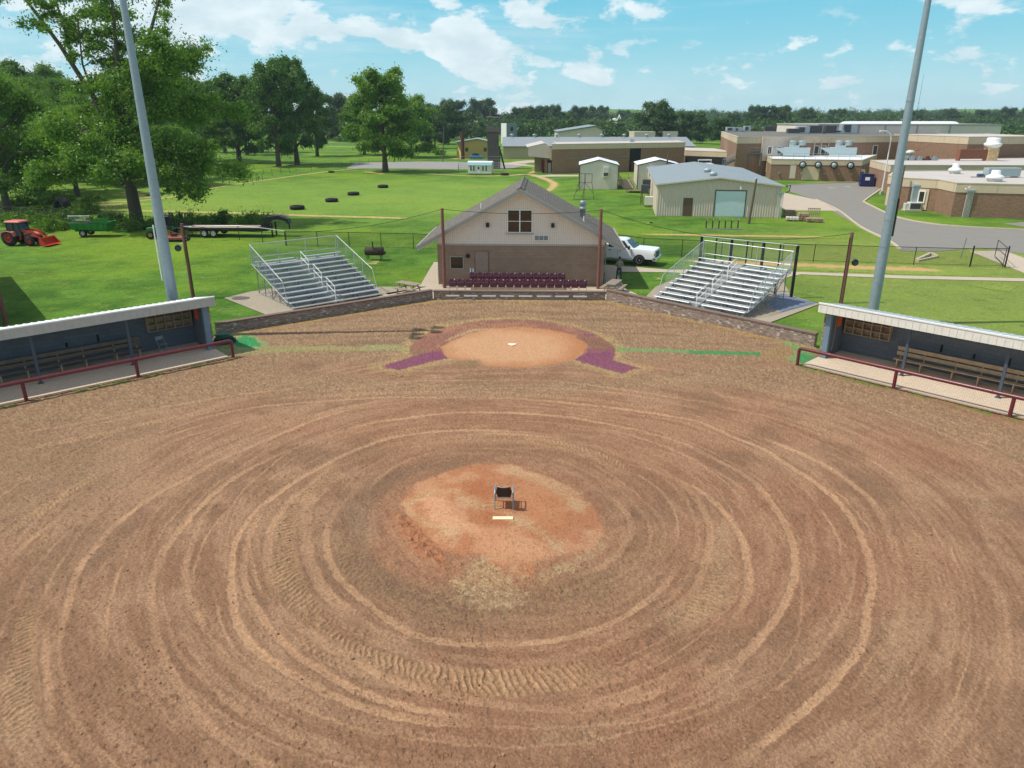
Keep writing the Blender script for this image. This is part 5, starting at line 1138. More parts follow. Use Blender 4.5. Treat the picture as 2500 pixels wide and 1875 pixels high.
for px, py, s_, rz, lb in ((603, 378, .98, 2.3, 'pecan half hidden behind the first grove tree'), (681, 406, 1.0, 1.1, 'dark ivy-covered pecan in the middle of the grove'), (726, 401, 1.06, 3.9, 'tallest pecan of the grove with bright uneven top'), (775, 381, .86, 5.1, 'rightmost pecan of the grove, lower and rounder'),
                         (640, 372, 1.0, .3, 'pecan at the back of the grove between two trunks')):
    dup(protoC, (*at_px(px, py), -.05), rz, lb, (s_*.88, s_*.88, s_*1.1))
make_tree('pecan_tree', 'lone tall pecan with layered crown beside the grey playing court', *at_px(941, 419), 21.5, 7.0, 44, .28, 230, M_leaf, base=.14, nl=22, sub=8, droop=.25)
make_tree('broadleaf_tree', 'spreading tree behind and right of the lone pecan', *at_px(1005, 384), 17, 8.2, 46, .34, 220, M_leaf, base=.08, nl=14, sub=6, droop=.3)
make_tree('broadleaf_tree', 'low spreading tree behind and left of the lone pecan', *at_px(890, 378), 16, 7.5, 47, .34, 190, M_leaf, base=.08, nl=13, sub=6, droop=.2)
protoD = make_tree('field_tree', 'light green open-crowned tree in the gap beyond the far meadow', *at_px(845, 345), 21, 11, 55, .5, 330, M_leaffar, 'trees along the far edge of the meadow', base=.06, nl=16, sub=6, droop=.2)
for k, (px, py, s_, rz, lb) in enumerate(((800, 338, .75, 1., 'small tree at the left of the meadow gap'), (870, 340, .8, 2., 'small tree just right of the open-crowned meadow tree'), (830, 342, .7, 3., 'low bushy tree filling the meadow gap'),
   (1062, 362, .55, 4., 'bright bushy tree left of the yellow shed, by the utility pole'), (1085, 352, .75, 5., 'bushy tree behind the yellow shed'), (1150, 340, .62, .5, 'bright green round tree behind the wooden tower'), (1040, 344, .8, 1.5, 'dark tree right of the spreading pecan'), (1105, 330, 1.0, 2.5, 'tall tree rising above the yellow shed'),
   (1180, 328, 1.05, 3.5, 'tall tree right behind the wooden tower top'), (1300, 332, .8, 4.5, 'bushy tree right of the blue-grey cube tower'), (1345, 330, .85, 5.5, 'rounded tree above the long grey metal roof'), (1270, 328, .8, .9, 'tree behind the blue-grey cube tower'),
   (1410, 326, .85, 1.9, 'rounded tree left of the church steeple'), (1460, 322, .9, 2.9, 'rounded tree under the church steeple'), (1520, 322, .75, 3.9, 'low tree right of the church steeple'), (1600, 350, .82, 4.9, 'big round tree standing above the long brick building'), (1685, 350, .62, 5.9, 'green tree left of the two-storey brick wing'),
   (1788, 330, .62, 1.2, 'light green round tree behind the brick wing roof'), (1845, 328, .85, 2.2, 'broad pale green tree over the middle roof units'), (1900, 328, .85, 3.2, 'broad pale green tree second of the pair over the roofs'), (1960, 326, .8, 4.2, 'pale green tree above the right roof units'), (2040, 322, .8, 5.2, 'pale green tree left of the white barrel roof'),
   (2390, 318, .8, .2, 'large dark tree right of the white barrel roof'), (2450, 318, .9, 1.4, 'large dark tree near the right edge above the gym'), (2510, 318, .9, 2.4, 'large dark tree cut by the right edge'), (2230, 318, .8, 3.3, 'tree above the barrel roof behind the right light pole'), (2310, 318, .85, 4.3, 'tree above the right end of the barrel roof'), (1760, 352, .5, .8, 'dark purple-tinged tree between brick buildings'))):
    dup(protoD, (*at_px(px, py), -.05), rz, lb, s_)
# shrubs and weeds along the left fence
def shrub(nm, lb, x, y, R, H, seed, mat, per=120, size=.12, group=None):
    t = thing(nm, lb, 'shrub', (x, y, -.05), 0, group); r = random.Random(seed); c = []; mb = MB()
    for k in range(16):
        a = r.uniform(0, 6.28); q_ = R*r.random()**.5; z_ = H*r.uniform(.25, .85)*(1-.4*q_/R); p_ = Vector((math.cos(a)*q_, math.sin(a)*q_, z_)); c.append((p_, R*r.uniform(.25, .45))); mb.tube([(p_.x*.2, p_.y*.2, -.05), tuple(p_)], [.03, .01], 4, False)
    mk_obj('stems', mb, M_bark, t); me = leaf_mesh('foliage', [p for p, _ in c], [q for _, q in c], per, size, seed, mat=mat); o = bpy.data.objects.new('foliage', me); col.objects.link(o); o.parent = t; return t
shrub('round_shrub', 'small round dark shrub beyond the flatbed trailer', *at_px(550, 545), 1.25, 1.9, 3, M_leafd, 150, .13)
sh = shrub('weed_shrub', 'tangled weeds on the fence directly behind the red tractor cab', *at_px(60, 545), 2.6, 1.6, 5, M_leafy, 150, .16, 'weeds grown along the left fence')
rr_ = random.Random(8)
SHL = [(130, 560, 'weeds between the red tractor and the green trailer'), (100, 520, 'taller weeds behind the tractor bucket'), (165, 530, 'weeds under the leaning black barrel'), (0, 540, 'weeds on the fence at the left edge'), (210, 520, 'weeds behind the green trailer tailgate'), (290, 555, 'weeds on the fence right of the green trailer'), (320, 560, 'weeds beside the trunk of the largest pecan'), (265, 545, 'weeds over the green trailer'),
       (400, 545, 'weeds behind the green tractor cab'), (450, 548, 'weeds left end of the flatbed trailer'), (500, 545, 'weeds behind the flatbed trailer wheels'), (60, 500, 'rank grass clump below the left trees'), (140, 495, 'rank weeds below the second left tree'), (230, 490, 'low growth at the wood edge left of the big trunk'), (620, 548, 'weeds behind the trailer gooseneck')]
for px, py, lb in SHL: dup(sh, (*at_px(px, py), -.05), rr_.uniform(0, 6), lb, (rr_.uniform(.6, 1.15), rr_.uniform(.5, .9), rr_.uniform(.5, 1.05)))
for k, (px, py) in enumerate(((505, 425), (540, 430), (470, 440), (1045, 372), (1075, 378))): shrub('bush', ('leafy bush at the corner of the posts left of the grove', 'small bush before the row of thin posts', 'bush under the right side of the largest pecan', 'pale bush beside the utility pole', 'round bush left of the yellow shed')[k], *at_px(px, py), 2.2, 2.6, 20+k, M_leaf, 80, .25)

# ------------------------------------------------------------ far woods: one mass of many crowns
r = np.random.default_rng(5); cs = []; rd = []
def wood(n, x0, x1, y0, y1, h0, h1, R0, R1, zf=lambda x, y: 0):
    for k in range(n):
        x = r.uniform(x0, x1); y = r.uniform(y0, y1); h = r.uniform(h0, h1); R = r.uniform(R0, R1); g = zf(x, y)
        for j in range(5):
            a = r.uniform(0, 6.28); q_ = R*r.uniform(.2, .65); z_ = g+h*(.35+.6*r.random()); cs.append((x+math.cos(a)*q_, y+math.sin(a)*q_, z_)); rd.append(R*r.uniform(.4, .65))
zf = lambda x, y: max(0, y-650)*.012*max(.15, min(1, (x+500)/900))*(1+.4*math.sin(x*.004))
wood(260, -440, -60, 400, 470, 8, 16, 5, 8); wood(170, -60, 170, 400, 480, 6, 11, 4, 7); wood(210, 60, 420, 380, 520, 4, 9, 4, 7); wood(380, -80, 560, 520, 700, 6, 12, 5, 9)
for row, yy in enumerate((760, 880, 1020, 1200)): wood(210, -300-row*60, 760+row*160, yy, yy+60, 9, 15, 6, 11, zf)
me = leaf_mesh('far_woods', cs, rd, 100, .8, 77, .8, M_leaffar); o = bpy.data.objects.new('far_woods', me); col.objects.link(o); struct(o, 'dark green woods along the whole horizon', 'stuff')
# ------------------------------------------------------------ chain-link fences
def fence(lb, pts, h=1.35, sp=3., rail=M_fence, mesh_=True, wire=.011, p=.15, posts_every=True, name='chain_link_fence', top=True):
    P3 = [Vector(p_) for p_ in pts]; t = thing(name, lb, 'fence', P3[0]); ms = MB(); tp = MB()
    for a, b_ in zip(P3[:-1], P3[1:]):
        L = (b_-a).length; n_ = max(1, round(L/sp)); d = (b_-a)/L
        for k in range(n_+1):
            q_ = a.lerp(b_, k/n_)
            if k < n_ or b_ is P3[-1]: mk_obj('post', MB().tube([q_-Vector((0,0,.1)), q_+Vector((0,0,h+.04))], .032, 6), rail, t, True)
        if top: tp.tube([a+Vector((0,0,h)), b_+Vector((0,0,h))], .026, 6); tp.tube([a+Vector((0,0,.1)), b_+Vector((0,0,.1))], .012, 5)
        if mesh_:
            m_ = int(L/p)
            for k in range(-int(h/p), m_):
                for s in (0, 1):
                    l0, l1 = k*p, k*p+h; z0, z1 = (0, h) if s else (h, 0)
                    if l0 < 0: z0 = z0+(z1-z0)*(-l0)/h; l0 = 0
                    if l1 > L: z1 = z0+(z1-z0)*(L-l0)/(l1-l0); l1 = L
                    q0 = a+d*l0; q1 = a+d*l1; n3 = Vector((-.707*d.x*(1 if s else -1), -.707*d.y*(1 if s else -1), .707))*wire/2
                    u0 = Vector((q0.x, q0.y, q0.z+z0)); u1 = Vector((q1.x, q1.y, q1.z+z1)); ms.add([u0-n3, u1-n3, u1+n3, u0+n3], [(0,1,2,3)])
    if top: mk_obj('rail', tp, rail, t, True)['kind'] = 'stuff'
    if mesh_: mk_obj('wire_mesh', ms, rail, t, True)
    return t
fence('black chain-link fence with weeds running behind the tractors and trailers', [G(-60,528), G(75,540), G(262,552), G(400,566), G(470,572)], 1.5)
fence('black chain-link fence from the trailer past the left bleachers to the concession building', [G(700,600), G(1010,607), G(1075,610)], 1.4)
mkf = MB(); mkf.tube([G(470,556,1.55), G(580,556,1.4), G(700,570,1.4)], .03, 6)
tfl = thing('chain_link_fence', 'chain-link fence with a pale top rail in front of the flatbed trailer', 'fence', G(470, 590))
for px, py in ((450, 588), (585, 586), (642, 592), (698, 600)): g = G(px, py); mk_obj('post', MB().tube([g, g+Vector((0,0,1.4))], .035, 6), M_fence, tfl, True)
mk_obj('rail', MB().tube([G(450,588)+Vector((0,0,1.42)), G(585,586)+Vector((0,0,1.42)), G(642,592)+Vector((0,0,1.42)), G(700,600)+Vector((0,0,1.4))], .034, 6), M_alu, tfl, True)
fence('black chain-link fence crossing the right lawn behind the parked truck and bleachers', [G(1490,608), G(1570,621), G(1760,630), G(1985,639), G(2230,646), G(2367,650)], 1.45)
fence('short stretch of black fence between the drive and the open gate', [G(2367,650), G(2448,651)], 1.5, 3, M_fence)
gt = thing('fence_gate', 'open black pipe gate at the end of the right fence', 'gate', G(2452,652)); a = G(2452,652)+Vector((0,0,.1)); b_ = G(2428,628)+Vector((0,0,.1)); z = Vector((0,0,1))
mk_obj('gate_frame', MB().tube([a, a+z*1.4, b_+z*1.4, b_, a], .03, 6).tube([a+z*.75, b_+z*.75], .025, 6), M_fence, gt, True); mk_obj('gate_post', MB().tube([G(2453,653), G(2453,653)+z*1.75], .06, 8), M_fence, gt, True)
mk_obj('gate_post', MB().tube([G(2368,650), G(2368,650)+z*1.7], .06, 8), M_fence, gt, True)
for k, (px, py) in enumerate(((600,443),(612,440),(617,444),(627,440),(632,442),(641,440),(665,428),(687,424),(707,421),(560,452))):
    t_ = thing('wire_post', 'thin leaning steel post in the line before the pecan grove', 'post', G(px, py), 0, 'thin steel posts before the grove'); mk_obj('stake', MB().tube([(0,0,-.1),(rr_.uniform(-.08,.08),0,1.35)], .04, 6), M_rust, t_)
fence('low wire fence with thin posts along the far meadow', [G(480,452), G(600,430), G(760,414), G(900,398)], 1.1, 5, M_rust, False, top=False)
fence('pale chain-link fence at the edge of the far meadow', [G(790,358), G(890,360)], 1.6, 4, M_galv, True, .02, .6)

# ------------------------------------------------------------ buildings of the school
def T(px, py, h): g = G(px, py, h); return (g.x, g.y)
def offs(poly, d):
    n = len(poly); ar = sum(poly[i][0]*poly[(i+1) % n][1]-poly[(i+1) % n][0]*poly[i][1] for i in range(n)); sg = 1 if ar > 0 else -1; out = []
    for i in range(n):
        a, b_, c = Vector(poly[i-1]).to_2d(), Vector(poly[i]).to_2d(), Vector(poly[(i+1) % n]).to_2d()
        d1 = (b_-a).normalized(); d2 = (c-b_).normalized(); n1 = Vector((d1.y, -d1.x))*sg; n2 = Vector((d2.y, -d2.x))*sg; m_ = (n1+n2); k = m_.length_squared/2
        out.append(tuple(b_+m_/max(k, .3)*d))
    return out
def flatbldg(name, label, poly, h, band=1., wall=None, band_m=None, roof=None, z0=-.2, cat='building'):
    t = thing(name, label, cat, (*poly[0], 0)); f = lambda m: m
    mb = MB(); mb.prism(poly, 'z', z0, h-band); mk_obj('wall', mb, wall or M_school, t, True)
    mb = MB(); mb.prism(offs(poly, .06), 'z', h-band+.001, h); mk_obj('fascia', mb, band_m or M_cream, t, True)
    pa = offs(poly, .1); pi = offs(poly, -.25); n = len(poly); mb = MB()
    vs = [(*p_, h+.001) for p_ in pa]+[(*p_, h+.12) for p_ in pa]+[(*p_, h+.12) for p_ in pi]+[(*p_, h+.03) for p_ in pi]
    mb.add(vs, [(r_*n+i, r_*n+(i+1) % n, (r_+1)*n+(i+1) % n, (r_+1)*n+i) for r_ in range(3) for i in range(n)]); mk_obj('parapet_cap', mb, M_kerb, t, True)
    mb = MB(); mb.quad(*[(*p_, h+.05) for p_ in pi]); mk_obj('roof', mb, roof or M_roofpale, t, True)
    # panel joints on the fascia
    jb = MB()
    for i in range(n):
        a = Vector((*offs(poly, .065)[i], 0)); b_ = Vector((*offs(poly, .065)[(i+1) % n], 0)); L = (b_-a).length
        for k in range(1, int(L/4.5)+1):
            q_ = a.lerp(b_, k*4.5/L) if k*4.5 < L else None
            if q_ is not None: jb.bar(q_+Vector((0,0,h-band+.02)), q_+Vector((0,0,h-.02)), .05, .02)
    if jb.v: o_ = mk_obj('joint', jb, M_trim, t, True); o_['kind'] = 'stuff'
    return t
def on_edge(a, b_, f): return (a[0]+(b_[0]-a[0])*f, a[1]+(b_[1]-a[1])*f)
def wall_rect(parent, nm, a, b_, f0, f1, z0, z1, mat, proud=.03, fr=None):
    """panel on the wall line a->b (fractions f0..f1); outward is to the right of a->b turned clockwise"""
    a = Vector((*a[:2], 0)); b_ = Vector((*b_[:2], 0)); d = (b_-a).normalized(); n_ = Vector((d.y, -d.x, 0)); p0 = a.lerp(b_, f0); p1 = a.lerp(b_, f1); mb = MB()
    def bx(p0, p1, z0, z1, pr):
        q_ = [p0, p1, p1+n_*pr, p0+n_*pr]; mb.prism([(v.x, v.y) for v in q_], 'z', z0, z1)
    bx(p0, p1, z0, z1, proud); o_ = mk_obj(nm, mb, mat, parent, True)
    if fr:
        mb = MB(); w_ = .14; bx(p0-d*w_, p1+d*w_, z1, z1+w_, proud+.05); bx(p0-d*w_, p1+d*w_, z0-w_, z0, proud+.05); bx(p0-d*w_, p0, z0, z1, proud+.05); bx(p1, p1+d*w_, z0, z1, proud+.05)
        f_ = mk_obj('frame', mb, fr, None); 
        for v in f_.data.vertices: v.co = v.co-Vector(parent.location)
        f_.parent = o_
    return o_
# S1 long brick building behind the white sheds
A, B = T(1348, 353, 6.06), T(1673, 348.5, 6.06); d = Vector((B[0]-A[0], B[1]-A[1])).normalized(); nb = (1.6, 17)
s1 = flatbldg('school_building', 'long brown-brick building with cream fascia behind the two white sheds', [A, B, (B[0]+nb[0], B[1]+nb[1]), (A[0]+nb[0], A[1]+nb[1])], 6.06, 1.0)
wall_rect(s1, 'entrance_recess', A, B, .57, .655, 0, 5.0, M_dark, .02); wall_rect(s1, 'door', A, B, .585, .61, 0, 2.2, pm('maroon_door', (92, 44, 44), .5), .05); wall_rect(s1, 'door', A, B, .615, .64, 0, 2.2, pm('maroon_door', (92, 44, 44), .5), .05)
mk_obj('wall_pipe', MB().tube([(*on_edge(A, B, .13), 3.2), (*on_edge(A, B, .56), 3.2)], .05, 6).move((0, -.15, 0)), M_galv, s1, True)
mk_obj('roof_vent', MB().box(-.5,.5,-.5,.5,0,.7).move((*on_edge(A, B, .6), 6.1)).move((nb[0]*.5, nb[1]*.5, 0)), M_hvac, s1, True)
# covered porch at its left end
pg = thing('covered_porch', 'cream gabled canopy on brown posts at the left end of the long brick building', 'building', (3.9, 168, 0))
C0, C1 = AY(1290, 350, 167), AY(1348, 348, 165.5)
mb = MB(); zc = 5.0; mb.prism([(C0.x, 3.6), (C1.x-.1, 3.1), (C1.x-.1, 5.2), (C0.x+3.5, 6.3), (C0.x, 5.5)], 'y', 165.8, 166.1); mk_obj('gable', mb, M_tanmetal, pg, True)
mb = MB(); mb.prism([(C0.x-.3, 5.5), (C0.x+3.5, 6.35), (8.4, 5.7), (8.4, 5.6), (C0.x+3.5, 6.25), (C0.x-.3, 5.4)], 'y', 165.7, 183); mk_obj('roof', mb, M_roofpale, pg, True)
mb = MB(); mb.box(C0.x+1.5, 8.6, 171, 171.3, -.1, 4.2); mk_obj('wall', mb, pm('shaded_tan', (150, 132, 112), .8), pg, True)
mk_obj('post', MB().box(C0.x+3.6, C0.x+4.2, 166.3, 166.9, -.1, 3.6), M_school, pg, True)
# S2 long metal building with pale grey roof
sb = thing('metal_building', 'long low tan metal building with pale grey roof and round ridge vents', 'building', (-3.4, 224.3, 0))
L0, L1, Y0, W_ = -2.6, 54, 224.3, 13.5
mb = MB(); mb.box(L0, L1, Y0, Y0+2*W_, -.1, 3.55); mb.prism([(Y0, 3.55), (Y0+W_, 5.7), (Y0+2*W_, 3.55)], 'x', L0, L1); mk_obj('wall', mb, pm('dusty_tan', (176, 162, 138), .7), sb, True)
mb = MB(); mb.prism([(Y0-.4, 3.55), (Y0+W_, 5.86), (Y0+2*W_+.4, 3.55), (Y0+2*W_+.4, 3.43), (Y0+W_, 5.74), (Y0-.4, 3.43)], 'x', L0-.4, L1+.4); mk_obj('roof', mb, M_roofgrey, sb, True)
for k in range(8): mk_obj('ridge_vent', MB().lathe([(.35,0),(.35,.5),(.6,.55),(.6,.85),(0,1.)], (L0+2.6+k*7., Y0+W_, 5.8), 'z', 12), M_hvac, sb, True)
mk_obj('downpipe', MB().bar((L0+9.8, Y0-.1, 0), (L0+9.8, Y0-.1, 3.5), .25), pm('brown_pipe', (84, 64, 50), .6), sb, True)
mk_obj('gutter', MB().bar((L0, Y0-.5, 3.5), (L1, Y0-.5, 3.5), .15), pm('brown_pipe', (84, 64, 50), .6), sb, True)
# cube tower, gable roof far, pale far building
ct = thing('grey_tower_building', 'blue-grey cube-shaped training tower with one window, above the grey metal roof', 'building', (-5.4, 361, 0))
mk_obj('wall', MB().box(-2.6, 1.6+.6, 361, 366, -.1, 8.9), pm('blue_grey_panel', (104, 124, 132), .6), ct, True); mk_obj('side_wall', MB().prism([(-2.62, 360.98), (-2.62, 366), (-5.2, 366), (-5.2, 364)], 'z', -.1, 8.95), M_white, ct, True)
mk_obj('window', MB().box(-.7, .5, 360.9, 360.99, 5.6, 7.3), M_dark, ct, True)
gb_ = thing('gabled_metal_building', 'far metal building with a blue-grey gabled roof beyond the long grey roof', 'building', (22, 300, 0))
xa, xb = AY(1364, 320, 300).x, AY(1471, 320, 300).x; e_, a_ = AY(1364, 322, 300).z, AY(1444, 313, 310).z+.8
mk_obj('wall', MB().prism([(xa, -.1), (xb, -.1), (xb, e_+.6), ((xb+xa)/2+6, a_), (xa, e_)], 'y', 300, 330), M_tanmetal, gb_, True)
mb = MB(); mb.prism([(xa-.5, e_), ((xb+xa)/2+6, a_+.2), (xb+.5, e_+.6), (xb+.5, e_+.75), ((xb+xa)/2+6, a_+.4), (xa-.5, e_+.2)], 'y', 299, 331); mk_obj('roof', mb, M_roofgrey, gb_, True)
for k, (x0, x1, y_, lb) in enumerate(((1549, 1600, 322, 'pale flat building partly hidden by the big round tree, left side'), (1620, 1655, 321, 'pale flat building right of the big round tree'))):
    q0, q1 = T(x0, y_, 5.5), T(x1, y_, 5.5); b_ = flatbldg('far_building', lb, [q0, q1, (q1[0], q1[1]+15), (q0[0], q0[1]+15)], 5.5, 1., M_tanmetal, M_tanmetal)
# yellow shed, wooden tower, playhouse
ys = thing('yellow_shed', 'yellow metal shed with low gabled roof left of the wooden tower', 'shed', (-17, 229, 0))
x0, x1 = AY(1130, 380, 229).x, AY(1192, 380, 229).x+1; ez = 4.5
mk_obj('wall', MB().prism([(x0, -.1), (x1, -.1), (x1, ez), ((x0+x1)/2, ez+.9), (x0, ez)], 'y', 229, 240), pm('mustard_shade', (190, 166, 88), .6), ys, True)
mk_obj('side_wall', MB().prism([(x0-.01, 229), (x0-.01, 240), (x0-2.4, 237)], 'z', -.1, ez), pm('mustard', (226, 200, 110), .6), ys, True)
mk_obj('roof', MB().prism([(x0-.4, ez), ((x0+x1)/2, ez+.95), (x1+.3, ez), (x1+.3, ez+.15), ((x0+x1)/2, ez+1.12), (x0-2.6, ez+.12), (x0-2.6, ez)], 'y', 228.5, 240.5), M_roofgrey, ys, True)
for px in (1139.5, 1184.5): x_ = AY(px, 362, 229).x; mk_obj('window', MB().box(x_-.45, x_+.45, 228.93, 228.99, 1.9, 3.0), M_glassb, ys, True)
st_ = thing('smokestack', 'short dark cylindrical stack behind the yellow shed', 'chimney', (*T(1129, 345, 5.0), 0)); mk_obj('stack', MB().tube([(0,0,0),(0,0,7.6)], .55, 14), M_rust, st_)
tw = thing('wooden_tower', 'tall slatted wooden rappelling tower with an open roof frame', 'tower', (-5.8, 181, 0)); x0, x1 = -5.85, -3.15; r = random.Random(4)
for k in range(33): mk_obj('board' if k % 3 else 'board', MB().box(x0, x1, 180+r.uniform(-.03,.03), 180.1, .15+.245*k, .15+.245*k+.2), M_darkwood, tw, True)
mk_obj('frame_side', MB().box(x0, x0+.12, 180.12, 182.8, 0, 8.3).box(x1-.12, x1, 180.12, 182.8, 0, 8.3).box(x0, x1, 182.7, 182.8, 0, 8.3), M_darkwood, tw, True)
mk_obj('parapet', MB().bbox(x0-.2, x1+.2, 179.8, 183, 8.3, 9.4, .02), M_darkwood, tw, True)
for sx, sy in ((x0+.3, 180.3), (x1-.1, 180.3), (x0+.3, 182.6), (x1-.1, 182.6)): mk_obj('roof_post', MB().bar((sx, sy, 9.3), (sx, sy, 11.7), .1), M_darkwood, tw, True)
mk_obj('roof', MB().slab([(x0-.2, 179.7, 11.7), (x1+.4, 179.7, 11.6), (x1+.4, 183.1, 11.7), (x0-.2, 183.1, 11.8)], .12), M_darkwood, tw, True)
mk_obj('stair', MB().bar((x1+.1, 180.3, 5), (x1+1.4, 180.3, 0), .1, .4).bar((x1+.2, 181, 0), (x1+.2, 181, 5.2), .25, .6), M_black, tw, True)
ph = thing('play_shed', 'small white wooden shed with a pale blue roof in front of the wooden tower', 'shed', (-9.55, 163.2, 0), -.13)
W_, D_, H_ = 5.15, 2.7, 1.9
mk_obj('wall', MB().box(0, W_, 0, D_, .12, H_), pm('white_boards', (228, 226, 208), .6, var=.1), ph); mk_obj('skid', MB().box(.1, W_-.1, .1, D_-.1, -.05, .12), M_dark, ph)
mk_obj('mansard', MB().prism([(-.18, H_-.02), (D_+.18, H_-.02), (D_-.05, H_+.55), (.1, H_+.55)], 'x', -.12, W_+.12), pm('pale_blue_roof', (150, 190, 200), .6), ph)
mk_obj('roof', MB().prism([(.08, H_+.551), (D_-.03, H_+.551), (D_/2, H_+.8)], 'x', -.14, W_+.14), M_roofwhite, ph)
for x_ in (.5, 1.15, 3.15, 3.85): mk_obj('window', MB().box(x_, x_+.28, -.03, -.003, .7, 1.75), M_glassb, ph)
mk_obj('door', MB().box(2.05, 2.6, -.04, -.003, .15, 1.75), M_white, ph); mk_obj('door_glass', MB().box(2.15, 2.5, -.05, -.042, 1.0, 1.55), M_glass, ph)
# small bleachers behind it
bs = thing('small_bleacher', 'small weathered bleacher with railings beside the small white shed', 'bleachers', (-12.4, 172, 0))
fr = MB()
for sx in (0, 3.3, 6.6, 9.9): fr.bar((sx, 2.4, 0), (sx, 2.4, 3.1), .08).bar((sx, 0, 0), (sx, 2.4, 2), .08)
fr.bar((0, 2.4, 3.1), (9.9, 2.4, 3.1), .08).bar((0, 2.4, 2.5), (9.9, 2.4, 2.5), .06); mk_obj('frame', fr, M_galv, bs)
for k in range(5): mk_obj('plank', MB().box(0, 9.9, .2+k*.45, .5+k*.45, .45+k*.35, .5+k*.35), M_aludull, bs)
rd_ = thing('open_top_bin', 'red steel waste bin at the corner of the long brick building', 'bin', (6.7, 170.5, 0)); mk_obj('body', MB().prism([(0,.3),(2.6,.3),(2.6,2.4),(0,2.4)], 'y', 0, 2.2), pm('dull_red', (140, 48, 50), .6), rd_); mk_obj('rim', MB().box(-.06,2.66,-.06,0,2.3,2.45).box(-.06,2.66,2.2,2.26,2.3,2.45), M_rust, rd_); mk_obj('base', MB().box(.3,2.3,.2,2,-.05,.3), M_dark, rd_)
ck = thing('air_unit', 'tall narrow grey air unit leaning by the red bin at the brick corner', 'air conditioner', (*at_px(1341, 422), 0)); mk_obj('cabinet', MB().bbox(-.35,.35,-.3,.3,0,2.1,.03), M_hvac, ck)

# frame scaffold on the grass
sf = thing('scaffold_frame', 'thin rusty steel scaffold frame standing on the grass before the left white shed', 'frame', (9.9, 112, -.05)); fr = MB()
for sx, sy, tx in ((-.6, 0, .15), (2.5, 0, 2.1), (.9, 1.6, 1.1), (.9, -.6, 1.0)): fr.tube([(sx, sy, 0), (tx, sy*.2, 2.5), (tx, sy*.2, 3.75)], .035, 6)
fr.tube([(.15,0,3.75),(2.1,0,3.75)], .035, 6).tube([(.15,0,2.45),(2.1,0,2.45)], .035, 6).tube([(-.6,0,.05),(.9,-.6,.05),(2.5,0,.05),(.9,1.6,.05),(-.6,0,.05)], .03, 6).tube([(-.3,0,1),(1.,0,2.45)], .025, 5).tube([(2.3,0,1),(1.1,0,2.45)], .025, 5)
mk_obj('steel_frame', fr, M_rust, sf)

# white sheds with wall air units
def portable(lb, x, y, rz, W_, D_, acx):
    t = thing('portable_shed', lb, 'shed', (x, y, 0), rz, None); EH, AH = 3.95, 4.75
    mk_obj('wall', MB().prism([(0,-.15),(W_,-.15),(W_,EH),(W_/2,AH),(0,EH)], 'y', 0, D_), M_palemetal, t)
    rb = MB(); k = .12
    while k < W_: rb.box(k-.03, k+.03, -.03, -.001, 0, EH+(AH-EH)*(1-abs(k-W_/2)/(W_/2))-.08); k += .3
    mk_obj('cladding_rib', rb, M_palemetal, t)['kind'] = 'stuff'
    for s in (0, 1):
        x0 = W_/2; x1 = W_+.15 if s else -.15; mk_obj('roof_slope', MB().prism([(x0, AH+.12), (x1, EH+.06), (x1, EH-.02), (x0, AH+.04)], 'y', -.15, D_+.15), M_roofwhite, t)
    mk_obj('edge_trim', MB().bar((0,-.06,0),(0,-.06,EH),.12).bar((W_,-.06,0),(W_,-.06,EH),.12).bar((0,-.17,EH),(W_/2,-.17,AH+.06),.08,.14).bar((W_/2,-.17,AH+.06),(W_,-.17,EH),.08,.14), pm('dark_brown_trim', (78, 66, 60), .6), t)
    u = mk_obj('air_unit', MB().bbox(acx, acx+.95, -.65, -.03, 2.0, 3.7, .03), M_hvacl, t); mk_obj('grille', MB().box(acx+.1, acx+.85, -.665, -.652, 2.2, 2.75), M_grille, u)
    for k in range(4): mk_obj('side_window', MB().box(W_+.005, W_+.03, 1+k*2, 1.6+k*2, 1.6, 2.8), M_glass, t)
    return t
portable('left of two white metal sheds with a wall air unit, before the long brick building', 11.6, 128.7, -.09, 6.6, 9, 4.0)
portable('right of two white metal sheds, partly hidden by the wide tan building', 21.6, 128.7, -.09, 7.2, 9, 1.7)
dk = thing('wooden_ramp', 'grey wooden ramp with railings between the two white sheds', 'ramp', (18.9, 128.5, 0)); 
mk_obj('deck', MB().slab([(.3,0,.1),(2.1,0,.1),(2.1,7,1.1),(.3,7,1.1)], .12), M_wood, dk)
for sx in (.3, 2.1):
    for k in range(4): mk_obj('rail_post', MB().bar((sx, k*2.2, 0), (sx, k*2.2, 1.2+k*.33), .1), M_wood, dk)
    mk_obj('handrail', MB().bar((sx, 0, 1.15), (sx, 6.8, 2.2), .06, .14).bar((sx, 0, .7), (sx, 6.8, 1.75), .04, .1), M_wood, dk)
cl_ = thing('wooden_pallet', 'dark wooden platform lying on the grass between the white sheds', 'pallet', (*at_px(1528, 470), -.03), -.15); mk_obj('board', MB().box(0,3.2,0,1.4,.2,.3).box(.6,3.9,.6,1.9,.05,.18), M_utility, cl_)

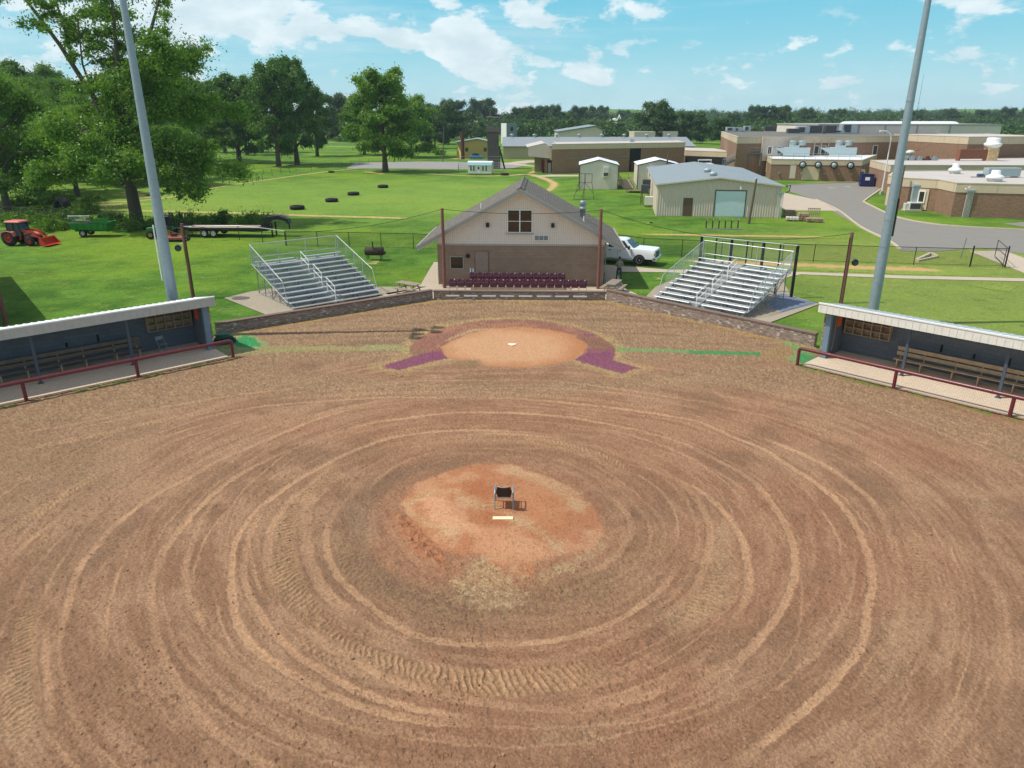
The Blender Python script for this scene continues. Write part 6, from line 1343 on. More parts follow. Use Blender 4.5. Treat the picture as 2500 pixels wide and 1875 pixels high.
# wide tan metal building with roll-up door
tb = thing('metal_workshop', 'wide tan ribbed metal workshop with pale blue roll-up door and grey roof', 'building', (18.1, 92.6, 0), math.atan2(90.5-92.6, 32.85-18.1))
W_ = math.hypot(14.75, 2.1); D_, EH, AH = 33, 3.75, 4.6
mk_obj('wall', MB().prism([(0,-.15),(W_,-.15),(W_,EH),(W_/2,AH),(0,EH)], 'y', 0, D_), M_tanmetal, tb)
_a = math.atan2(-2.1, 14.75); ldir = (math.cos(_a), math.sin(_a))
def lx(px, py):   # pixel on the workshop front -> local x, z
    u = (px-CXP)/F_PX; v = (py-CYP)/F_PX; Z_ = -ST-v*CT; Y_ = CT-v*ST
    # intersect with vertical plane through the front wall
    n_ = (ldir[1], -ldir[0]); t_ = (18.1*n_[0]+92.6*n_[1])/(u*n_[0]+Y_*n_[1]); return ((u*t_-18.1)*ldir[0]+(Y_*t_-92.6)*ldir[1], CH+t_*Z_)
rb = MB(); k = .15; dx0, dz1 = lx(1669, 483); dx1, _ = lx(1689, 523); gx0, gz1 = lx(1749, 466); gx1, _ = lx(1815, 526)
while k < W_:
    zb_ = 0; zt_ = EH+(AH-EH)*(1-abs(k-W_/2)/(W_/2))-.05
    if dx0-.1 < k < dx1+.1: zb_ = dz1+.1
    if gx0-.15 < k < gx1+.15: zb_ = gz1+.15
    rb.prism([(k-.09, -.001), (k-.045, -.06), (k+.045, -.06), (k+.09, -.001)], 'z', zb_, zt_) ; k += .305
mk_obj('cladding_rib', rb, M_tanmetal, tb)['kind'] = 'stuff'
rf = MB()
for x1, x0 in ((-.3, W_/2), (W_+.3, W_/2)): mk_obj('roof_slope', MB().prism([(x0, AH+.14), (x1, EH+.08), (x1, EH), (x0, AH+.05)], 'y', -.35, D_+.3), M_roofgrey, tb)
mk_obj('eave_trim', MB().bar((-.3,-.36,EH+.02),(W_/2,-.36,AH+.08),.1,.18).bar((W_/2,-.36,AH+.08),(W_+.3,-.36,EH+.02),.1,.18), M_tanmetal, tb)
mk_obj('door', MB().box(dx0, dx1, -.05, -.002, 0, dz1), M_tandoor, tb)
gd = mk_obj('rollup_door', MB().box(gx0, gx1, -.03, -.002, 0, gz1), M_rollup, tb); sl = MB(); k = .1
while k < gz1-.05: sl.box(gx0+.01, gx1-.01, -.045, -.03, k, k+.09); k += .115
mk_obj('slat', sl, M_rollup, gd); mk_obj('door_frame', MB().box(gx0-.12, gx0, -.07, -.002, 0, gz1+.1).box(gx1, gx1+.12, -.07, -.002, 0, gz1+.1).box(gx0-.12, gx1+.12, -.07, -.002, gz1, gz1+.12), pm('dark_trim', (90, 86, 76), .6), gd)
for y_ in (2.8, 9.5): mk_obj('ridge_fan', MB().lathe([(.42,0),(.42,.3),(.5,.34),(.48,.56),(.25,.7),(0,.72)], (W_/2-.5, y_, AH-.1), 'z', 12), M_hvac, tb)
mk_obj('pipe_vent', MB().tube([(W_*.83, 4, EH), (W_*.83, 4, EH+.7)], .06, 6), M_white, tb)
mk_obj('downpipe', MB().tube([(W_+.35,-.3,EH), (W_+.9,-.3,EH+.15), (W_+.8,-.3,EH-.6), (W_+.4,-.3,EH-.7)], .07, 6), M_black, tb)
cab = mk_obj('conduit_bank', MB().bar((W_-.45,-.3,3.0),(W_+.25,-.3,3.0),.3,.2), M_hvac, tb); b2 = MB()
for k in range(6): b2.tube([(W_-.4+.12*k,-.3,-.05),(W_-.4+.12*k,-.3,2.95)], .035, 6)
mk_obj('conduit', b2, M_hvacl, cab)
mk_obj('lamp', MB().bbox(W_*.665,W_*.665+.2,-.35,-.05,3.3,3.65,.03), M_white, tb)
# units on stands at its left side
for k, (px, py, z_, lb) in enumerate(((1590, 505, 0, 'pale air unit on a skid at the left side of the workshop'), (1584, 475, 1.3, 'dark condenser on a raised stand left of the workshop'), (1592, 462, 1.9, 'upper dark condenser beside the workshop corner'))):
    g = G(px, py if k == 0 else 502); t_ = thing('condenser_unit', lb, 'air conditioner', (g.x-.3, g.y+.5+k*1.6, 0), -.14)
    mk_obj('cabinet', MB().bbox(-.55,.55,-.5,.5,z_+.25,z_+1.35,.03), M_hvacl if k == 0 else M_grille, t_); mk_obj('stand', MB().bar((-.5,-.4,0),(-.5,-.4,z_+.25),.07).bar((.5,-.4,0),(.5,-.4,z_+.25),.07).bar((-.5,.4,0),(-.5,.4,z_+.25),.07).bar((.5,.4,0),(.5,.4,z_+.25),.07).box(-.6,.6,-.5,.5,z_+.17,z_+.249), M_rust if k else M_utility, t_)
fr = thing('climbing_frame', 'thin dark ladder frame standing by the condensers left of the workshop', 'frame', (*at_px(1588, 478), 0)); mk_obj('ladder_rail', MB().bar((-.4,0,0),(-.4,0,3.3),.06).bar((.4,0,0),(.4,0,3.3),.06).bar((-.4,0,3.2),(.4,0,3.2),.06).bar((-.4,0,2.2),(.4,0,2.2),.05).bar((-.4,0,1.2),(.4,0,1.2),.05), M_rust, fr)

# row of stub posts, pallets
for k, px in enumerate((1723.5, 1739, 1754.5, 1770, 1785, 1801)):
    g = G(px, 557.5); t_ = thing('stub_post', 'short dark post with a pale top in the row of six before the workshop', 'post', (g.x, g.y, -.05), 0, 'row of six stub posts'); mk_obj('post', MB().bar((0,0,0),(.0,.05,1.02),.12), M_rust, t_); mk_obj('cap', MB().bar((0,0,.9),(.06,0,1.14),.09), M_alu, t_)
rlp = thing('ground_rail', 'long pale rail lying on the grass linking the six stub posts', 'rail', G(1722,557)); mk_obj('rail', MB().bar(G(1722,558)+Vector((0,.0,.0)), G(1812,559), .14, .1), M_galv, rlp, True)
def pallet_pile(lb, px, py, n_, mat, w_, seed, group=None):
    g = G(px, py); t_ = thing('stone_pallet', lb, 'pallet', (g.x, g.y, -.03), -.2); r = random.Random(seed)
    for s in (-1, 0, 1): mk_obj('pallet_runner', MB().box(s*w_*.42-.05, s*w_*.42+.05, -.5, .5, 0, .12), M_wood, t_)
    mk_obj('pallet_deck', MB().box(-w_*.5, w_*.5, -.5, .5, .121, .16), M_wood, t_)
    for k in range(n_):
        for i in range(4): x_ = -w_*.5+w_*(i+.5)/4; mk_obj('stone', MB().bbox(x_-w_*.115*r.uniform(.8,1.15), x_+w_*.115*r.uniform(.8,1.15), -.48*r.uniform(.8,1), .48*r.uniform(.8,1), .165+.15*k, .165+.15*k+.14, .03), mat, t_)
    return t_
ms_ = pm('field_stone', (164, 138, 116), .9, var=.35, scale=5.); mw_ = pm('pale_stone', (206, 200, 190), .9, var=.2)
pallet_pile('pallet of brown stone nearest the workshop, partly behind the pale stones', 1928, 527, 4, ms_, 1.5, 1); pallet_pile('low pallet of pale white stones beside the workshop', 1934, 538, 2, mw_, 1.4, 2)
pallet_pile('full square pallet of brown stones in the middle of the stone piles', 1960, 538, 5, ms_, 1.2, 3); pallet_pile('rightmost low pallet of brown stones under the empty crate', 1988, 541, 2, ms_, 1.9, 4)
cr = thing('wooden_crate', 'empty slatted wooden crate standing behind the rightmost stone pallet', 'crate', (*at_px(1985, 533), 0), -.2)
for k in range(7): mk_obj('slat', MB().box(-.7+.22*k, -.7+.22*k+.06, 0, .05, 0, 1.25), M_wood, cr)
mk_obj('crate_rail', MB().box(-.72,.72,-.02,-.001,1.1,1.2).box(-.72,.72,-.02,-.001,.5,.58), M_wood, cr)

# S4 low fan building
h4 = 3.85; a0, a1, a2 = T(1885, 389, h4), T(2105, 392, h4), T(1862, 376, h4)
dd = Vector((a1[0]-a0[0], a1[1]-a0[1])); a3 = (a2[0]+dd.x+8, a2[1]+dd.y)
s4 = flatbldg('school_building', 'low brick wing with a white roof and round wall fans', [a0, a1, a3, a2], h4, .95, None, None, M_roofwhite)
for k, f in enumerate((.245, .385, .53, .675, .82, .93)):
    if k == 5: continue
fan_px = (1962, 2000, 2038.5, 2078)
n4 = Vector((dd.y, -dd.x, 0)).normalized()
for px in fan_px:
    f = (px-1885)/(2105-1885)*1.0; q_ = Vector((*on_edge(a0, a1, f), 2.95))
    fo = thing('wall_fan', {1962: 'leftmost round exhaust fan high on the brick wall', 2000: 'second round exhaust fan from the left on the brick wall', 2038.5: 'third round exhaust fan from the left on the brick wall', 2078: 'rightmost round exhaust fan high on the brick wall, nearest the navy dumpster'}[px], 'fan', q_+n4*.1, math.atan2(dd.y, dd.x), 'round exhaust fans on the brick wall')
    mk_obj('shroud', MB().lathe([(.45,0),(.62,-.1),(.66,-.55),(.62,-.62),(.55,-.5),(.5,-.45)], axis='y', n=20), M_black, fo); mk_obj('fan_dome', MB().lathe([(.5,-.4),(.42,-.66),(.2,-.78),(0,-.8)], axis='y', n=18), M_hvac, fo)
wall_rect(s4, 'blocked_window', a0, a1, .22, .285, .3, 2.8, M_tanmetal, .03); wall_rect(s4, 'cream_panel', a0, a1, .36, .55, .1, 2.6, M_cream, .03)
for f in (.09, .345, .6, .76, .9): wall_rect(s4, 'wall_vent', a0, a1, f, f+.012, 1.1, 1.5, M_trim, .25)
wall_rect(s4, 'side_window', a2, a0, .45, .6, .8, 2.7, M_cream, .05)
rl = MB(); p0, p1 = Vector((*a0, h4+.1)), Vector((*a1, h4+.1))
for z_ in (.55, 1.05): rl.tube([p0+Vector((0,.5,z_)), p1+Vector((0,.5,z_))], .03, 5)
for k in range(9): q_ = p0.lerp(p1, k/8)+Vector((0,.5,0)); rl.tube([q_, q_+Vector((0,0,1.05))], .03, 5)
mk_obj('roof_railing', rl, M_galv, s4, True)
# S3 tall brick building
h3 = 7.75; b0, b1, bl = T(1801, 335, h3), T(2364, 331, h3), T(1749, 322, h3)
dd3 = Vector((b1[0]-b0[0], b1[1]-b0[1])); d3 = dd3.normalized()
s3 = flatbldg('school_building', 'long two-storey brick school wing with cream fascia behind the fan wall', [b0, b1, (b1[0]+6, b1[1]+26), (bl[0]+2, bl[1]+2)], h3, 1.25, None, None, M_roofdark)
f3 = lambda px: (AY(px, 345, 160).x-b0[0])/dd3.x if False else ((T(px, 334.5, h3)[0]-b0[0])/dd3.x)
sp_ = wall_rect(s3, 'metal_siding', b0, b1, f3(1861), f3(1952), 3.0, h3-.02, M_tanmetal, .3); rb = MB()
q0, q1 = Vector((*on_edge(b0, b1, f3(1861)), 0)), Vector((*on_edge(b0, b1, f3(1952)), 0)); n3_ = Vector((d3.y, -d3.x, 0)); Lq = (q1-q0).length
for k in range(int(Lq/.4)): q_ = q0.lerp(q1, (k+.5)*.4/Lq)+n3_*.34; rb.bar(q_+Vector((0,0,3.02)), q_+Vector((0,0,h3-.05)), .08, .06)
mk_obj('cladding_rib', rb, M_tanmetal, sp_).location = -Vector(s3.location)
for px in (1876, 1902, 1928): wall_rect(s3, 'window', b0, b1, f3(px), f3(px+10.5), 4.4, 5.8, M_glass, .36, M_white)
for px in (2006, 2025, 2173): wall_rect(s3, 'window', b0, b1, f3(px), f3(px+11), 4.0, 5.8, M_glassb, .06, M_tanmetal)
for px in (2002.5, 2021.5, 2042): wall_rect(s3, 'pilaster', b0, b1, f3(px), f3(px+1.6), 3.2, 7.6, M_kerb, .25)
wall_rect(s3, 'pilaster', b0, b1, f3(1861)-.003, f3(1861), 2, h3, M_cream, .5)
for k, (fx, w_, h_, d_, lb) in enumerate(((1783, 2.5, 1.2, 2, 'left pale rooftop unit on the two-storey wing'), (1797, 3.2, 1.1, 2, 'grey rooftop unit second from the left on the two-storey wing'), (1823, 1.8, 1.5, 2, 'pale domed rooftop unit behind the left corner of the wing'), (1878, 3, 1.5, 2, 'small dark rooftop unit above the siding panel'),
      (1935, 2.8, 1.2, 2, 'dark rooftop unit left of the main cluster'), (1958, 3.0, 1.7, 2, 'pale rooftop unit with dark grille in the main cluster'), (1986, 3.2, 1.9, 2.4, 'largest dark rooftop condenser in the main cluster'), (2024, 2.6, 1.9, 2.2, 'dark rooftop condenser near the gym wall'), (2045, 2.6, .9, 2, 'low pale rooftop unit near the gym wall'), (2068, 3.6, 2.3, 2.4, 'tall pale blue rooftop unit against the gym wall'))):
    g = G(fx, 322 if k < 4 else 327, h3); t_ = thing('rooftop_unit', lb, 'air conditioner', (g.x, g.y, h3+.06), -.1); m_ = M_grille if k in (3, 4, 6, 7) else M_hvac
    mk_obj('cabinet', MB().bbox(-w_/2,w_/2,-d_/2,d_/2,.2,h_,.05), m_, t_); mk_obj('curb', MB().box(-w_*.42,w_*.42,-d_*.42,d_*.42,-.05,.199), M_hvacl, t_); mk_obj('louvre', MB().box(-w_*.38,w_*.1,-d_/2-.03,-d_/2-.001,.35,h_-.2), M_grille, t_)
# big pale blue units on the fan building roof
for k, (px, lb) in enumerate(((1952, 'long pale blue rooftop unit with two round fans, left one on the white roof'), (2066, 'long pale blue rooftop unit with two round fans, right one on the white roof'))):
    g = G(px, 384, h4); t_ = thing('rooftop_unit', lb, 'air conditioner', (g.x, g.y+2, h4+.06), -.35)
    mk_obj('cabinet', MB().bbox(-2.6,2.6,-1,1,.2,1.8,.05).bbox(-1.6,.4,-.9,.9,1.81,2.2,.03), pm('pale_blue_unit', (168, 186, 188), .5, .1), t_); mk_obj('duct', MB().prism([(-4.6,1.7),(-2.61,1.7),(-2.61,.6)], 'y', -.8, .8), pm('pale_blue_unit', (168, 186, 188), .5, .1), t_)
    for x_ in (-.9, .9): mk_obj('fan_housing', MB().lathe([(.75,2.21),(.75,2.9),(.8,2.95),(.8,3.1),(.5,3.15),(0,3.1)], (x_,0,0), 'z', 16), M_hvac, t_)
# right wing
h6r = 8.; c0, c1 = T(2366, 335, h6r), T(2560, 334, h6r)
s7 = flatbldg('school_building', 'taller brick wing at the right edge with pale cream fascia', [c0, c1, (c1[0]+3, c1[1]+25), (c0[0]-2, c0[1]+25)], h6r, 1.3)
# gym with barrel roof
gy = thing('gymnasium', 'tan metal gymnasium with a white barrel roof behind the school', 'building', (58, 192, 0)); Yg = 192
x0, x1 = AY(1998, 310, Yg).x, AY(2445, 310, Yg).x; zt_ = AY(2100, 306, Yg).z; xs = [x0, AY(2097,310,Yg).x, AY(2162,310,Yg).x, AY(2240,310,Yg).x, AY(2320,310,Yg).x, x1]
mk_obj('wall', MB().box(x0, x1, Yg, Yg+30, -.1, zt_), M_palemetal, gy, True)
for x_ in xs[1:-1]: mk_obj('pilaster', MB().box(x_-.15, x_+.15, Yg-.15, Yg-.005, -.1, zt_), M_trim, gy, True)
rb = MB(); k = x0+.3
while k < x1: rb.box(k-.04, k+.04, Yg-.06, Yg-.003, 0, zt_-.2); k += .6
mk_obj('cladding_rib', rb, M_palemetal, gy, True)['kind'] = 'stuff'
mk_obj('eave_trim', MB().box(x0-.2, x1+.2, Yg-.25, Yg+30.2, zt_+.001, zt_+.3), M_trim, gy, True)
xb0, xb1 = AY(2073, 300, Yg+8).x, AY(2334, 300, Yg+8).x; R_b = 3.4; zb0 = zt_+.2; zb1 = AY(2100, 296, Yg+10).z-zb0; ar = [(Yg+10+R_b*math.cos(a), zb0+zb1*math.sin(a)) for a in np.linspace(.0, math.pi, 13)]
mk_obj('barrel_roof', MB().prism(ar, 'x', xb0, xb1), M_roofwhite, gy, True)
# S5 canopy building
h5 = 4.1; e0, e1, e2, e3 = T(2126, 392, h5), T(2176, 404, h5), T(2560, 405, h5), T(2560, 386, h5)
s5 = flatbldg('school_building', 'mid brick wing with a deep cream canopy behind the dumpster', [e1, e2, e3, e0], h5, 1.1)
for k, (px, py, sc_, lb) in enumerate(((2220, 385, 1., 'round white roof vent on the mid wing left of the utility pole'), (2333, 384, .8, 'small round white roof vent on the mid wing'))):
    g = G(px, py, h5); t_ = thing('roof_vent', lb, 'vent', (g.x, g.y, h5+.05)); mk_obj('curb', MB().box(-.6*sc_,.6*sc_,-.6*sc_,.6*sc_,-.05,.3), M_hvacl, t_); mk_obj('dome', MB().lathe([(.5*sc_,.3),(.5*sc_,.6),(.9*sc_,.7),(.85*sc_,1.1),(.4*sc_,1.4),(0,1.4)], n=14), M_hvacl, t_)
for k in range(5):
    g = G(2205+18*k, 393, h5); t_ = thing('roof_pipe', 'low silver pipe fitting on the mid wing roof', 'pipe', (g.x, g.y, h5+.05), 0, 'pipe fittings on the mid wing roof'); mk_obj('fitting', MB().box(-.8,.8,-.4,.4,.1,.4).box(.1,.5,-.3,.3,.401,.8), M_galv if k != 3 else M_rust, t_)
g = G(2402, 393, h5); t_ = thing('kitchen_exhaust', 'rusty orange duct feeding a large white mushroom exhaust on the right roof', 'exhaust', (g.x, g.y, h5+.05)); mk_obj('rusty_duct', MB().box(-5,0,-.6,.6,.35,2.).box(-5,-4.7,-.5,.5,0,.35), M_orange, t_)
mk_obj('stack', MB().box(.05,1.9,-.8,.8,-.05,2.2), pm('stained_stack', (206, 178, 132), .7, var=.4), t_); mk_obj('mushroom_cap', MB().lathe([(.9,2.2),(1.3,2.5),(1.5,2.9),(1.3,3.1),(1.1,3.15),(1.15,3.7),(1.,4.),(0,4.05)], (1,0,0), n=18), M_white, t_)
# S6 nearest brick building on the right
h6 = 3.95; g0, g1, g2, g3, g4 = T(2170, 429, h6), T(2199, 435, h6), T(2294.5, 440, h6), T(2337, 448, h6), T(2560, 453, h6)
g5, g6 = T(2560, 417, h6), T(2185, 419, h6)
s6 = flatbldg('school_building', 'nearest low brick building on the right with cream fascia and grey roof', [g0, g1, g2, g3, g4, g5, g6], h6, 1.05)
wall_rect(s6, 'window_bay', g1, g2, .55, .80, .1, 2.75, M_cream, .12); wall_rect(s6, 'window', g1, g2, .575, .70, 1.1, 2.4, M_glass, .2, M_white)
wall_rect(s6, 'side_panel', g0, g1, .1, .35, 0, 2.5, M_cream, .05)
n6 = Vector((g3[0]-g4[0], g3[1]-g4[1], 0)).normalized(); dn = Vector((-n6.y, n6.x, 0)); dn = dn if dn.y < 0 else -dn; q_ = Vector((*on_edge(g3, g4, .16), 0))+dn*.2
cb2 = mk_obj('conduit_bank', MB().bar(q_+Vector((-.4,0,3.1)), q_+Vector((.6,0,3.1)), .3, .25), M_hvac, s6, True); b2 = MB()
for k in range(6): b2.tube([q_+Vector((-.35+.15*k,0,-.05)), q_+Vector((-.3+.15*k,0,3.05))], .045, 6)
mk_obj('conduit', b2, M_hvacl, s6, True); mk_obj('security_light', MB().bbox(q_.x-.75,q_.x-.55,q_.y-.2,q_.y,3.3,3.45,.02).bbox(q_.x-.35,q_.x-.15,q_.y-.2,q_.y,3.5,3.65,.02), M_white, s6, True)
ac = thing('packaged_air_unit', 'pale air unit with a tall bent duct on the grass by the nearest brick building', 'air conditioner', (*at_px(2229, 513), 0), -.1)
mk_obj('cabinet', MB().bbox(-.75,.75,-.55,.55,.08,1.05,.04), M_hvacl, ac); mk_obj('side_box', MB().bbox(-1.2,-.76,-.3,.4,.08,.9,.03), M_hvacl, ac); mk_obj('grille', MB().box(-.65,.65,-.565,-.552,.2,.9), M_grille, ac); mk_obj('pad', MB().box(-1.3,.9,-.7,.8,-.06,.079), M_conc, ac)
mk_obj('duct', MB().prism([(-.3,1.06),(.4,1.06),(.75,1.6),(.75,3.0),(-.35,3.0),(-.35,1.6)], 'y', .2, .7).tube([(-.35,.45,3.1),(.75,.45,3.1)], .3, 12), M_hvac, ac)
for k, (px, py, sc_, lb) in enumerate(((2330, 425, 1.05, 'round white roof ventilator in the middle of the nearest roof'), (2427, 444, 1.25, 'large round white roof ventilator near the right edge'))):
    g = G(px, py, h6); t_ = thing('roof_ventilator', lb, 'vent', (g.x, g.y, h6+.05)); mk_obj('curb', MB().box(-.5*sc_,.5*sc_,-.5*sc_,.5*sc_,-.05,.3), M_hvacl, t_); mk_obj('hood', MB().lathe([(.5*sc_,.3),(.85*sc_,.4),(.85*sc_,.62),(.5*sc_,.85),(.42*sc_,.9),(.42*sc_,1.3),(.36*sc_,1.38),(0,1.4)], n=18), M_white, t_)
g = G(2443, 434, h6); t_ = thing('rooftop_unit', 'long grey rooftop duct unit behind the large white ventilator', 'air conditioner', (g.x, g.y, h6+.05)); mk_obj('cabinet', MB().bbox(-2.2,2.2,-.6,.6,.15,1.25,.04), M_hvac, t_); mk_obj('support', MB().box(-2,-1.6,-.5,.5,-.05,.149).box(1.6,2,-.5,.5,-.05,.149), M_grille, t_)
g = G(2390, 434, h6); t_ = thing('roof_pump', 'small blue-grey pump and pipes on the nearest roof', 'pump', (g.x, g.y, h6+.05)); mk_obj('motor', MB().tube([(-.3,0,.3),(.5,0,.3)], .2, 10), pm('pump_blue', (70, 88, 120), .5), t_); mk_obj('pipe', MB().tube([(.5,0,.3),(1.4,.2,.35),(2.2,.2,.3)], .06, 6).tube([(-1.5,-.6,.1),(3.,-.9,.1)], .05, 6), M_grille, t_)
# connector between S1 and S3, stairs
h8 = 3.6; k0, k1 = T(1674, 368, h8), T(1790, 372, h8)
s8 = flatbldg('school_building', 'low connecting wing with cream fascia between the long brick building and the tall wing', [k0, k1, (k1[0]+1, k1[1]+22), (k0[0], k0[1]+22)], h8, 1.2)
wall_rect(s8, 'glazing', k0, k1, .02, .97, .1, 2.35, M_dark, .03)
aw = thing('white_awning', 'small white sloping awning on two posts before the connecting wing', 'awning', (*T(1716, 395, 2.4), 0)); mk_obj('sheet', MB().slab([(0,0,2.2),(2.2,-2.8,1.6),(4.4,-2.8,1.6),(2.6,0,2.2)], .08).move((-1.,0,0)), M_roofwhite, aw); mk_obj('post', MB().bar((-1,0,0),(-1,0,2.8),.1).bar((1.8,0,0),(1.8,0,2.8),.1).bar((-1.1,0,2.8),(1.9,0,2.8),.25), M_white, aw)
Ys = 158.; ss = thing('steel_staircase', 'grey steel outdoor staircase climbing to the upper door of the tall brick wing', 'staircase', (45, Ys, 0))
p0, p1, p2 = AY(1768, 404, Ys), AY(1828, 375, Ys), AY(1860, 375, Ys)
for yy in (0, 1.4):
    o_ = Vector((0, yy, 0)); mk_obj('stringer', MB().bar(p0+o_, p1+o_, .12, .3).bar(p1+o_, p2+o_, .12, .3), pm('steel_grey', (92, 106, 112), .5), ss, True)
    mk_obj('handrail', MB().tube([p0+o_+Vector((0,0,1.1)), p1+o_+Vector((0,0,1.1)), p2+o_+Vector((0,0,1.1))], .05, 6).tube([p0+o_+Vector((0,0,.6)), p1+o_+Vector((0,0,.6)), p2+o_+Vector((0,0,.6))], .035, 6), M_galv, ss, True)
    bl_ = MB()
    for k in range(13): q_ = p0.lerp(p1, k/12)+o_; bl_.tube([q_, q_+Vector((0,0,1.1))], .03, 5)
    mk_obj('baluster', bl_, M_galv, ss, True)
mk_obj('landing', MB().slab([p1, p2, p2+Vector((0,1.4,0)), p1+Vector((0,1.4,0))], .1), pm('steel_grey', (92, 106, 112), .5), ss, True)
for q_ in (p1, p2): mk_obj('support_post', MB().bar((q_.x,q_.y,0), (q_.x,q_.y,q_.z), .2), pm('steel_grey', (92, 106, 112), .5), ss, True)
tr_ = MB()
for k in range(14): q_ = p0.lerp(p1, (k+.5)/14); tr_.box(q_.x-.15, q_.x+.15, q_.y, q_.y+1.4, q_.z-.02, q_.z+.02)
mk_obj('tread', tr_, M_galv, ss, True)['kind'] = 'stuff'

# ------------------------------------------------------------ lamps, utility poles, dumpster, sundries
lp = thing('street_lamp', 'tall white street lamp with a curved arm beside the right light pole', 'street lamp', (*at_px(2152, 474), 0)); gz_ = AY(2175, 320, at_px(2152, 474)[1]).z
mk_obj('pole', MB().tube([(0,0,0),(0,0,gz_-1.2),(-.2,0,gz_-.4),(-.9,0,gz_)], [.12,.08,.06,.05], 10), M_white, lp); mk_obj('lamp_head', MB().bbox(-2.0,-.9,-.2,.2,gz_-.12,gz_+.1,.05), M_hvacl, lp); mk_obj('base', MB().box(-.25,.25,-.25,.25,-.05,.5), M_conc, lp)
UP = []
for px, py, tx, ty, lb in ((2188, 511, 2209, 404, 'short wooden utility pole by the corner of the nearest brick building'), (2274, 424, 2297, 336, 'thin wooden utility pole rising from behind the nearest roof'), (2364, 424, 2378, 336, 'wooden utility pole by the rusty duct'), (1828, 545, 1847, 435, 'grey wooden pole leaning before the tan workshop'), (1620, 462, 1632, 372, 'dark thin pole behind the workshop near the right white shed'), (1081, 395, 1084, 307, 'pale utility pole with crossarm left of the yellow shed')):
    g = G(px, py); tz = AY(tx, ty, g.y); t_ = thing('utility_pole', lb, 'utility pole', (g.x, g.y, -.05)); mk_obj('pole', MB().tube([(0,0,0),((tz.x-g.x)*.5,0,tz.z*.5),(tz.x-g.x,0,tz.z)], [.16,.14,.11], 10), M_utility, t_)
    if px == 1081: mk_obj('crossarm', MB().bar((-1,0,tz.z-.6),(1,0,tz.z-.6),.12), M_utility, t_)
    UP.append(Vector((tz.x, g.y, tz.z)))
wr_ = thing('overhead_wire', 'thin overhead wires between the utility poles over the school roofs', 'wire', UP[0]); mb = MB()
mb.tube(cable(UP[1], AY(2190, 378, 140), .8), .03, 4); mb.tube(cable(UP[1], UP[2], .6), .03, 4); mk_obj('wire', mb, M_grille, wr_, True)
for k, (px, ty, by, lb) in enumerate(((2230, 180, 300, 'slender radio mast above the trees behind the right light pole'), (1231, 262, 300, 'thin radio mast behind the blue-grey cube tower'), (1361, 262, 330, 'thin mast beside the rounded trees'))):
    g = G(px, 322); tz = AY(px+(3 if k == 0 else 0), ty, g.y); t_ = thing('radio_mast', lb, 'mast', (g.x, g.y, 0)); mk_obj('mast', MB().tube([(0,0,0),(0,0,tz.z)], [.18,.08], 6), M_grille, t_)
    mk_obj('antenna', MB().bar((-1.2,0,tz.z*.5),(1.2,0,tz.z*.5),.12), M_grille, t_)
dp = thing('dumpster', 'navy blue dumpster with a white label by the brick wall', 'dumpster', (*at_px(2100, 455), 0), -.25)
mk_obj('body', MB().prism([(0,.15),(2.1,.15),(2.1,2.0),(0,2.15)], 'y', 0, 1.9), M_navy, dp); mk_obj('lid', MB().prism([(-.05,2.16),(2.15,2.01),(2.15,2.08),(-.05,2.23)], 'y', -.05, 1.95), pm('dark_navy_lid', (20, 24, 50), .5), dp); mk_obj('label_plate', MB().box(.65,1.4,-.03,-.002,1.05,1.6), M_white, dp); mk_obj('skid', MB().box(.1,2.,.1,1.8,-.05,.149), M_dark, dp)
mk_obj('fork_pocket', MB().box(-.12,-.005,.3,1.6,.9,1.15).box(2.105,2.22,.3,1.6,.9,1.15), M_navy, dp)
for k, (px, py, h_, lb) in enumerate(((2095, 442, 2.2, 'grey louvred cabinet left of the navy dumpster'), (2152, 443, 3.0, 'tall pale cabinet right of the navy dumpster'))):
    t_ = thing('equipment_cabinet', lb, 'cabinet', (*at_px(px, py), 0), -.3); mk_obj('cabinet', MB().bbox(-.9,.9,-.6,.6,0,h_,.04), M_hvacl, t_); mk_obj('louvre', MB().box(-.7,.7,-.62,-.602,.4,h_-.4), M_grille, t_)
ft = thing('concrete_headwall', 'small pale concrete drain headwall set in the grass ditch', 'drain', G(2260,636)); mk_obj('sloped_frame', MB().bar(G(2237,636), G(2272,620), .25, .3).bar(G(2272,620), G(2289,627), .25, .3).bar(G(2289,627), G(2240,637), .2, .2), M_kerb, ft, True)
sp2 = thing('sign_post', 'bare steel sign post between the fence and the drive', 'post', G(2345,630)); mk_obj('post', MB().bar((0,0,0),(.15,0,1.75),.07), M_galv, sp2)
for k, (px, py, lb) in enumerate(((726, 510, 'nearest of the black tyres lying on the playing field'), (810, 491.5, 'second nearest black tyre lying on the playing field'), (863, 475.5, 'third black tyre, right of the nearest two on the field'), (935, 457.5, 'farthest black tyre lying on the playing field'), (1232, 427.5, 'black tyre on the grass right of the small white shed'), (809, 421, 'small dark tyre lying by the footpath'))):
    if k == 0: ty = thing('tyre', lb, 'tyre', (*at_px(px, py), -.04), 0, 'black tyres lying on the field'); mk_obj('tread', MB().lathe([(.55,.02),(.86,.0),(.98,.08),(.98,.42),(.86,.5),(.55,.48),(.52,.25),(.55,.02)], n=24), M_rubber, ty)
    else: dup(ty, (*at_px(px, py), -.04), k*1., lb, .95 if k < 5 else .7)
bt = thing('tractor_tyre', 'big black tyre leaning in the weeds above the green trailer', 'tyre', (*at_px(157, 526), .1), -.5); mk_obj('tread', MB().lathe([(.7,-.5),(1.0,-.55),(1.15,-.4),(1.15,.4),(1.0,.55),(.7,.5),(.6,0),(.7,-.5)], (0,0,1.0), 'y', 24), M_rubber, bt)
th = thing('church_steeple', 'distant white church steeple rising over the trees', 'steeple', (*T(1510, 318, 0), 0)) if False else None
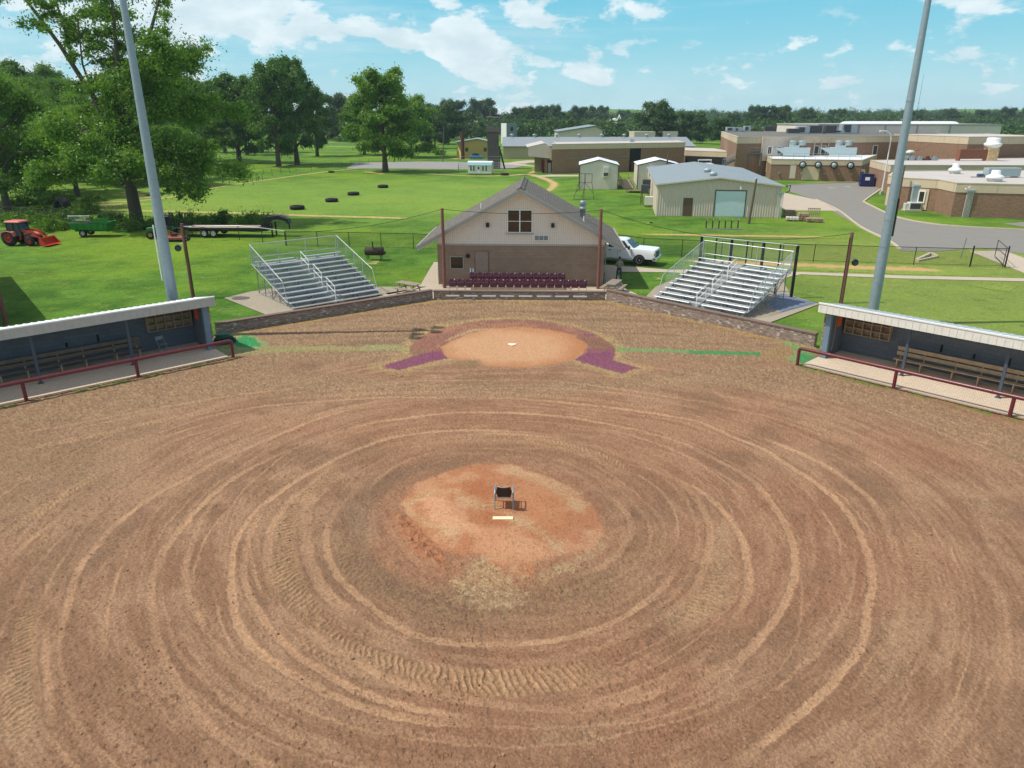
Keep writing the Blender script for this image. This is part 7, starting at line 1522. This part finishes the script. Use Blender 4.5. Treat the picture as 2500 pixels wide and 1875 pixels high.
gs = AY(1512, 300, 620); ch_ = thing('church', 'distant white church with a pointed steeple among the trees', 'church', (gs.x, 620, 0))
mk_obj('nave', MB().prism([(-14,0),(12,0),(12,7),(-1,11),(-14,7)], 'y', 4, 24), M_white, ch_); zt_ = AY(1512, 278, 620).z; zb_ = AY(1512, 296, 620).z
mk_obj('steeple', MB().box(-2,2,0,4,0,zb_).add([(-2.1,-.1,zb_),(2.1,-.1,zb_),(2.1,4.1,zb_),(-2.1,4.1,zb_),(0,2,zt_)], [(0,1,4),(1,2,4),(2,3,4),(3,0,4)]), M_white, ch_)

# ------------------------------------------------------------ vehicles
def wheel(parent, x, y, z, R, w_, side, rimR=.6, rim=M_chrome, nm='wheel', tread=False):
    """wheel with its outer face on +y*side"""
    t = mk_obj(nm, MB().lathe([(R*rimR,-w_/2),(R*.93,-w_/2),(R,-w_*.36),(R,w_*.36),(R*.93,w_/2),(R*rimR,w_/2)], axis='y', n=24), M_rubber, parent); t.location = (x, y, z)
    rb = MB(); rb.lathe([(0,side*w_*.30),(R*.14,side*w_*.32),(R*.16,side*w_*.22),(R*rimR*.86,side*w_*.30),(R*rimR,side*w_*.46),(R*rimR*1.02,side*w_*.2),(R*rimR*1.02,-side*w_*.4),(0,-side*w_*.4)], axis='y', n=20)
    r_ = mk_obj('rim', rb, rim, t)
    ho = MB()
    for k in range(8): a = k*.785; c = (math.cos(a)*R*rimR*.58, side*w_*.305, math.sin(a)*R*rimR*.58); ho.tube([c, (c[0], c[1]+side*.012, c[2])], R*.075, 8)
    mk_obj('rim_hole', ho, M_dark, t)['kind'] = 'stuff'
    if tread:
        lg = MB()
        for k in range(26):
            a = k*6.283/26
            for s in (-1, 1): a2 = a+(.12 if s > 0 else 0); lg.bar((math.cos(a2)*R*.99, 0, math.sin(a2)*R*.99), (math.cos(a2+.13)*R*1.0, s*w_*.46, math.sin(a2+.13)*R*1.0), .04, .06)
        mk_obj('lug', lg, M_rubber, t)['kind'] = 'stuff'
    return t
def loft(secs):
    """closed body from cross-sections (lists of equal length), ends capped"""
    mb = MB(); n = len(secs[0]); vs = [p for s in secs for p in s]
    fs = [(i*n+k, i*n+(k+1) % n, (i+1)*n+(k+1) % n, (i+1)*n+k) for i in range(len(secs)-1) for k in range(n)]+[tuple(range(n-1,-1,-1)), tuple(range((len(secs)-1)*n, len(secs)*n))]
    mb.add(vs, fs); return mb
def soft(o, w_=.03, seg=2):
    bv = o.modifiers.new('bevel', 'BEVEL'); bv.width = w_; bv.segments = seg; bv.limit_method = 'ANGLE'; bv.angle_limit = R_(25)
    for p in o.data.polygons: p.use_smooth = True
    o.modifiers.new('wn', 'WEIGHTED_NORMAL'); return o
tk = thing('pickup_truck', 'white crew-cab pickup truck parked behind the right corner of the concession building', 'pickup truck', (9.35, 61.62, 0), -.42)
# x forward, -y is the side we see
def sec(x, zb_, zw, zt_, wb, wt): return [(x,-wb,zb_),(x,-wb-.02,zw*.6+zb_*.4),(x,-wb,zw),(x,-wt,zt_),(x,wt,zt_),(x,wb,zw),(x,wb+.02,zw*.6+zb_*.4),(x,wb,zb_)]
body = loft([sec(-2.95,.62,1.12,1.32,.93,.90), sec(-2.9,.52,1.15,1.38,.98,.95), sec(-1.3,.50,1.15,1.38,1.,.96), sec(-1.25,.48,1.15,1.32,1.,.97), sec(1.0,.48,1.15,1.30,1.,.97), sec(1.15,.5,1.18,1.36,1.,.96), sec(2.2,.52,1.18,1.35,1.,.94), sec(2.95,.52,1.14,1.32,.99,.91), sec(3.07,.56,1.10,1.26,.96,.87)])
# wheel arches cut by dark arch discs
soft(mk_obj('body', body, M_carwhite, tk), .045, 3)
cabin = loft([[(-1.22,-.90,1.30),(-1.22,.90,1.30),(-1.02,.72,1.93),(-1.02,-.72,1.93)], [(-.9,-.92,1.31),(-.9,.92,1.31),(-.75,.76,2.0),(-.75,-.76,2.0)], [(.1,-.93,1.31),(.1,.93,1.31),(.1,.77,2.02),(.1,-.77,2.02)], [(1.0,-.92,1.30),(1.0,.92,1.30),(.40,.74,1.98),(.40,-.74,1.98)], [(1.32,-.88,1.27),(1.32,.88,1.27),(.5,.72,1.95),(.5,-.72,1.95)]])
soft(mk_obj('cab_roof', cabin, M_carwhite, tk), .04, 3)
ws = mk_obj('windscreen', MB().quad((1.30,-.78,1.315),(1.30,.78,1.315),(.575,.66,1.915),(.575,-.66,1.915)), M_glassb, tk); ws.location = (.035, 0, .03)
for s in (-1, 1):
    for x0, x1, xt0, xt1 in ((-.92,-.12,-.78,-.12), (-.02,.92,-.02,.42)):
        w_ = mk_obj('side_window', MB().quad((x0, s*.935, 1.37), (x1, s*.935, 1.37), (xt1, s*.800, 1.90), (xt0, s*.800, 1.90)), M_glassb, tk); w_.location = (0, s*.012, 0)
    for x_ in (-.07, -1.15, 1.12): mk_obj('door_seam', MB().box(x_-.008, x_+.008, s*1.012, s*1.022, .6, 1.28), M_grille, tk)
    for x_ in (-.75, .2): mk_obj('door_handle', MB().bbox(x_-.1, x_+.1, s*1.015, s*1.06, 1.1, 1.15, .008), M_dark, tk)
    mk_obj('mirror', MB().bbox(.86,1.02, s*1.04, s*1.30, 1.28, 1.56, .03).bar((.94, s*.92, 1.33), (.94, s*1.1, 1.36), .06), M_black, tk)
    mk_obj('step_bar', MB().tube([(-1.2, s*1.08, .42), (1.3, s*1.08, .42)], .06, 8), M_chrome, tk)
    for x_ in (-1.95, 1.82):
        mk_obj('wheel_arch', MB().lathe([(0, s*1.0),(.49, s*1.0),(.49, s*1.026),(.45, s*1.03),(0, s*1.005)], (x_, 0, .42), 'y', 26), M_dark, tk)
        wheel(tk, x_, s*.93, .41, .41, .27, s, .62)
    mk_obj('headlight', MB().bbox(2.7,3.12, s*.68, s*.985, .86, 1.08, .03), M_chrome, tk)
mk_obj('grille', MB().bbox(3.02,3.11,-.66,.66,.74,1.14,.02), M_grille, tk); 
for z_ in (.82, .95): mk_obj('grille_bar', MB().box(3.111,3.13,-.64,.64,z_,z_+.03), M_chrome, tk)
mk_obj('bumper', MB().bbox(2.88,3.26,-1.0,1.0,.42,.72,.05), M_chrome, tk); mk_obj('lower_valance', MB().box(2.4,3.15,-.9,.9,.28,.418), M_dark, tk)
mk_obj('bed_floor', MB().box(-2.85,-1.32,-.86,.86,.9,1.392), M_dark, tk); mk_obj('antenna', MB().tube([(1.25,.85,1.28),(1.1,.88,2.0)], .008, 4), M_black, tk); mk_obj('underbody', MB().box(-2.7,2.6,-.8,.8,.3,.55), M_dark, tk)

# red tractor with loader
tr = thing('red_tractor', 'red cab tractor with a front loader bucket on the lawn at the far left', 'tractor', (-47.3, 70.5, 0), -.12)
for s in (-1, 1): wheel(tr, -.95, s*.75, .72, .72, .42, s, .55, M_red, 'wheel', True); wheel(tr, 1.05, s*.62, .44, .44, .30, s, .55, M_red, 'wheel', True)
soft(mk_obj('hood', loft([[(.25,-.32,.75),(.25,.32,.75),(.25,.34,1.28),(.25,-.34,1.28)], [(1.3,-.30,.75),(1.3,.30,.75),(1.3,.30,1.22),(1.3,-.30,1.22)], [(1.62,-.26,.72),(1.62,.26,.72),(1.6,.24,1.08),(1.6,-.24,1.08)]]), M_redfade, tr), .05)
mk_obj('grille', MB().box(1.6,1.64,-.2,.2,.72,1.0), M_dark, tr); mk_obj('chassis', MB().box(-1.2,1.5,-.25,.25,.4,.749), M_dark, tr)
soft(mk_obj('fender', MB().prism([(-1.7,.95),(-1.5,1.3),(-.9,1.42),(-.35,1.3),(-.2,.9),(-.3,.9),(-.42,1.22),(-.9,1.34),(-1.45,1.22),(-1.6,.9)], 'y', -.98, .98), M_redfade, tr), .03)
mk_obj('cab_glass', loft([[(-1.15,-.6,1.0),(-1.15,.6,1.0),(-1.1,.55,2.12),(-1.1,-.55,2.12)], [(.3,-.58,.95),(.3,.58,.95),(.1,.54,2.12),(.1,-.54,2.12)]]), M_glassb, tr)
for sx in ((-1.16,-1.11),(.31,.11),(-.45,-.45)):
    for s in (-1, 1): mk_obj('cab_pillar', MB().bar((sx[0], s*.61, .95), (sx[1], s*.56, 2.13), .06), M_dark, tr)
soft(mk_obj('cab_roof', MB().bbox(-1.3,.35,-.68,.68,2.13,2.3,.08), M_redfade, tr), .05)
for s in (-1, 1): mk_obj('loader_arm', MB().bar((-.05, s*.46, .5), (.15, s*.46, 1.5), .14, .12).bar((.15, s*.46, 1.42), (1.35, s*.46, 1.3), .12, .16).bar((1.35, s*.46, 1.32), (2.25, s*.46, .5), .12, .15), M_red, tr); mk_obj('hydraulic_ram', MB().tube([(.4, s*.46, .9), (1.25, s*.46, 1.15)], .04, 8).tube([(1.2, s*.46, 1.4), (2.15, s*.46, .9)], .035, 8), M_dark, tr)
mk_obj('loader_crossbar', MB().tube([(1.75,-.46,.98),(1.75,.46,.98)], .06, 8), M_red, tr)
mk_obj('bucket', MB().prism([(2.3,.12),(3.05,.08),(3.08,.1),(2.5,.2),(2.34,.4),(2.42,.78),(2.36,.8),(2.22,.45)], 'y', -.95, .95), M_red, tr)
for s in (-1, 1): mk_obj('bucket_cheek', MB().prism([(2.3,.12),(3.05,.09),(2.4,.78),(2.24,.45)], 'y', s*.95, s*.98), M_red, tr)
# green dump trailer
gtr = thing('dump_trailer', 'green dump trailer with wire extension sides parked by the left fence', 'trailer', (-43.6, 76.0, 0), .06)
for s in (-1, 1): wheel(gtr, -.7, s*.8, .38, .38, .25, s, .55, M_hvacl)
soft(mk_obj('box', MB().prism([(-1.7,.75),(1.75,.75),(1.95,1.45),(-1.9,1.45)], 'y', -.95, .95), M_green, gtr), .02); mk_obj('box_inside', MB().box(-1.7,1.7,-.85,.85,1.452,1.46), M_dark, gtr)
for x_ in (-1.2,-.5,.2,.9,1.5): mk_obj('stake_rib', MB().bar((x_,-.98,.75),(x_,-.98,1.45),.07), M_green, gtr)
wm = MB()
for k in range(13): wm.tube([(-1.8+k*.17,-.93,1.45),(-1.8+k*.17,-.93,2.15)], .012, 4)
for z_ in (1.7,1.95,2.15): wm.tube([(-1.85,-.93,z_),(.3,-.93,z_)], .014, 4)
mk_obj('wire_side', wm, M_galv, gtr); mk_obj('side_panel', MB().prism([(.35,1.46),(1.95,1.46),(2.3,2.05),(.45,1.75)], 'y', -.95, -.9), M_green, gtr)
mk_obj('frame', MB().box(-1.7,1.8,-.4,.4,.5,.749), M_green, gtr); mk_obj('drawbar', MB().bar((1.8,0,.5),(3.4,0,.45),.14), M_green, gtr)
# green tractor
g2t = thing('green_tractor', 'green compact tractor with dark cab behind the left light pole', 'tractor', (-35.9, 74.6, 0), math.pi+.15)
for s in (-1, 1): wheel(g2t, -.8, s*.7, .62, .62, .36, s, .5, M_yellow, 'wheel', True); wheel(g2t, .9, s*.6, .4, .4, .25, s, .5, M_yellow, 'wheel', True)
soft(mk_obj('hood', loft([[(.1,-.3,.7),(.1,.3,.7),(.1,.3,1.2),(.1,-.3,1.2)], [(1.35,-.26,.68),(1.35,.26,.68),(1.3,.24,1.05),(1.3,-.24,1.05)]]), M_green, g2t), .05)
mk_obj('cab_glass', loft([[(-1.,-.56,.95),(-1.,.56,.95),(-.95,.5,2.1),(-.95,-.5,2.1)], [(.2,-.54,.95),(.2,.54,.95),(.05,.5,2.1),(.05,-.5,2.1)]]), M_dark, g2t); mk_obj('cab_roof', MB().bbox(-1.15,.25,-.62,.62,2.1,2.26,.06), M_black, g2t); mk_obj('fender', MB().prism([(-1.4,.9),(-.8,1.28),(-.2,.95)], 'y', -.88, .88), M_green, g2t); mk_obj('chassis', MB().box(-1.,1.2,-.2,.2,.35,.699), M_dark, g2t)
# rusty mower deck / implement
im = thing('rotary_mower', 'rusty pink-red rotary mower attachment beside the flatbed trailer', 'mower', (*at_px(428, 587), 0), .1); mk_obj('deck', MB().bbox(-1.2,1.0,-.7,.7,.15,.4,.05), pm('rust_pink', (150, 88, 74), .85, var=.35), im); mk_obj('gearbox', MB().bbox(-.3,.2,-.2,.2,.4,.75,.04), M_rust, im); mk_obj('hitch_frame', MB().bar((-1.1,-.3,.4),(-.6,0,1.05),.07).bar((-1.1,.3,.4),(-.6,0,1.05),.07).bar((-.6,0,1.05),(.8,0,.45),.07), pm('rust_pink', (150, 88, 74), .85, var=.35), im); mk_obj('tail_wheel', MB().lathe([(.05,-.06),(.2,-.06),(.2,.06),(.05,.06)], (1.3,0,.2), 'y', 14), M_rubber, im)
# gooseneck flatbed
gf = thing('gooseneck_trailer', 'black gooseneck flatbed trailer with wooden deck and twin axles behind the left bleachers', 'trailer', (-29.7, 76.2, 0), -.03)
mk_obj('deck', MB().box(-4.,3.6,-1.1,1.1,.86,.92), M_wood, gf); mk_obj('side_rail', MB().box(-4.1,4.3,-1.2,-1.101,.72,.95).box(-4.1,4.3,1.101,1.2,.72,.95).box(-4.1,-4.001,-1.1,1.1,.72,.95), M_black, gf); mk_obj('underframe', MB().box(-3.9,3.9,-.6,-.4,.5,.859).box(-3.9,3.9,.4,.6,.5,.859), M_black, gf)
for x_ in (-1.9, -.95):
    for s in (-1, 1): wheel(gf, x_, s*1.32, .4, .4, .24, s, .6, M_white)
mk_obj('mud_guard', MB().box(-2.45,-.4,-1.45,-1.22,.84,.9).box(-2.45,-.4,1.22,1.45,.84,.9), M_black, gf)
mk_obj('gooseneck', MB().prism([(3.6,.92),(4.3,1.95),(5.6,2.1),(6.6,1.75),(6.7,1.3),(6.45,1.3),(6.3,1.55),(5.5,1.72),(4.7,1.6),(4.3,.92)], 'y', -.4, .4).box(3.6,4.5,-1.,1.,.6,1.0), M_black, gf)
mk_obj('coupler_post', MB().bar((6.55,0,1.3),(6.55,0,.7),.12), M_black, gf); mk_obj('jack_leg', MB().bar((4.9,-.6,1.4),(4.9,-.6,0),.14).bar((4.9,.6,1.4),(4.9,.6,0),.14), M_black, gf)
for x_ in (-4.7, -6.0): mk_obj('ramp', MB().bar((x_+.6,-.8,.9),(x_+.5,-.8,2.4),.08).bar((x_+.9,-.8,.9),(x_+.8,-.8,2.4),.08).bar((x_+.5,-.8,2.4),(x_+.8,-.8,2.4),.08).bar((x_+.55,-.8,1.6),(x_+.85,-.8,1.6),.06), M_black, gf)
mk_obj('deck_tail', MB().prism([(-6.2,.55),(-4.1,.9),(-4.1,.8),(-6.2,.45)], 'y', -1.1, 1.1), M_black, gf)
# small blue car by the yellow shed
bc = thing('blue_car', 'small bright blue car parked in front of the yellow shed', 'car', (*at_px(1163, 387), 0), .1)
soft(mk_obj('body', loft([[(-2,-.8,.35),(-2,.8,.35),(-2,.75,.85),(-2,-.75,.85)], [(-.9,-.85,.3),(-.9,.85,.3),(-.9,.8,.95),(-.9,-.8,.95)], [(1,-.85,.3),(1,.85,.3),(1,.8,.9),(1,-.8,.9)], [(2.1,-.75,.35),(2.1,.75,.35),(2.1,.7,.7),(2.1,-.7,.7)]]), pm('bright_blue', (40, 140, 220), .3), bc), .08); mk_obj('cabin', loft([[(-1.3,-.7,.9),(-1.3,.7,.9),(-.9,.6,1.4),(-.9,-.6,1.4)], [(1,-.7,.9),(1,.7,.9),(.4,.6,1.4),(.4,-.6,1.4)]]), M_dark, bc)
for x_ in (-1.2, 1.3):
    for s in (-1, 1): wheel(bc, x_, s*.78, .32, .32, .2, s)

# ------------------------------------------------------------ the standing man
mp = thing('person', 'man in a pale shirt and blue jeans standing with hands together beside the concession building', 'person', (8.08, 53.95, .0), -.05)
J = {'pel': (0,0,.95,.15,.11), 'bel': (0,0,1.08,.165,.12), 'chs': (0,.01,1.30,.19,.12), 'nkb': (0,.01,1.47,.09,.07), 'nck': (0,0,1.54,.06,.06), 'hd1': (0,-.01,1.62,.085,.095), 'hd2': (0,-.01,1.72,.07,.08)}
for s, n in ((-1, 'l'), (1, 'r')):
    J.update({'hip'+n: (s*.10,0,.88,.10,.10), 'kne'+n: (s*.15,-.03,.49,.066,.066), 'ank'+n: (s*.19,.02,.10,.048,.048), 'toe'+n: (s*.22,-.15,.045,.045,.03), 'shl'+n: (s*.19,.01,1.42,.065,.065), 'elb'+n: (s*.29,.0,1.14,.046,.046), 'wri'+n: (s*.12,-.20,1.14,.03,.03), 'pal'+n: (s*.045,-.25,1.15,.035,.022)})
    for k in range(4): J['f%d%s' % (k, n)] = (s*.005, -.285+.018*k-.02, 1.17-.018*k, .010, .010)
    J['th'+n] = (s*.03, -.27, 1.185, .011, .011)
E_ = [('pel','bel'),('bel','chs'),('chs','nkb'),('nkb','nck'),('nck','hd1'),('hd1','hd2')]
for n in 'lr':
    E_ += [('pel','hip'+n),('hip'+n,'kne'+n),('kne'+n,'ank'+n),('ank'+n,'toe'+n),('nkb','shl'+n),('shl'+n,'elb'+n),('elb'+n,'wri'+n),('wri'+n,'pal'+n),('pal'+n,'th'+n)]+[('pal'+n,'f%d%s' % (k, n)) for k in range(4)]
keys = list(J); me = bpy.data.meshes.new('body'); me.from_pydata([J[k][:3] for k in keys], [(keys.index(a), keys.index(b_)) for a, b_ in E_], [])
bo = bpy.data.objects.new('body', me); col.objects.link(bo); bo.parent = mp
bo.modifiers.new('skin', 'SKIN'); me.skin_vertices.new() if not me.skin_vertices else None
for i, k in enumerate(keys): me.skin_vertices[0].data[i].radius = J[k][3:5]; me.skin_vertices[0].data[i].use_root = (k == 'pel')
bo.modifiers.new('sub', 'SUBSURF').levels = 2; bo.modifiers['sub'].render_levels = 2
m, t, b = newmat('clothes_and_skin'); P = objco(t); px_, py_, pz_ = t.xyz(P)
c = t.mix(t.m('GREATER_THAN', pz_, .985), srgb(52, 66, 92), srgb(150, 156, 142)); arm = t.m('MULTIPLY', t.m('LESS_THAN', py_, -.15), t.m('GREATER_THAN', pz_, 1.05)); arm2 = t.m('MULTIPLY', t.m('MULTIPLY', t.m('GREATER_THAN', t.m('ABSOLUTE', px_), .20), t.m('LESS_THAN', pz_, 1.22)), t.m('GREATER_THAN', pz_, 1.05))
c = t.mix(t.m('MAXIMUM', arm, arm2), c, srgb(168, 120, 96)); c = t.mix(t.m('GREATER_THAN', pz_, 1.50), c, srgb(170, 122, 98)); c = t.mix(t.m('LESS_THAN', pz_, .085), c, srgb(50, 42, 36))
t.put(b.inputs['Base Color'], c); b.inputs['Roughness'].default_value = .8; me.materials.append(m)
mk_obj('hair', MB().lathe([(.088,1.66),(.098,1.70),(.09,1.77),(.06,1.815),(0,1.825)], (0,.005,0), 'z', 16), pm('dark_cap', (60, 54, 50), .8), mp)
mk_obj('nose', MB().add([(-.014,-.10,1.625),(.014,-.10,1.625),(0,-.10,1.67),(0,-.128,1.632)], [(0,1,3),(1,2,3),(2,0,3),(0,2,1)]), pm('skin_tone', (172, 124, 100), .6), mp)
for s in (-1, 1): mk_obj('eye', MB().lathe([(0,-.012),(.011,-.006),(.011,.004),(0,.01)], (s*.034,-.098,1.672), 'y', 8), M_dark, mp); mk_obj('ear', MB().bbox(s*.082,s*.10,-.02,.02,1.62,1.69,.006), pm('skin_tone', (172, 124, 100), .6), mp)
mk_obj('mouth', MB().box(-.025,.025,-.107,-.098,1.596,1.603), pm('lip', (120, 70, 62), .6), mp)
mk_obj('collar', MB().lathe([(.075,1.485),(.085,1.50),(.07,1.525),(.066,1.50)], (0,.005,0), 'z', 14), pm('shirt', (158, 164, 150), .8), mp)
mk_obj('belt', MB().lathe([(.168,.965),(.175,.98),(.168,1.0)], (0,0,0), 'z', 16), M_dark, mp).scale = (1, .74, 1)
# scattered clods of soil: too many to count
r = np.random.default_rng(12); mb = MB(); n_ = 0; ICO = [(0,0,1),(.89,0,.45),(.28,.85,.45),(-.72,.53,.45),(-.72,-.53,.45),(.28,-.85,.45),(.72,.53,-.45),(-.28,.85,-.45),(-.89,0,-.45),(-.28,-.85,-.45),(.72,-.53,-.45),(0,0,-1)]
IF = [(0,1,2),(0,2,3),(0,3,4),(0,4,5),(0,5,1),(1,6,2),(2,7,3),(3,8,4),(4,9,5),(5,10,1),(1,10,6),(2,6,7),(3,7,8),(4,8,9),(5,9,10),(11,7,6),(11,8,7),(11,9,8),(11,10,9),(11,6,10)]
while n_ < 3600:
    u_ = r.random(); y_ = 8.5+30*u_**1.2; x_ = r.uniform(-.78*y_, .78*y_); dm_ = math.hypot(x_+.25, y_-19.45)
    if dm_ < 3.3 and not (x_ < -1.6 and y_ < 19.6 and dm_ > 2.6): continue
    if math.hypot(x_, y_-37.3) < 4.6: continue
    if vnoise(np.array([x_*.6]), np.array([y_*.6]), 5)[0] < .45+.2*(r.random()-.5): continue
    s = .010+.022*r.random()**3.5+(.03 if r.random() < .006 else 0); j = r.uniform(.7, 1.3, (12, 3)); zb_ = .045+(.26*(1-min(1, max(0, (dm_-1.1)/2.6))) if dm_ < 3.7 else 0)
    mb.add([(x_+v[0]*s*j[i, 0], y_+v[1]*s*j[i, 1], zb_+v[2]*s*.6*j[i, 2]) for i, v in enumerate(ICO)], IF); n_ += 1
o = mk_obj('soil_clods', mb, pm('clod_soil', (150, 116, 90), .95, var=.3), None); struct(o, 'small crumbled clods of brown soil scattered over the dirt', 'stuff')
# ------------------------------------------------------------ thin summer haze
mb = MB(); mb.box(-1500, 1500, -100, 1500, -3.5, 48)
m = bpy.data.materials.new('haze'); m.use_nodes = True; nt = m.node_tree; nt.nodes.remove(nt.nodes['Principled BSDF'])
pv = nt.nodes.new('ShaderNodeVolumePrincipled'); pv.inputs['Color'].default_value = (.70, .84, 1.0, 1); pv.inputs['Density'].default_value = .00015; pv.inputs['Anisotropy'].default_value = .2
nt.links.new(pv.outputs[0], nt.nodes['Material Output'].inputs['Volume'])
hz = mk_obj('haze', mb, m); struct(hz, 'thin pale haze that softens the far woods', 'stuff')
